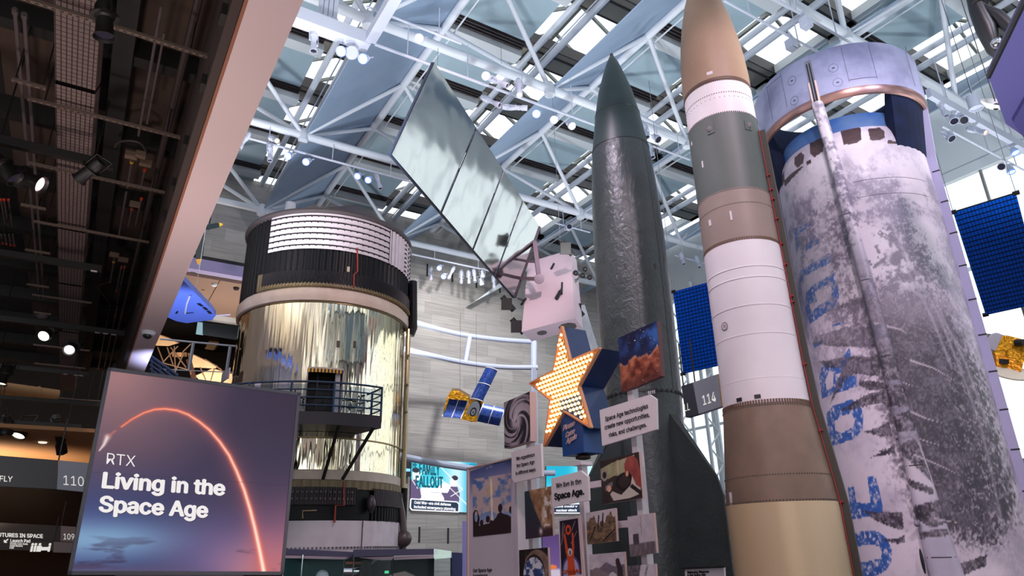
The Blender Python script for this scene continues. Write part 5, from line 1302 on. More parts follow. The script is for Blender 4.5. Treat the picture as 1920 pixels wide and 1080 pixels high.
for a in range(6):
    d = RT * math.cos(a) * .35 + UP * math.sin(a * 1.3) * .3; m.tube([c, c + d], .018, 6); m.ball(c + d, .1, 8, 6)
m.build('antenna_cluster', DARKM, sat)
SIL = mat('wing_silver', S(196, 198, 204), .3, .6, c2=S(160, 160, 168), ns=.8)
Wq = [onplane(q, atd((1095, 610), 22.5), (FW * -.6 + RT * .5).normalized()) for q in ((1068, 578), (1096, 571), (1130, 680), (1100, 700))]
MB().slab(Wq, FW, .06).build('lower_wing', SIL, sat)
m = MB()
for q in ((940, 120), (1051, 470), (820, 140)):
    p = atd(q, 19 if q[0] != 1051 else 22); m.tube([p, Vector((p.x, p.y, ZB))], .008, 5)
m.build('suspension_wire', mat('wire', S(120, 124, 130), .4), sat)

# ------------------------------------------------------------------ small three-winged satellite before the stone wall
kq = lambda x, y: (820 + x / 8.307, 680 + y / 8.307)
DS = 30.0
def at30(x, y): return atd(kq(x, y), DS)
s2 = thing('small_satellite', 'small satellite with curved blue cell wings and gold foil body before stone wall', 'satellite', at30(560, 760))
def cells():
    m, nt, p, out = newmat('solar_cells_blue'); n = noise(nt, 22, 3, .7, stretch=(1, 1, .5)); r = ramp(nt, [(.3, S(28, 30, 74)), (.5, S(34, 76, 156)), (.68, S(92, 98, 168))], n.outputs['Fac'])
    nt.links.new(r.outputs[0], p.inputs['Base Color']); p.inputs['Roughness'].default_value = .25; p.inputs['Metallic'].default_value = .3; return m
CELL = cells()
def curved(P, bulge, name):
    TL, TR, BR, BL = P; m = MB(); n = (TR - TL).cross(BL - TL).normalized(); n = n if n.dot(EYE - TL) > 0 else -n; N = 10
    for k in range(N):
        a, b = k / N, (k + 1) / N; fa, fb = bulge * (1 - (2 * a - 1) ** 2), bulge * (1 - (2 * b - 1) ** 2)
        A = [TL.lerp(BL, a) + n * fa, TR.lerp(BR, a) + n * fa, TR.lerp(BR, b) + n * fb, TL.lerp(BL, b) + n * fb]
        m.face(A, 0, smooth=True); m.face([p - n * .03 for p in A][::-1], 0)
    for t in (0, .5, 1):
        for k in range(N):
            a, b = k / N, (k + 1) / N; fa, fb = bulge * (1 - (2 * a - 1) ** 2), bulge * (1 - (2 * b - 1) ** 2)
            m.bar(TL.lerp(TR, t).lerp(BL.lerp(BR, t), a) + n * (fa + .005), TL.lerp(TR, t).lerp(BL.lerp(BR, t), b) + n * (fb + .005), .03, .02, n, 1)
    return m.build(name, [CELL, WHITE], s2)
curved([at30(185, 545), at30(478, 585), at30(365, 870), at30(75, 838)], -.18, 'solar_wing')
curved([at30(720, 640), at30(1060, 712), at30(965, 985), at30(615, 912)], .18, 'solar_wing')
P = [at30(755, 72), at30(940, 122), at30(705, 600), at30(515, 555)]
curved([P[1], P[2], P[3], P[0]], .18, 'solar_wing')
hx = [at30(505, 568), at30(718, 605), at30(612, 930), at30(368, 885)]
m = MB().slab(hx, FW, .5); m.build('foil_body', GOLDF, s2)
m = MB(); m.slab([at30(215, 430), at30(330, 440), at30(505, 545), at30(490, 600), at30(185, 560), at30(130, 740), at30(90, 775), at30(150, 540)], FW, .7); m.build('foil_shroud', GOLDF, s2)
cD = at30(560, 752) - FW * .02; xa = (at30(690, 640) - at30(430, 870)).normalized(); ya = (at30(640, 860) - at30(500, 620)).normalized()
e = lambda rx, ry, ox, oy, dz: [cD + RT * (rx * math.cos(k * PI / 16) * .85 + ox + ry * math.sin(k * PI / 16) * .25) + UP * (ry * math.sin(k * PI / 16) + oy) - FW * dz for k in range(32)]
m = MB(); m.face(e(.36, .48, .05, 0, .02), 0); m.face(e(.31, .45, 0, 0, .05), 1); m.face(e(.16, .2, 0, -.03, .07), 0); m.face(e(.11, .14, 0, -.03, .09), 1); m.ball(cD - FW * .1 - UP * .03, .03, 8, 6, 0)
m.build('antenna_dish', [BLACKP, mat('dish_white', S(222, 222, 228), .35)], s2)
m = MB(); p = at30(610, 560); m.tube([p, p + ZZ * 4], .006, 5); p = at30(350, 900); m.tube([p, p + ZZ * 5.0], .006, 5); m.build('suspension_wire', BLACKP, s2)

# ------------------------------------------------------------------ blue solar wings
def bluecells():
    m, nt, p, out = newmat('solar_grid_blue'); uv = nd(nt, 'ShaderNodeUVMap').outputs[0]
    b = nd(nt, 'ShaderNodeTexBrick'); b.offset = 0; b.squash = 1; b.inputs['Scale'].default_value = 1; b.inputs['Brick Width'].default_value = .062; b.inputs['Row Height'].default_value = .042; b.inputs['Mortar Size'].default_value = .0045; b.inputs['Mortar Smooth'].default_value = 0
    b.inputs['Color1'].default_value = (*S(8, 92, 214), 1); b.inputs['Color2'].default_value = (*S(6, 84, 200), 1); b.inputs['Mortar'].default_value = (*S(14, 20, 40), 1)
    nt.links.new(uv, b.inputs[0]); nt.links.new(b.outputs[0], p.inputs['Base Color']); p.inputs['Roughness'].default_value = .3
    p.inputs['Specular IOR Level'].default_value = .3; return m
BCELL = bluecells()
def bluewing(label, px, D, asp, notes=True):
    Q = quad4(px, D); c = sum(Q, Vector()) / 4; o = thing('solar_wing', label, 'solar panel', c, 'blue solar wings')
    n = (Q[1] - Q[0]).cross(Q[3] - Q[0]).normalized(); n = n if n.dot(EYE - c) > 0 else -n
    w = (Q[1] - Q[0]).length; h = (Q[3] - Q[0]).length
    m = MB(); m.face([q + n * .03 for q in (Q[3], Q[2], Q[1], Q[0])], 0, [(0, 0), (asp, 0), (asp, 1), (0, 1)]); m.build('cell_face', BCELL, o)
    MB().slab(Q, -n, .05).build('backing', DARKM, o)
    m = MB()
    for q in Q: m.box(q, (Q[1] - Q[0]).normalized() * .09, (Q[3] - Q[0]).normalized() * .05, n * .05)
    m.build('corner_bracket', DARKM, o)
    m = MB(); 
    for q in Q[:2]: m.tube([q, Vector((q.x, q.y, ZB))], .01, 5)
    m.build('suspension_wire', bpy.data.materials['wire'], o); return o
bluewing('bright blue gridded solar wing beside the ring-fin booster, at right edge', [(1787, 398), (1905, 362), (1958, 566), (1848, 590)], 26, 1.1)
bluewing('bright blue gridded solar wing between the dark rocket and missile', [(1262, 547), (1372, 517), (1392, 676), (1281, 701)], 22, 1.1)
# gold foil satellite at the right edge
gs = thing('gold_satellite', 'gold foil satellite hanging in front of the bright windows', 'satellite', atd((1890, 655), 22))
kg = lambda x, y: atd((1740 + x / 2.4, 330 + y / 2.4), 22)
m = MB(); m.slab([kg(275, 720), kg(360, 718), kg(470, 745), kg(470, 835), kg(360, 845), kg(300, 800)], FW, .9); m.build('foil_body', GOLDF, gs)
m = MB(); m.slab([kg(305, 795), kg(430, 840), kg(420, 880), kg(310, 880)], FW, .5); m.build('foil_skirt', mat('foil_orange', S(214, 140, 40), .3, .9, bump=.6, bs=12, bd=.04), gs)
m = MB(); m.lathe(kg(306, 747), [(0, .05), (.24, .05), (.25, 0), (0, 0)], 24, ax=(RT, UP, -FW)); m.build('dish', mat('dish_grey', S(190, 186, 196), .4), gs)
m = MB(); m.lathe(kg(365, 885), [(0, -.02), (.5, .0), (.5, .04), (0, .1)], 28, ax=(RT, (FW * .9 + UP * .3).normalized(), (UP * .95 - FW * .3).normalized())); m.build('antenna_disc', mat('disc_cream', S(232, 222, 196), .5), gs)
m = MB(); m.tube([kg(385, 748) - FW * .1, kg(395, 745) - FW * .3], .09, 10).box(kg(330, 832) - FW * .1, RT * .06, UP * .06, FW * .1); m.build('thruster', DARKM, gs)

# ------------------------------------------------------------------ lit screens on the stone wall
BS = BW - .12
def f_film(u, v):
    c = mixc(C(70, 196, 216), C(190, 226, 240), sstep(.35, .7, u)); c = mixc(c, C(60, 176, 208), sstep(.7, .9, u)); c = mixc(c, C(30, 140, 178), np.maximum(ell(u, v, 1.0, .45, .16, .5), ell(u, v, .95, .85, .1, .14)))
    c = mixc(c, C(244, 248, 252), inpoly(u, v, [(.16, .45), (.38, .45), (.5, .58), (.62, .5), (.7, .25), (.16, .1), (.1, .3)]))
    c = mixc(c, C(246, 246, 250), np.maximum(ell(u, v, .08, .68, .06, .12), ell(u, v, .64, .58, .055, .1))); c = mixc(c, C(52, 46, 60), np.maximum(ell(u, v, .07, .78, .055, .05), ell(u, v, .66, .67, .05, .05)))
    c = mixc(c, C(96, 82, 118), np.maximum(inpoly(u, v, [(-.02, .6), (.06, .6), (.14, .4), (.16, .25), (.05, .1), (-.02, .05)]), inpoly(u, v, [(.45, .36), (.55, .36), (.6, .5), (.7, .5), (.74, .35), (.72, .15), (.5, .15), (.5, .25)])))
    for P in ([(.38, .95), (.02, .58), (.1, .42)], [(.38, .95), (.78, .45), (.6, .3)], [(.2, .42), (.42, .66), (.98, .0)]): c = mixc(c, C(250, 252, 255), np.exp(-(segd(u, v, P, 1.2)[0] / .008) ** 2))
    return mixc(c, C(140, 130, 160), (np.abs(v - .36) < .006) * ((u > .3) & (u < .44)))
sc1 = thing('video_screen', 'cyan lit wall screen headed THE FAMILY with civil defense caption', 'screen', onB((825, 910), BS), 'lit screens on the stone wall')
q1 = [onB(q, BS) for q in ((771, 861), (893, 868), (893, 962), (769, 955))]
MB().slab(q1, DB, .08).build('cabinet', DARKM, sc1)
picture('picture', q1, 150, 120, f_film, SCREENB, sc1, .01)
TEAL = emis('screen_teal_text', S(16, 96, 116), 1)
ks = lambda x, y: (740 + x / 7.715, 840 + y / 7.715)
def sct(s_, par, m_, bl, br, tl, bd=.02, B=BS - .02): lettering(s_, par, m_, onB(bl, B), onB(br, B), onB(tl, B), bold=bd, off=.01, thick=.01)
sct('THE', sc1, TEAL, ks(225, 288), ks(322, 294), ks(225, 192), .05); sct('FAMILY', sc1, TEAL, ks(352, 378), ks(655, 392), ks(352, 216), .05); sct('FALLOUT', sc1, TEAL, ks(300, 560), ks(700, 575), ks(300, 405), .05)
CAPN = emis('caption_navy', S(26, 50, 78), 1); CAPW = emis('caption_white', (.95, .95, 1), 1.1)
def caption(par, P, lines, B=BS - .03):
    MB().slab([onB(q, B) for q in P], DB, .02).build('caption_box', CAPN, par)
    W2 = [onB(q, B) for q in P]; m = MB()
    for i in range(len(W2)): m.bar(W2[i], W2[(i + 1) % len(W2)], .06, .04, DB)
    m.build('caption_border', CAPW, par)
    for l in lines: sct(l[0], par, CAPW, l[1], l[2], l[3], .02, B - .02)
caption(sc1, [ks(235, 735), ks(900, 780), ks(930, 815), ks(925, 925), ks(250, 895), ks(225, 860)], [('Cold War-era civil defense', ks(280, 805), ks(812, 838), ks(282, 765)), ('included emergency planning', ks(276, 868), ks(878, 902), ks(278, 828))])
sc2 = thing('video_screen', 'cyan lit wall screen behind the We live sign, captioned nuclear attack', 'screen', onB((1060, 915), BS), 'lit screens on the stone wall')
q2 = [onB(q, BS) for q in ((1024, 875), (1150, 872), (1150, 964), (1034, 962))]
q2 = [onB((1024, 874), BS), onB((1130, 874), BS), onB((1130, 962), BS), onB((1024, 962), BS)]
MB().slab(q2, DB, .08).build('cabinet', DARKM, sc2)
picture('picture', q2, 60, 60, lambda u, v: mixc(mixc(C(150, 226, 238), C(20, 168, 200), sstep(.2, .8, v) * sstep(.7, .3, u)), C(226, 244, 250), sstep(.5, .9, u) * .6), SCREENB, sc2, .01)
caption(sc2, [(1031, 946), (1112, 944), (1112, 962), (1035, 962), (1031, 957)], [('Citizens could v', k45(760, 502), k45(1000, 500), k45(760, 484)), ('nuclear attack', k45(822, 536), k45(998, 534), k45(822, 516))])
sc3 = thing('video_screen', 'tiny bright blue screen low on the wall beside the gold cylinder', 'screen', onB((762, 881), BS - .3), 'lit screens on the stone wall')
MB().slab([onB(q, BS - .3) for q in ((752, 863), (771, 864), (771, 893), (752, 893))], DB, .2).build('cabinet', DARKM, sc3)
MB().slab([onB(q, BS - .32) for q in ((756, 878), (769, 879), (769, 884), (756, 884))], -DB, .02).build('picture', emis('blue_screen', S(120, 190, 255), 1.6), sc3)
q5 = [onB(q, BW - 1.2) for q in ((1016.7, 1003), (1080, 1001), (1084, 1090), (1018, 1090))]
sc4 = thing('video_screen', 'purple-lit poster screen behind the orange figure poster', 'screen', sum(q5, Vector()) / 4, 'lit screens on the stone wall')
MB().slab(q5, DB, .1).build('cabinet', DARKM, sc4)
picture('picture', q5, 50, 70, lambda u, v: mixc(mixc(mixc(C(120, 92, 150), C(84, 62, 116), v), C(200, 186, 206), sstep(.3, .22, v)), C(226, 120, 60), ell(u, v, .2, .3, .2, .05) * 1.0), SCREEN, sc4, .01)

# ------------------------------------------------------------------ gallery number signs
def gsign(label, A4, split, B4, texts, plane, edge=None, t=.16, cols=(S(40, 40, 44), S(126, 128, 140))):
    Q = [plane(q) for q in A4]; o = thing('gallery_sign', label, 'sign', sum(Q, Vector()) / 4, 'hanging gallery signs')
    n = (Q[1] - Q[0]).cross(Q[3] - Q[0]).normalized(); n = n if n.dot(EYE - Q[0]) < 0 else -n
    MB().slab(Q, n, t).build('dark_panel', mat('sign_dark', cols[0], .5), o); Q2 = [plane(q) for q in B4]
    MB().slab(Q2, n, t).build('number_panel', mat('sign_grey', cols[1], .5), o)
    if edge: MB().slab([plane(q) for q in edge], n, t * 1.02).build('edge_strip', mat('sign_ochre', S(206, 150, 60), .5), o)
    m = MB()
    for q in (Q[0], Q[1]): m.tube([q + n * t / 2, q + n * t / 2 + ZZ * 1.2], .02, 6)
    m.build('drop_rod', DARKM, o)
    LT = emis('sign_letter', (.9, .86, .8), .8)
    for s_, bl, br, tl, bd in texts: lettering(s_, o, LT, plane(bl), plane(br), plane(tl), bold=bd, off=.006)
    return o
km = lambda x, y: (x / 3.375, 760 + y / 3.375)
pA = lambda b: (lambda q: onB(q, b))
gsign('dark hanging gallery sign ending FLY with number 110', [km(-160, 305), km(370, 348), km(360, 530), km(-160, 505)], 0, [km(372, 348), km(640, 372), km(612, 556), km(360, 531)],
      [('FLY', km(-4, 480), km(78, 484), km(0, 446), .01), ('110', km(402, 503), km(530, 512), km(402, 443), -.01)], pA(24))
gsign('dark hanging gallery sign FUTURES IN SPACE with number 109', [km(-150, 735), km(386, 762), km(382, 860), km(-150, 842)], 0, [km(386, 762), km(620, 780), km(616, 872), km(382, 860)],
      [('FUTURES IN SPACE', km(-32, 830), km(272, 840), km(-32, 806), .02), ('109', km(402, 848), km(470, 850), km(402, 812), -.005)], pA(44))
o = gsign('dark hanging directory panel pointing to the Launch Pad', [km(-140, 842), km(340, 860), km(335, 920), km(-140, 912)], 0, [km(341, 862), km(500, 870), km(498, 935), km(336, 930)],
      [('Launch Pad', km(66, 866), km(192, 868), km(66, 846), .02), ('Family Care Suite', km(64, 880), km(176, 883), km(64, 869), .02), ('Quiet Rooms', km(62, 893), km(144, 895), km(62, 882), .02), ('Café', km(60, 906), km(88, 907), km(60, 895), .02)], pA(43.8))
LT2 = bpy.data.materials['sign_letter']
m = MB(); pl = pA(43.76)
m.bar(pl(km(28, 866)), pl(km(52, 846)), .05, .04, DB); m.bar(pl(km(28, 866)), pl(km(28, 852)), .05, .04, DB); m.bar(pl(km(28, 866)), pl(km(44, 867)), .05, .04, DB)
for x, w in ((202, 1), (222, 1), (248, 2), (282, 3), (312, 1)):
    c = pl(km(x, 902)); m.box(c - ZZ * .04, DA * (.05 * w), DB * .02, ZZ * (.14 if w < 3 else .08))
    if w < 3: m.ball(c + ZZ * .17, .06, 8, 6)
m.build('pictogram', LT2, o)
gsign('small far hanging sign reading WRIGHT BROTHERS', [km(168, 955), km(390, 962), km(386, 1045), km(164, 1040)], 0, [km(391, 962), km(520, 968), km(516, 1052), km(387, 1046)],
      [('WRIGHT BROTHERS', km(174, 1004), km(308, 1008), km(174, 992), .02), ('THOMAS W. HAAS', km(216, 1030), km(312, 1032), km(216, 1021), .02), ('WE ALL FLY', km(212, 1042), km(292, 1044), km(212, 1033), .02), ('107', km(400, 1008), km(446, 1010), km(400, 992), 0), ('108', km(400, 1048), km(446, 1050), km(400, 1032), 0)], pA(62))
k114 = lambda x, y: (1080 + x / 2, 540 + y / 2)
pN = lambda q: onA(q, 13.5)
gsign('hanging gallery sign with number 114 behind the missile', [k114(395, 368), k114(438, 354), k114(460, 472), k114(412, 486)], 0, [k114(438, 354), k114(533, 322), k114(545, 444), k114(460, 472)],
      [('LL', k114(408, 463), k114(428, 457), k114(406, 436), .0), ('114', k114(478, 440), k114(526, 424), k114(473, 405), .0)], pN, edge=[k114(533, 322), k114(541, 320), k114(552, 442), k114(545, 444)], cols=(S(64, 66, 78), S(176, 178, 190)))  # lighter panel colours stand in for light falling on this sign

# ================================================================== low dark ceiling services
def rod(label, name, q0, q1, z, r, mtl, group, cat='conduit', along='b', ext=None, extra=None):
    p, q = atz(q0, z), atz(q1, z)
    (a0, b0), (a1, b1) = ab(p), ab(q)
    if along == 'b': a0 = a1 = (a0 + a1) / 2; b0, b1 = (b0, b1) if ext is None else ext
    else: b0 = b1 = (b0 + b1) / 2
    return W(a0, b0, z), W(a1, b1, z)
def conduit(label, q0, q1, z, r, mtl=CONDUIT, ext=None, couple=(), cm=None):
    P, Q = rod(None, None, q0, q1, z, r, mtl, None, ext=ext)
    o = thing('conduit', label, 'conduit', (P + Q) / 2, 'conduits under the dark ceiling')
    MB().tube([P, Q], r, 8).build('pipe', mtl, o)
    for q in couple:
        c = atz(q, z); c = W(ab(P)[0], ab(c)[1], z); MB().tube([c - DB * r * 1.6, c + DB * r * 1.6], r * 1.45, 8).build('coupling', cm or REDC, o)
    return o
ZC = 8.6
conduit('left of the twin grey conduits at the far left of the dark ceiling', (41, 20), (68, 560), ZC, .028, couple=((44, 27),), cm=CONDUIT)
conduit('right of the twin grey conduits at the far left of the dark ceiling', (59, 30), (76, 560), ZC, .028, couple=((59, 34),), cm=CONDUIT)
conduit('thin grey conduit above the red-ringed junction boxes, left of pair', (300, 10), (262, 255), ZC, .022)
conduit('thin grey conduit above the red-ringed junction boxes, right of pair', (309, 62), (275, 232), ZC, .018)
conduit('thick dark pipe running beside the black gap of the dark ceiling', (352, 60), (232, 590), ZC, .055, CONDUITB, ext=(3, 24))
conduit('grey conduit below the upper junction box with a yellow ring', (248, 302), (238, 352), ZC, .022, couple=((247, 304),), cm=YELC)
conduit('grey conduit with a red ring below the right junction box', (272, 320), (264, 350), ZC, .02, couple=((274, 320),))
conduit('long grey conduit left of the brown deck edge', (236, 360), (224, 440), ZC, .022, ext=None)
conduit('short conduit with red ring under the small junction box', (246, 390), (242, 425), ZC, .02, couple=((245, 392),))
conduit('conduit with red ring right of the small junction box', (264, 372), (255, 425), ZC, .02, couple=((264, 373),))
conduit('conduit with yellow rings beside the lower junction boxes', (214, 478), (208, 530), ZC, .022, couple=((214, 491),), cm=YELC)
conduit('red-ringed conduit right of the lower junction boxes, left of pair', (226, 498), (220, 548), ZC, .02, couple=((225, 501), (220, 546)))
conduit('red-ringed conduit right of the lower junction boxes, right of pair', (232, 498), (222, 568), ZC, .02, couple=((231, 500),))
conduit('brown conduit falling towards the title screen, left of three', (203, 572), (187, 690), ZC, .018, couple=((201, 591), (185, 692)))
conduit('brown conduit falling towards the title screen, middle of three', (214, 572), (200, 690), ZC, .018, couple=((213, 591), (207, 646)))
conduit('brown conduit falling towards the title screen, right of three', (222, 575), (212, 690), ZC, .022, couple=((217, 594),))
for k, (x0, y0, x1, y1) in enumerate(((3, 375, 8, 420), (9, 375, 14, 422), (17, 375, 22, 424), (3, 440, 4, 456), (10, 440, 11, 457), (18, 440, 19, 459), (25, 440, 26, 460))):
    conduit(['red-tipped conduit at the left frame edge, first of upper three', 'red-tipped conduit at the left frame edge, second of upper three', 'red-tipped conduit at the left frame edge, third of upper three', 'short red-tipped conduit at left edge, first of lower four', 'short red-tipped conduit at left edge, second of lower four', 'short red-tipped conduit at left edge, third of lower four', 'short red-tipped conduit at left edge, fourth of lower four'][k], (x0, y0), (x1, y1), 8.9, .018, couple=(((x1, y1),) if k > 2 else ((x0, y0),)))
# curved conduit loop between the boxes
P = [atz(q, ZC) for q in ((215, 276), (220, 268), (232, 264), (248, 264), (262, 268), (270, 276), (275, 288))]
solo(MB().tube(smooth_pts(P), .02, 8), 'conduit', CONDUITB, 'dark curved conduit looping over the junction boxes', 'conduit', group='conduits under the dark ceiling')
P = [atz(q, ZC) for q in ((209, 522), (207, 528), (180, 537), (200, 560), (206, 568))]
solo(MB().tube(P, .018, 8), 'conduit', CONDUITB, 'bent conduit kinked like an elbow below lower junction boxes', 'conduit', group='conduits under the dark ceiling')
for k, (q, w, h) in enumerate((((246, 291), .10, .07), ((264, 290), .08, .06), ((273, 306), .1, .055), ((253, 383), .1, .05), ((214, 478), .1, .045), ((231, 487), .11, .05))):
    c = atz(q, ZC - .06)
    o = solo(MB().box(c, DA * w, DB * h, ZZ * .05), 'junction_box', JBOX, ['tan junction box with a dark conduit loop above it', 'small tan junction box with red rings, right of the first', 'tan junction box near the thick dark pipe, uppermost right', 'lone tan junction box below the upper cluster', 'left of the two lower tan junction boxes', 'right of the two lower tan junction boxes'][k], 'junction box', group='junction boxes')
# wire-mesh cable tray
tray = thing('cable_tray', 'wide wire-mesh cable tray running along the dark ceiling', 'cable tray', W(-1.06, 12, 8.25))
def traymat():
    m, nt, p, out = newmat('tray_mesh'); uv = nd(nt, 'ShaderNodeUVMap').outputs[0]; b = nd(nt, 'ShaderNodeTexBrick'); b.offset = 0; b.squash = 1; b.inputs['Scale'].default_value = 1
    b.inputs['Brick Width'].default_value = .065; b.inputs['Row Height'].default_value = .1; b.inputs['Mortar Size'].default_value = .008; b.inputs['Mortar Smooth'].default_value = .2
    b.inputs['Color1'].default_value = (*S(112, 94, 92), 1); b.inputs['Color2'].default_value = (*S(104, 88, 86), 1); b.inputs['Mortar'].default_value = (*S(30, 24, 24), 1)
    nt.links.new(uv, b.inputs[0]); nt.links.new(b.outputs[0], p.inputs['Base Color']); p.inputs['Roughness'].default_value = .7; return m
TM = traymat(); a0, a1 = -1.31, -.80
segs = [(2, 7.9), (8.05, 10.4), (10.5, 12.6), (12.7, 15.9), (16, 19.5), (19.6, 24), (24.1, 33)]
for b0, b1 in segs:
    m = MB(); m.face([W(a0, b0, 8.2), W(a1, b0, 8.2), W(a1, b1, 8.2), W(a0, b1, 8.2)], 0, [(a0, b0), (a1, b0), (a1, b1), (a0, b1)])
    m.face([W(a1, b0, 8.2), W(a1, b1, 8.2), W(a1 + .04, b1, 8.36), W(a1 + .04, b0, 8.36)], 0, [(0, b0), (0, b1), (.16, b1), (.16, b0)])
    m.face([W(a0, b0, 8.2), W(a0, b1, 8.2), W(a0, b1, 8.36), W(a0, b0, 8.36)], 0, [(0, b0), (0, b1), (.16, b1), (.16, b0)])
    m.abox(a0 + .02, a1 - .02, b0, b1, 8.24, 8.34, 1); m.build('mesh_section', [TM, DARKM], tray)
# perforated strut channels along the cross axis
def channel(label, q0, q1, z=8.08, w=.055, solid=False, cat='strut channel', group='perforated strut channels', name='strut_channel'):
    P, Q = rod(None, None, q0, q1, z, 0, None, None, along='a'); o = thing(name, label, cat, (P + Q) / 2, group)
    m = MB().bar(P, Q, w, .045, ZZ)
    if not solid:
        L = (Q - P).length; n = int(L / .085)
        for k in range(n): m.box(P.lerp(Q, (k + .5) / n) - ZZ * .022, (Q - P).normalized() * .022, (Q - P).normalized().cross(ZZ) * .011, ZZ * .003, 1)
    m.build('channel', [STRUT, DARKM], o)
    m = MB()
    for t in (.1, .9): p = P.lerp(Q, t); m.tube([p, Vector((p.x, p.y, ZD))], .01, 5)
    m.build('hanger_rod', DARKM, o); return o
for lab, q0, q1 in (('uppermost perforated channel across the mesh tray, near frame top', (30, -6), (390, 104)), ('short perforated channel left of the tray, second row', (22, 148), (86, 166)),
    ('long perforated channel crossing the tray to the brown inner lining', (52, 184), (338, 258)), ('perforated channel crossing the tray below the black lighting bar', (52, 292), (306, 372)),
    ('short perforated channel left of the tray above the lit lamp', (39, 383), (86, 393)), ('perforated channel crossing above the second lighting bar', (63, 411), (278, 458)),
    ('short perforated channel just above the second lighting bar', (47, 467), (94, 477)), ('perforated channel just under the second lighting bar', (81, 492), (190, 508)),
    ('perforated channel crossing at the disc speaker, upper', (60, 553), (172, 568)), ('short perforated channel left of the tray, above the speaker', (50, 532), (92, 540)),
    ('perforated channel between the two lit lamps', (62, 644), (168, 660)), ('perforated channel below the brightly lit lamp', (64, 680), (160, 692)), ('lowest perforated channel near the title screen', (106, 744), (190, 754))):
    channel(lab, q0, q1)
# lighting bars (solid black)
for lab, q0, q1 in (('black lighting bar, uppermost, carrying the aimed lamp', (-40, 258), (214, 308)), ('black lighting bar, second from the top, with pale end tag', (-40, 466), (190, 506)),
    ('black lighting bar, third from top, with white labels', (-40, 584), (232, 632)), ('black lighting bar, fourth from top, with one white label', (-40, 680), (166, 704)), ('black lighting bar, fifth from top, near the screen corner', (-40, 740), (196, 760)), ('lowest black lighting bar, carrying lamps above the tan ceiling', (-40, 782), (152, 804))):
    zz = 7.7 if 'lowest' not in lab else 7.0
    P, Q = rod(None, None, q0, q1, zz, 0, None, None, along='a'); o = thing('lighting_bar', lab, 'lighting bar', (P + Q) / 2, 'black lighting bars')
    MB().bar(P, Q, .11, .14, ZZ).build('bar', DARKM, o)
    if 'tag' in lab or 'label' in lab:
        m = MB(); T = {'second': (.88,), 'third': (.74, .8, .86), 'fourth': (.72, .82, .87)}[[k for k in ('second', 'third', 'fourth') if k in lab][0]]
        for t in T: m.box(P.lerp(Q, t + .06) - ZZ * .075 - DB * 0, DA * .06, DB * .04, ZZ * .005)
        m.build('paper_label', SIGNW, o)
    m = MB()
    for t in (.15, .85): p = P.lerp(Q, t); m.tube([p, Vector((p.x, p.y, ZD if 'lowest' not in lab else 9.3))], .014, 5)
    m.build('hanger_rod', DARKM, o)
# big brown duct low at the left
P, Q = atz((-40, 722), 8.4), atz((108, 742), 8.4)
solo(MB().tube([P, Q], .26, 16).tube([P.lerp(Q, .72), P.lerp(Q, .74)], .29, 16), 'air_duct', mat('duct_brown', S(150, 112, 74), .5), 'round brown air duct low in the dark ceiling at left', 'duct')
o = thing('ceiling_speaker', 'grey disc loudspeaker under the dark ceiling left of the tray', 'speaker', atz((80, 594), 8.0))
MB().box(atz((80, 590), 8.06), DA * .2, DB * .16, ZZ * .02).build('mount_plate', STRUT, o); MB().lathe(atz((80, 594), 8.0), [(0, -.08), (.1, -.07), (.16, 0), (.16, .05), (0, .05)], 20).build('dome', CONDUIT, o)
# security camera below the beam
sc_ = thing('security_camera', 'white dome security camera under the pink downstand beam', 'camera', atz((278, 622), ZF))
c = atz((278, 622), ZF); MB().lathe(c, [(0, -.1), (.13, -.09), (.17, -.04), (.17, 0), (0, 0)], 24).build('housing', TRUSS, sc_); MB().ball(c - ZZ * .1, .11, 16, 10, sq=(1, 1, .8)).build('dome_lens', mat('dome_dark', (.02, .02, .025), .08), sc_)
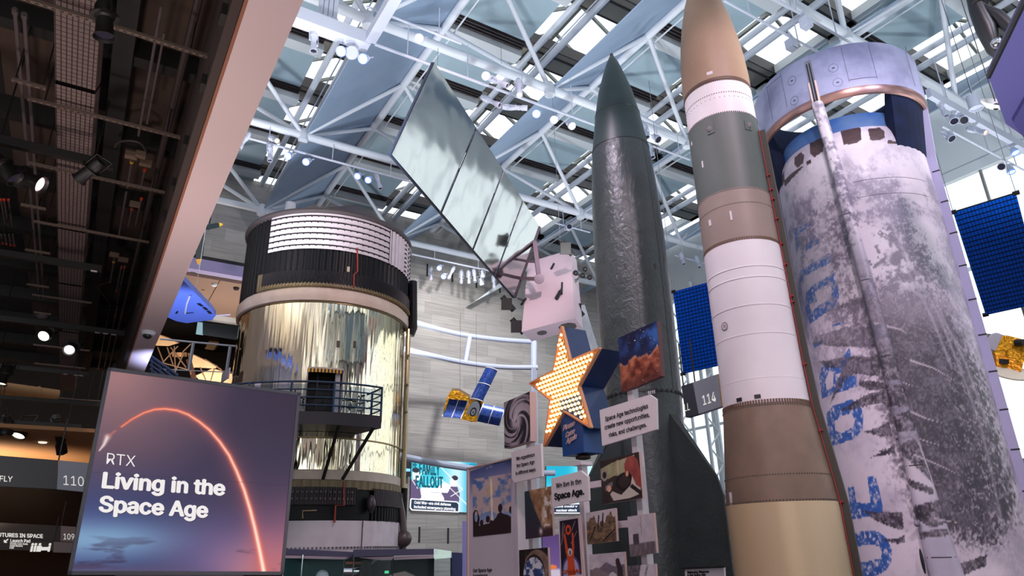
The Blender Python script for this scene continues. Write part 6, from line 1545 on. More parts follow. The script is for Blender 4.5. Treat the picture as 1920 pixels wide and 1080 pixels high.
# ================================================================== lamps
LENS = {'blue': emis('lens_blue', (.62, .78, 1.0), 2.2), 'white': emis('lens_white', (1, .95, .95), 3), 'warm': emis('lens_warm', (1, .62, .42), 2), 'off': mat('lens_dark', (.03, .03, .05), .1), 'pink': emis('lens_pink', (1, .66, .70), 1.6), 'led': emis('lens_led', (1.0, .95, .7), 2.5)}
RIM = {'blue': emis('rim_blue', (.05, .2, 1.0), 2.0)}
_cache = {}
def _fx(style, material):
    k = (style, material.name)
    if k in _cache: return _cache[k]
    Y = MB(); B = MB(); L = MB(); R = None
    ax = (Vector((1, 0, 0)), Vector((0, 1, 0)), ZZ)
    if style == 'par':       # short reflector lamp, aims along -Z
        B.lathe((0, 0, 0), [(0, .32), (.07, .31), (.09, .26), (.09, .16), (.15, 0), (.15, -.1), (.13, -.1)], 20)
        for z in (.18, .22, .26): B.lathe((0, 0, 0), [(.09, z - .012), (.105, z), (.09, z + .012)], 16)
        L.lathe((0, 0, 0), [(0, -.07), (.128, -.07)], 18); hgt = .18; w = .17
    elif style == 'long':    # profile spotlight with long barrel
        B.lathe((0, 0, 0), [(0, .62), (.09, .6), (.11, .5), (.11, .2), (.085, .16), (.085, -.1), (.11, -.14), (.11, -.34), (.1, -.34)], 18)
        for z in (.28, .34, .4, .46): B.lathe((0, 0, 0), [(.11, z - .014), (.128, z), (.11, z + .014)], 14)
        B.box((.12, 0, .1), (.03, 0, 0), (0, .02, 0), (0, 0, .03)).box((-.12, 0, .0), (.03, 0, 0), (0, .02, 0), (0, 0, .03))
        L.lathe((0, 0, 0), [(0, -.28), (.095, -.28)], 16); hgt = .25; w = .15
    else:                    # big theatre can
        B.lathe((0, 0, 0), [(0, .34), (.1, .32), (.13, .24), (.13, .08), (.105, .05), (.12, -.2), (.15, -.24), (.14, -.24)], 20); B.lathe((0, 0, 0), [(.13, .1), (.19, .1), (.19, .085), (.13, .085)], 20)
        L.lathe((0, 0, 0), [(0, -.19), (.115, -.19)], 18); hgt = .15; w = .18
    for s in (-1, 1): Y.bar((s * w, 0, hgt * .3), (s * w, 0, hgt + .26), .012, .03, (0, 1, 0))
    Y.bar((-w, 0, hgt + .26), (w, 0, hgt + .26), .012, .03, (0, 1, 0))
    _cache[k] = (B.mesh('lamp_body', material), Y.mesh('lamp_yoke', material), L)
    return _cache[k]
_lens = {}
def lamp(label, q, z=None, D=None, style='par', aim=(0, -.3, -1), lit='off', m=RIG, scale=1.0, group='white spotlights under the roof', name='spotlight', hang=None, pos=None):
    p = pos or (atz(q, z) if z is not None else atd(q, D)); o = thing(name, label, 'spotlight', p, group)
    d = Vector(aim).normalized(); o.rotation_mode = 'QUATERNION'; o.rotation_quaternion = d.to_track_quat('-Z', 'Y'); o.scale = (scale,) * 3
    b, y, L = _fx(style, m)
    for nm, me in (('body', b), ('yoke', y)):
        c = bpy.data.objects.new(nm, me); COL.objects.link(c); c.parent = o
    k = (style, lit)
    if k not in _lens: _lens[k] = L.mesh('lamp_lens', LENS[lit])
    c = bpy.data.objects.new('lens', _lens[k]); COL.objects.link(c); c.parent = o
    if lit == 'blue':
        if ('rim', style) not in _lens: _lens[('rim', style)] = MB().lathe((0, 0, 0), [(.128, -.072), (.152, -.104), (.155, -.06)], 18).mesh('lamp_rim', RIM['blue'])
        c = bpy.data.objects.new('glowing_rim', _lens[('rim', style)]); COL.objects.link(c); c.parent = o
    return o
TOW = (-.1, -.75, -.7)
dn = (.05, -.35, -1)
for a in (
 ('blue-lit spotlight half hidden by the pink downstand', (523, 58), 15.3, 'par', TOW, 'blue'),
 ('unlit long white spotlight under the light bridge', (588, 82), 15.2, 'long', (.1, -.1, -1), 'off'),
 ('blue-lit spotlight under the light bridge, left of its disc speaker', (641, 96), 15.2, 'par', TOW, 'blue'),
 ('blue-lit spotlight at the outer end of the light bridge', (682, 110), 15.2, 'par', TOW, 'blue'),
 ('unlit long white spotlight nearest the pink downstand, lens pointing down', (455, 268), 16.6, 'long', (-.3, -.2, -1), 'off'),
 ('white spotlight with orange lens above the black cylinder skirt', (515, 262), 16.8, 'long', (.5, -.5, -.5), 'warm'),
 ('unlit white spotlight hanging below the orange-lensed one', (506, 290), 16.5, 'long', (.15, -.1, -1), 'off'),
 ('blue-lit spotlight above the cylinder, first of its pair', (541, 292), 16.7, 'par', TOW, 'blue'),
 ('blue-lit spotlight above the cylinder, second of its pair', (575, 303), 16.7, 'par', TOW, 'blue'),
 ('blue-lit spotlight left of three, beside the mirror panel', (671, 330), 16.7, 'par', TOW, 'blue'),
 ('blue-lit spotlight in the middle of three by mirror panel', (691, 337), 16.7, 'par', TOW, 'blue'),
 ('unlit long white spotlight right of the two blue ones', (710, 344), 16.6, 'long', (.35, -.1, -1), 'off'),
 ('white-lit spotlight on the short track above the mirror panel', (787, 72), 16.5, 'par', TOW, 'white'),
 ('white-lit spotlight left of the cluster above mirror panel', (912, 143), 16.2, 'par', (-.2, -.8, -.5), 'white'),
 ('unlit white spotlight in the cluster, pointing right and down', (938, 155), 16.2, 'long', (.8, -.2, -.6), 'off'),
 ('unlit white spotlight lower in the cluster, tilted right', (925, 192), 16.0, 'long', (.8, -.3, -.7), 'off'),
 ('lit white spotlight pointing straight down in the cluster', (973, 168), 16.2, 'long', (.02, -.3, -1), 'white'),
 ('unlit white spotlight lying level below the cluster', (972, 202), 16.0, 'long', (1, -.1, -.15), 'off'),
 ('blue-lit spotlight left of three, beside the dark rocket nose', (1006, 213), 16.3, 'par', TOW, 'blue'),
 ('white-lit spotlight middle of three beside the dark rocket nose', (1039, 224), 16.3, 'par', TOW, 'white'),
 ('white-lit spotlight right of three, turned to the rocket', (1071, 235), 16.3, 'par', (.3, -.6, -.8), 'white'),
 ('unlit white spotlight just right of the dark rocket shoulder, upper', (1211, 248), 16.4, 'long', dn, 'off'),
 ('unlit boxy white spotlight right of the dark rocket shoulder', (1232, 260), 16.4, 'par', (.4, -.5, -.8), 'off'),
 ('unlit white spotlight just right of the dark rocket shoulder, lower', (1221, 286), 16.2, 'long', dn, 'off'),
 ('unlit long white spotlight at left of the stone wall rail', (808, 516), 16.9, 'long', (.03, -.1, -1), 'pink'),
 ('blue-lit spotlight upper of two on the stone wall rail', (824, 502), 17.0, 'par', TOW, 'blue'),
 ('blue-lit spotlight lower of two on the stone wall rail', (832, 518), 16.6, 'par', TOW, 'blue'),
 ('pink-lensed spotlight leaning left on the stone wall rail', (845, 514), 16.9, 'long', (-.4, -.2, -1), 'pink'),
 ('pink-lensed spotlight hanging straight, second of the wall rail', (865, 522), 16.9, 'long', (.0, -.1, -1), 'pink'),
 ('pink-lensed spotlight hanging straight, third of the wall rail', (879, 522), 16.8, 'long', (.05, -.2, -1), 'pink'),
 ('unlit spotlight near the right end of the wall rail', (890, 520), 16.8, 'long', (.1, -.1, -1), 'off'),
 ('unlit round-backed spotlight on the wall rail, upper right', (905, 517), 16.9, 'par', (.1, .4, -.8), 'off'),
 ('unlit round-backed spotlight hanging lower by the wall', (903, 531), 16.5, 'par', (.2, .5, -.8), 'off'),
 ('pink-lensed spotlight at the far right of the wall rail', (926, 531), 16.8, 'long', (.05, -.1, -1), 'pink'),
 ('unlit dark-fronted spotlight above the satellite box', (1067, 426), 16.7, 'par', (.1, -1, -.1), 'off'),
 ('unlit white spotlight left on the low pipe right of the rocket', (1280, 488), 16.6, 'long', dn, 'off'),
 ('unlit white spotlight right on the low pipe near missile', (1309, 494), 16.6, 'long', dn, 'off'),
 ('unlit white spotlight first on the beam right of the ring', (1768, 205), 15.7, 'long', (.1, -.1, -1), 'off'),
 ('unlit white spotlight second on the beam right of the ring', (1788, 225), 15.6, 'par', (-.2, -.4, -.8), 'off'),
 ('unlit white spotlight third on the beam right of the ring', (1806, 226), 15.6, 'par', (-.3, -.9, -.5), 'off'),
 ('warm-lit spotlight on the beam right of the ring', (1836, 246), 15.5, 'long', (.2, -.8, -.8), 'warm'),
 ('blue-lit spotlight at the right end of the beam', (1902, 284), 15.5, 'par', dn, 'blue'),
 ('unlit grey spotlight left of pair before bright windows', (1878, 312), 15.3, 'par', (-.5, -.5, -.4), 'off'),
 ('blue-lit grey spotlight right of pair before bright windows', (1895, 320), 15.3, 'par', (.0, -.2, -1), 'blue'),
 ('unlit white spotlight by the ring fin lower edge', (1782, 258), 15.4, 'par', (.1, -.5, -.9), 'off'),
):
    lamp(a[0], a[1], z=a[2], style=a[3], aim=a[4], lit=a[5], scale=1.0 if a[3] == 'par' else .92)
lamp('warm-lit white lamp peeking out beside the pink downstand', (391, 393), D=27, style='par', aim=(-.2, -.4, -.9), lit='warm')
lamp('unlit white lamp under the warm one beside the pink downstand', (384, 408), D=27, style='par', aim=(-.2, -.2, -1), lit='off')
# black theatre lamps under the low ceiling
BG = 'black spotlights under the dark ceiling'
for lab, q, z, st_, aim, lit, sc2_ in (
 ('big black theatre lamp at top left, pointing straight down', (196, 42), 7.3, 'can', (.1, .15, -1), 'off', .8),
 ('black theatre lamp at left with bright lens aimed right', (52, 336), 7.2, 'can', (1, .2, -.42), 'pink', 1.0),
 ('black theatre lamp behind the one aimed right', (10, 318), 7.2, 'can', (.7, .3, -.7), 'off', .9),
 ('brown-black lamp hanging across the mesh tray', (165, 322), 7.3, 'can', (-.7, .2, -.5), 'off', .8),
 ('black lamp with a cluster of small lit dots', (85, 628), 7.3, 'par', (.15, -.9, -.7), 'led', 1.1),
 ('black lamp with brilliant white lens in front of the tray', (134, 652), 7.3, 'can', (.35, -.9, -.6), 'white', 1.1),
 ('black lamp at the left edge with lit lower rim', (8, 706), 7.3, 'can', (0, -.2, -1), 'led', 1.2),
 ('squat black lamp at the left end of the lowest bar', (10, 806), 6.6, 'par', (.1, .1, -1), 'off', 1.9),
 ('black lamp with lit face on the lowest bar', (38, 811), 6.6, 'par', (0, -.5, -1), 'led', 1.9),
 ('long black lamp leaning right on the lowest bar', (112, 824), 6.5, 'long', (.45, -.1, -1), 'off', 1.9),
 ('small black lamp with red lens under the gallery soffit', (383, 533), None, 'long', (.05, -.4, -1), 'warm', 1.0),
 ('small black lamp without glow under the gallery soffit', (360, 520), None, 'long', (0, -.1, -1), 'off', 1.0),
):
    lamp(lab, q, z=z, D=None if z else 37.5, style=st_, aim=aim, lit=lit, m=DARKM, scale=sc2_, group=BG)
# odd white gear under the roof
o = thing('disc_speaker', 'round white disc speaker between the light bridge lamps', 'speaker', atz((660, 99), 15.2)); MB().lathe(atz((660, 99), 15.2), [(0, .06), (.18, .06), (.2, 0), (.17, -.06), (0, -.07)], 24, ax=(RT, UP, -FW)).build('disc', RIG, o)
o = thing('hanging_cans', 'row of four white strap brackets above the light bridge', 'rigging', atz((618, 16), 16.7))
for k in range(4):
    p = atz((602 + k * 9, 8 + k * 3), 16.7); MB().bar(p + ZZ * .35, p - ZZ * .45, .12, .1, DB).box(p - ZZ * .45, DA * .09, DB * .08, ZZ * .05).build('strap', RIG, o)
for lab, q in (('white ceiling box on the lower track above the ring fin', (1484, 84)), ('white ceiling box on the upper track above the ring fin', (1511, 43))):
    p = atz(q, 16.0); o = thing('ceiling_box', lab, 'projector', p, 'white ceiling boxes'); MB().box(p, DA * .14, DB * .13, ZZ * .16).box(p - ZZ * .17, DA * .1, DB * .09, ZZ * .03).build('housing', RIG, o); MB().tube([p + ZZ * .15, p + ZZ * .5], .03, 6).build('stem', RIG, o)
p = atz((1827, 192), 15.2); o = thing('hanging_can_light', 'white cylinder pendant hanging right of the ring fin', 'pendant', p)
MB().lathe(p, [(0, .25), (.2, .25), (.21, -.25), (.18, -.25), (.18, -.2), (0, -.2)], 20).build('shade', RIG, o); MB().tube([p + ZZ * .25, p + ZZ * 5.5], .01, 5).build('cord', BLACKP, o)
o = thing('white_cylinder_lamp', 'white cylindrical lamp housing at the truss node above the black skirt', 'lamp', atd((544, 392), 28.5)); p = atd((544, 392), 28.5); MB().lathe(p, [(0, .28), (.22, .28), (.25, -.25), (.2, -.25), (0, -.2)], 20).build('housing', TRUSS, o)
# top right: big purple display box, dark hanging hardware, pale dish
PU = mat('display_purple', S(112, 106, 160), .5)
zz = 7.2
P = [(1853, 143), (1925, -8), (1990, 60), (1960, 280), (1921, 257), (1886, 232)]
T = [atz(q, zz) for q in P]
o = thing('hanging_display_box', 'large purple-grey hanging display box at the upper right edge', 'display', sum(T, Vector()) / 6)
MB().slab(T, ZZ, .08).build('soffit', PU, o)
P2 = [atz(q, zz - .01) for q in ((1897, 223), (1922, 178), (1960, 200), (1950, 275), (1921, 257))]
MB().slab(P2, ZZ * -1, .06).build('gusset', mat('display_purple_dark', S(92, 86, 140), .5), o)
m = MB(); m.bar(T[0] - ZZ * .01, T[1] - ZZ * .01, .03, .06); m.build('edge_trim', BLACKP, o); MB().tube([T[2] + ZZ * .08, T[2] + ZZ * 9], .03, 6).build('drop_rod', DARKM, o)
o = thing('hanging_craft', 'dark glossy spacecraft leg hanging behind the purple box', 'spacecraft', atd((1865, 55), 14))
HG = mat('craft_black', (.012, .012, .014), .4, .3)
g = lambda x, y, D=14: atd((1620 + x / 3.6, y / 3.6), D)
MB().tube([g(735, -30), g(770, 70), g(830, 200), g(880, 340), g(900, 380)], [.12, .15, .18, .12, .06], 16).build('leg', HG, o)
MB().tube([g(800, 60), g(900, 110), g(1000, 200)], [.1, .13, .1], 12).build('housing', HG, o); MB().tube([g(770, 20), g(780, 30)], .17, 14).build('collar', DARKM, o)
m = MB(); m.ball(g(895, 290, 13.6), .1, 12, 8); m.build('lens', CHROME, o); MB().tube([g(760, -40), g(860, -160)], .05, 8).build('hanger', DARKM, o)
o = thing('hanging_dish', 'pale round dish with dark bowl behind the purple box', 'dish', atd((1862, 196), 15))
MB().lathe(atd((1866, 197), 15), [(0, -.1), (.15, -.06), (.27, .04), (.28, .05), (.27, .065), (.15, -.04), (0, -.07)], 28, ax=(RT, (UP * .5 + FW * .86).normalized(), (UP * .86 - FW * .5).normalized())).build('bowl', mat('dish_pale', S(206, 206, 200), .4), o)
MB().ball(atd((1868, 200), 14.9), .07, 10, 8).build('feed', DARKM, o); q_ = atd((1866, 190), 15); MB().tube([q_, Vector((q_.x, q_.y, ZB))], .01, 5).build('wire', DARKM, o)
# ------------------------------------------------------------------ left rear: propeller, wing, biplane, railings
DPR = 26
o = thing('propeller', 'black propeller with yellow blade tips beside the pink downstand', 'propeller', atd((378, 428), DPR))
hb = atd((378, 428), DPR)
def blade(qt, qm, w):
    tp, md = atd(qt, DPR), atd(qm, DPR); d = (tp - hb).normalized(); x = d.cross(FW).normalized(); m = MB(); L = (tp - hb).length; S_ = [(0, .4), (.25, .9), (.6, 1.0), (.85, .8), (1, .25)]
    R_ = [[hb + d * L * t + x * w * k + FW * .03 * k for k in (-ww, ww)] + [hb + d * L * t + x * w * k * ww + FW * .05 for k in (1, -1)] for t, ww in S_]
    for A, B in zip(R_, R_[1:]):
        for i in range(4): m.face([A[i], A[(i + 1) % 4], B[(i + 1) % 4], B[i]], 1 if A is R_[3] else 0)
    m.face(R_[-1], 1); m.build('blade', [mat('blade_black', S(20, 34, 38), .3) if 'blade_black' not in bpy.data.materials else bpy.data.materials['blade_black'], YELC], o)
blade((417, 420), 0 or (400, 420), .1); blade((372, 496), (374, 470), .13); blade((330, 395), (350, 410), .12)
MB().ball(hb - FW * .1, .16, 12, 8).build('hub', DARKM, o); MB().tube([hb, hb + FW * .6, hb + FW * .6 + ZZ * 3], .03, 6).build('hanger', DARKM, o)
zw = 9.2
P = [(322, 508), (340, 522), (399, 583), (404, 592), (398, 600), (380, 602), (350, 606), (330, 602), (312, 594)]
P = [atz(q, zw) for q in P]; o = thing('aircraft_wing', 'blue-lit aircraft wing tip seen from below, left of the gold cylinder', 'aircraft', sum(P, Vector()) / len(P))
MB().slab(P, ZZ, .16).build('wing', mat('wing_blue', S(112, 138, 222), .45), o)
m = MB()
for q0, q1 in (((372, 569), (379, 574)), ((382, 576), (388, 581)), ((390, 583), (395, 588))): m.bar(atz(q0, zw - .01), atz(q1, zw - .01), .1, .02)
m.bar(atz((330, 588), zw - .01), atz((333, 584), zw - .01), .05, .02); m.bar(atz((345, 588), zw - .01), atz((363, 586), zw - .01), .03, .02); m.build('vent_slot', BLACKP, o)
m = MB(); m.tube([atz((347, 588), zw - .02), atz((351, 568), zw - .12), atz((356, 555), zw - .05)], .03, 6); m.build('pitot_strut', SIGNW, o)
MB().tube([atz((404, 592), zw + .05), atz((432, 590), zw + .05)], .025, 6).build('tip_probe', SIGNW, o); m = MB()
for q in ((340, 540), (360, 590)): p = atz(q, zw); m.tube([p, p + ZZ * 6], .01, 5)
m.build('suspension_wire', bpy.data.materials['wire'], o)
kb = lambda x, y: (260 + x / 4.5, 480 + y / 4.5)
DBp = 40
fab = mat('biplane_fabric', S(186, 148, 108), .7, c2=S(206, 172, 132), ns=.8); wd = mat('biplane_wood', S(110, 82, 60), .6)
o = thing('biplane', 'tan fabric biplane with wooden struts in the dark gallery', 'aircraft', atd(kb(450, 900), DBp))
bq = lambda x, y, D=DBp: atd(kb(x, y), D)
MB().slab([bq(430, 820), bq(560, 880), bq(660, 930), bq(640, 950), bq(480, 940), bq(440, 950)], FW, .15).build('upper_wing', fab, o)
MB().slab([bq(480, 1010), bq(620, 950), bq(800, 1000), bq(790, 1100), bq(560, 1100)], FW, .2).build('lower_wing', fab, o)
MB().slab([bq(150, 660), bq(240, 690), bq(330, 735), bq(250, 760), bq(130, 755)], FW, .2).build('elevator', fab, o)
m = MB()
for a, b in (((160, 770), (210, 900)), ((240, 770), (290, 920)), ((330, 760), (200, 900)), ((270, 770), (400, 940)), ((440, 740), (370, 810)), ((420, 820), (440, 1000)), ((200, 900), (420, 960)), ((520, 940), (580, 1080)), ((640, 950), (600, 1080)), ((300, 760), (310, 1000)), ((380, 820), (300, 990)), ((700, 960), (560, 870))): m.tube([bq(*a), bq(*b)], .035, 6)
m.build('strut', wd, o)
m = MB()
for k in range(7): m.tube([bq(290 + k * 18, 815, 40.3), bq(292 + k * 18, 850, 40.3)], .06, 6)
m.build('engine', mat('engine_tan', S(170, 130, 90), .5), o); MB().bar(bq(420, 870), bq(470, 1040), .25, .1, FW).build('propeller', mat('prop_brown', S(66, 36, 26), .4), o)
o = thing('glass_guardrail', 'steel-posted guard rail crossing the dark gallery at left', 'railing', bq(600, 850, 34))
MB().tube([bq(180, 700, 34), bq(830, 762, 34)], .045, 8).build('top_rail', RIG, o)
for a, b in (((462, 735), (425, 960)), ((772, 765), (742, 970))): MB().tube([bq(*a, 34), bq(*b, 34)], .07, 8).build('post', mat('rail_steel', S(150, 154, 170), .4) if 'rail_steel' not in bpy.data.materials else bpy.data.materials['rail_steel'], o)
MB().tube([bq(180, 955, 34), bq(830, 985, 34)], .025, 6).build('lower_wire', RIG, o)
o = thing('stair_rail', 'blue sloping stair rails beside the foot of the pink downstand', 'railing', bq(180, 930, 24))
for k in range(5): MB().tube([bq(95, 840 + k * 38, 24), bq(330, 1010 + k * 38, 24)], .05 if k == 0 else .035, 8).build('rail', BLU, o)
m = MB()
for k in range(4): m.tube([bq(110 + k * 70, 850 + k * 50, 24), bq(110 + k * 70, 1040 + k * 50, 24)], .03, 6)
m.build('baluster', BLU, o)
o = thing('dark_wall_sign', 'dark teal sign box with a pale lit edge in the dark gallery', 'sign', bq(660, 620, 44))
MB().slab([bq(540, 555, 44), bq(840, 585, 44), bq(835, 710, 44), bq(540, 665, 44)], FW, .3).build('panel', mat('sign_teal', S(48, 62, 76), .5), o); MB().slab([bq(498, 553, 44), bq(540, 555, 44), bq(540, 668, 44), bq(482, 660, 44)], FW, .3).build('lit_edge', emis('edge_pale', S(150, 186, 196), .9), o)
MB().slab([bq(612, 684, 48), bq(694, 695, 48), bq(630, 795, 48), bq(556, 785, 48)], FW, .3).build('tan_return', fab, o)
for k, q in enumerate(((400, 518 + 16), (440, 540))):
    p = atz((402, 533) if k == 0 else (443, 540), 14.98)
    o = thing(['dome_camera', 'downlight'][k], ['small white dome under the brown gallery soffit', 'dark round downlight in the brown gallery soffit'][k], ['camera', 'downlight'][k], p)
    MB().lathe(p, [(0, -.12), (.12, -.1), (.16, 0), (0, .01)], 16).build('dome' if k == 0 else 'trim_ring', TRUSS if k == 0 else BLACKP, o)
# far tan ceiling downlight
p = atz((80, 829.5), 6.58); o = thing('downlight', 'bright oval downlight in the tan ceiling at lower left', 'downlight', p); MB().lathe(p, [(0, -.03), (.14, -.03), (.17, 0), (0, .01)], 20).build('lens', LENS['led'], o)
for k, (x, y) in enumerate(((6, 931), (40, 941), (84, 950), (118, 960))):
    p = atd((x, y), 60); o = thing('downlight', 'small lit fitting under the far dark ceiling, %s from the left edge' % ['first', 'second', 'third', 'fourth'][k], 'downlight', p, 'far ceiling lights'); MB().box(p, DA * .35, DB * .1, ZZ * .1).build('lens', LENS['led'], o)
for k, (x, y) in enumerate(((28, 964), (57, 970), (75, 972), (92, 966), (118, 964))):
    lamp('distant black lamp over the FUTURES sign, %s from left' % ['first', 'second', 'third', 'fourth', 'fifth'][k], (x, y), D=52, style='long', aim=(.2, -.2, -1), lit='off', m=DARKM, scale=1.5, group='distant black lamps')
# yellow doorway strip far left; its lit look is emission in the material
p = atd((33, 1050), 75); o = thing('lit_doorway', 'pale yellow lit door strip far below the directory sign', 'doorway', Vector((p.x, p.y, 0)))
q_ = [atd(q, 75) for q in ((22, 1030), (42, 1030), (38, 1070), (19, 1070))]; MB().slab(q_, FW, .2).build('lit_face', emis('door_glow', S(206, 190, 130), .7), o)
q_ = [atd(q, 74) for q in ((-10, 1026), (20, 1030), (16, 1072), (-10, 1072))]; MB().slab(q_, FW, .2).build('jamb', mat('jamb_grey', S(110, 108, 116), .6), o)
HF = Vector((0, 1, 0))
# ------------------------------------------------------------------ display cases at the foot of the workshop
o = thing('display_case', 'long dark teal glass display case below the white ribbed skirt', 'display case', atd((640, 1060), 20))
g2 = lambda x, y, D=20: atd((520 + x / 4.5, 840 + y / 4.5), D)
BT = [g2(60, 850), g2(640, 880), g2(640, 920), g2(60, 900)]
MB().slab(BT, HF, 1.2).build('header', mat('case_header', S(84, 76, 112), .4), o)
MB().slab([g2(60, 905), g2(600, 920), g2(570, 940), g2(60, 930)], HF, .25).build('light_strip', mat('case_pale', S(206, 176, 190), .5), o)
TB = [g2(60, 935, 20.6), g2(560, 940, 20.6), Vector((g2(560, 940, 20.6).x, g2(560, 940, 20.6).y, 0.2)), Vector((g2(60, 935, 20.6).x, g2(60, 935, 20.6).y, 0.2))]
MB().slab(TB, HF, .1).build('back_panel', mat('case_teal', S(28, 84, 88), .5), o)
GC = [Vector(q) for q in (g2(60, 925, 19.9), g2(640, 925, 19.9))]; MB().slab([GC[0], GC[1], Vector((GC[1].x, GC[1].y, .2)), Vector((GC[0].x, GC[0].y, .2))], HF, .02).build('glass_front', glass('case_glass', (.92, .98, .98), .003), o)
m = MB()
for x in (60, 215, 640): p = g2(x, 900, 19.95); m.tube([p, Vector((p.x, p.y, 0))], .02, 6)
m.build('glass_joint', CHROME, o)
p = g2(378, 1085, 20.3); o = thing('white_helmet', 'white rounded object standing inside the teal display case', 'helmet', p); MB().ball(p, .17, 16, 10).build('shell', TRUSS, o)
o = thing('glass_cabinet', 'glass cabinet with purple top right of the teal case', 'display case', atd((760, 1062), 19))
g3 = lambda x, y, D=19: atd((520 + x / 4.5, 840 + y / 4.5), D)
MB().slab([g3(640, 858), g3(1320, 850), g3(1320, 900), g3(640, 918)], HF, 1.0).build('header', bpy.data.materials['case_header'], o)
MB().slab([g3(690, 925), g3(1318, 905), g3(1318, 932), g3(880, 948)], HF, .3).build('light_strip', bpy.data.materials['case_pale'], o)
MB().slab([g3(1320, 850), g3(1470, 870), g3(1470, 925), g3(1320, 940)], HF, .02).build('glass_top', glass('case_glass_green', (.75, .95, .85), .25), o)
c0, c1 = g3(960, 940, 19.8), g3(1320, 930, 19.8); MB().slab([c0, c1, Vector((c1.x, c1.y, .2)), Vector((c0.x, c0.y, .2))], HF, .1).build('back_panel', mat('cabinet_dark', S(16, 26, 34), .5), o)
c0, c1 = g3(1460, 880, 19.4), g3(1560, 885, 19.4); MB().slab([c0, c1, Vector((c1.x, c1.y, .2)), Vector((c0.x, c0.y, .2))], HF, .1).build('side_panel', mat('cabinet_navy', S(58, 66, 116), .5), o)
c0, c1 = g3(640, 930, 18.95), g3(1470, 930, 18.95); MB().slab([c0, c1, Vector((c1.x, c1.y, .2)), Vector((c0.x, c0.y, .2))], HF, .02).build('glass_front', bpy.data.materials['case_glass'], o)
m = MB()
for x in (645, 978, 1320, 1470): p = g3(x, 930, 18.97); m.tube([p, Vector((p.x, p.y, 0))], .018, 6)
m.build('glass_joint', CHROME, o)
o = thing('engine_exhibit', 'black braced frame with bright tube inside the glass cabinet', 'exhibit', g3(760, 1010, 19.4))
m = MB(); m.bar(g3(740, 940, 19.4), g3(690, 1090, 19.4), .1, .1); m.bar(g3(770, 940, 19.4), g3(790, 1090, 19.4), .1, .1); m.bar(g3(820, 980, 19.4), g3(830, 1090, 19.4), .1, .1); m.build('leg', DARKM, o)
MB().tube([g3(560, 1040, 19.5), g3(690, 1040, 19.5)], .09, 12).build('tube', CHROME, o); MB().bar(g3(575, 970, 19.5), g3(720, 970, 19.5), .06, .06).build('copper_bar', COPPER, o)
m = MB(); m.bar(g3(780, 985, 19.6), g3(840, 935, 19.6), .06, .06); m.build('brace', RIG, o)
o = thing('pale_model', 'pale pink gabled model inside the glass cabinet', 'model', g3(1050, 1065, 19.3)); MB().slab([g3(930, 1085, 19.3), g3(980, 1060, 19.3), g3(1070, 1040, 19.3), g3(1150, 1080, 19.3), g3(1150, 1110, 19.3), g3(930, 1110, 19.3)], HF, .3).build('shell', mat('model_pink', S(206, 178, 172), .6), o)
o = thing('exit_sign', 'small green lit exit sign under the glass cabinet header', 'sign', g3(922, 1050, 19.5)); MB().slab([g3(905, 1037, 19.5), g3(938, 1035, 19.5), g3(938, 1058, 19.5), g3(905, 1060, 19.5)], HF, .05).build('lit_face', emis('exit_green', S(80, 220, 150), .9), o)
c0, c1 = atd((867, 977), 24), atd((878, 977), 24); o = solo(MB().slab([c0, c1, Vector((c1.x, c1.y, .0)), Vector((c0.x, c0.y, .0))], HF, .3), 'lilac_panel', mat('lilac_panel', S(150, 150, 214), .5), 'narrow lilac panel standing left of the launch-photo panel', 'panel')

# ================================================================== light and camera
w = bpy.data.worlds.new('sky'); sc.world = w; w.use_nodes = True
bg = w.node_tree.nodes['Background']; bg.inputs[0].default_value = (.93, .97, 1.0, 1); bg.inputs[1].default_value = 1.7
def spot(name, loc, tgt, e, col, size=45, r=.4, blend=.6):
    l = bpy.data.lights.new(name, 'SPOT'); l.energy = e; l.color = col; l.spot_size = math.radians(size); l.spot_blend = blend; l.shadow_soft_size = r
    o = bpy.data.objects.new(name, l); COL.objects.link(o); o.location = loc; o.rotation_mode = 'QUATERNION'; o.rotation_quaternion = (Vector(tgt) - Vector(loc)).to_track_quat('-Z', 'Y'); return o
PK = (1.0, .74, .80); LV = (.80, .80, 1.0)
spot('stage_light', W(2.2, .5, 16.8), MM.p(0, 3.5, 0), 2050, PK, 49, blend=.2)
spot('stage_light', W(6, -5, 16.8), NS.p(0, 4.5, 0), 5400, (1.0, .80, .93), 48, blend=.25)
spot('stage_light', W(1.8, 8, 16.8), V2.p(0, 6.5, 0), 4200, (.96, .80, .98), 34, blend=.2)
spot('stage_light', W(9, 9, 16.5), SK.p(10, 7, 0), 3000, PK, 70)
spot('stage_light', (14, 3, 16.5), NS.p(60, 10, 0), 2600, LV, 50)
spot('stage_light', W(1.8, 6, 8), Fq[0], 1700, PK, 30)
spot('stage_light', Vector((Fq[3].x + 1, Fq[3].y - 3, 3)), Fq[3] + wv * .5 + u_ * .5, 700, (.85, .85, 1), 40)  # added lamp near the floor, brightening the satellite's underside
spot('wall_light', W(15, 22, 16.5), W(17, 35.5, 7), 6800, (.98, .97, 1), 90)
spot('wall_light', W(15, 30, 16), W(19, 35.5, 15), 500, (1, .97, .92), 80)
spot('board_light', W(1.5, 3.5, 7.2), W(5, 6.5, 2.6), 620, PK, 70)
spot('biplane_light', atd(kb(300, 600), 34), atd(kb(500, 900), DBp), 700, (1, .8, .55), 90)
spot('far_light', W(-5, 42, 2.5), W(-5, 43, 6.6), 2600, (1, .78, .55), 140)
spot('sign_fill', W(-6, 13, 4), W(-7, 24, 3.6), 1200, (1, .95, 1), 90)  # added fill lamp that brightens the hanging signs
spot('soffit_light', W(6, 37.5, 8), W(2, 38.5, 15), 2600, (1, .9, .85), 100)
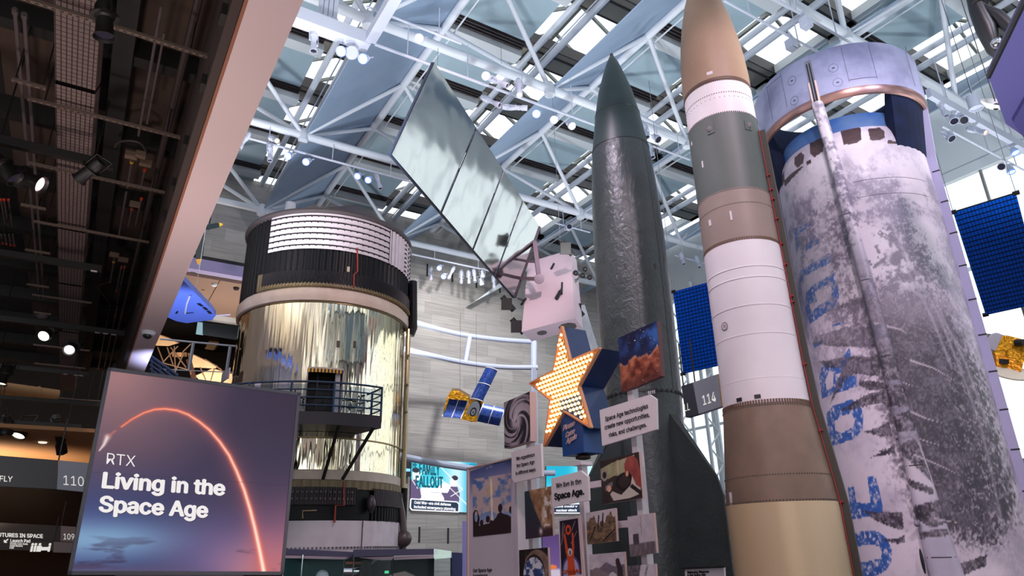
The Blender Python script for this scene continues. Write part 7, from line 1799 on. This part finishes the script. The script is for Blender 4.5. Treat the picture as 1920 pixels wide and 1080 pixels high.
spot('fascia_fill', W(2.6, 4, 1), W(.9, 7.5, 7), 300, (1, .82, .86), 120, 1.2)  # added soft fill from near the floor for the beam's underside, as next line
spot('fascia_fill', W(2.8, 12, 1), W(.9, 15, 7), 380, (1, .82, .86), 110, 1.2)
wp = atz((350, 575), zw); spot('wing_light', wp + Vector((1.0, -3, -4.5)), wp, 1800, (.5, .6, 1), 40)
dp = atz((1900, 120), 7.2); spot('display_fill', dp + Vector((-1.5, .5, -5)), dp, 1000, (.8, .82, 1), 80)  # added fill lamp below the purple box to lift its underside
for b_ in (14, 22): spot('foil_reflection_fill', W(5, b_, 9), W(1.2, b_ + 1, 14), 1500, (1, .97, .95), 80)  # added fill on the upper wall so it mirrors brightly in the foil
for x, y, z, e in ((-1.2, 5, 2.2, 380), (-1.2, 11, 2.2, 480), (-3.5, 9, 2.2, 260)): spot('low_ceiling_fill', W(x, y, z), W(x + .6, y + .6, 9), e, (1, .82, .74), 120)  # added upward fill lamps, lifting the dark low ceiling
for a_, b_, z, e in ((4, 3, 8, 3600), (4, 12, 9, 3600), (12, 5, 8, 3600), (12, 15, 9, 3600), (12, 27, 9, 3600), (20, 5, 9, 3200), (20, 20, 9, 3200), (4, 22, 10, 3600), (27, 10, 9, 3200)):
    spot('roof_fill', W(a_, b_, z), W(a_, b_ + .3, 20), e * .5, (.92, .96, 1), 150, .3, .9)  # added upward fill lamps that brighten the roof from beneath
cam = bpy.data.cameras.new('camera'); cam.sensor_width = 36; cam.sensor_fit = 'HORIZONTAL'; cam.lens = 36 * FPX / 1920; cam.clip_end = 300
co = bpy.data.objects.new('camera', cam); COL.objects.link(co)
co.matrix_world = Matrix(((RT.x, UP.x, -FW.x, 0), (RT.y, UP.y, -FW.y, 0), (RT.z, UP.z, -FW.z, 1.6), (0, 0, 0, 1)))
sc.camera = co
sc.view_settings.view_transform = 'Standard'; sc.view_settings.look = 'None'; sc.view_settings.exposure = 0.0; sc.view_settings.gamma = 1.0; sc.view_settings.use_curve_mapping = False
sc.cycles.max_bounces = 8; sc.cycles.transparent_max_bounces = 24; sc.cycles.caustics_reflective = False; sc.cycles.caustics_refractive = False
sc.cycles.sample_clamp_indirect = 6
sc.cycles.use_denoising = True
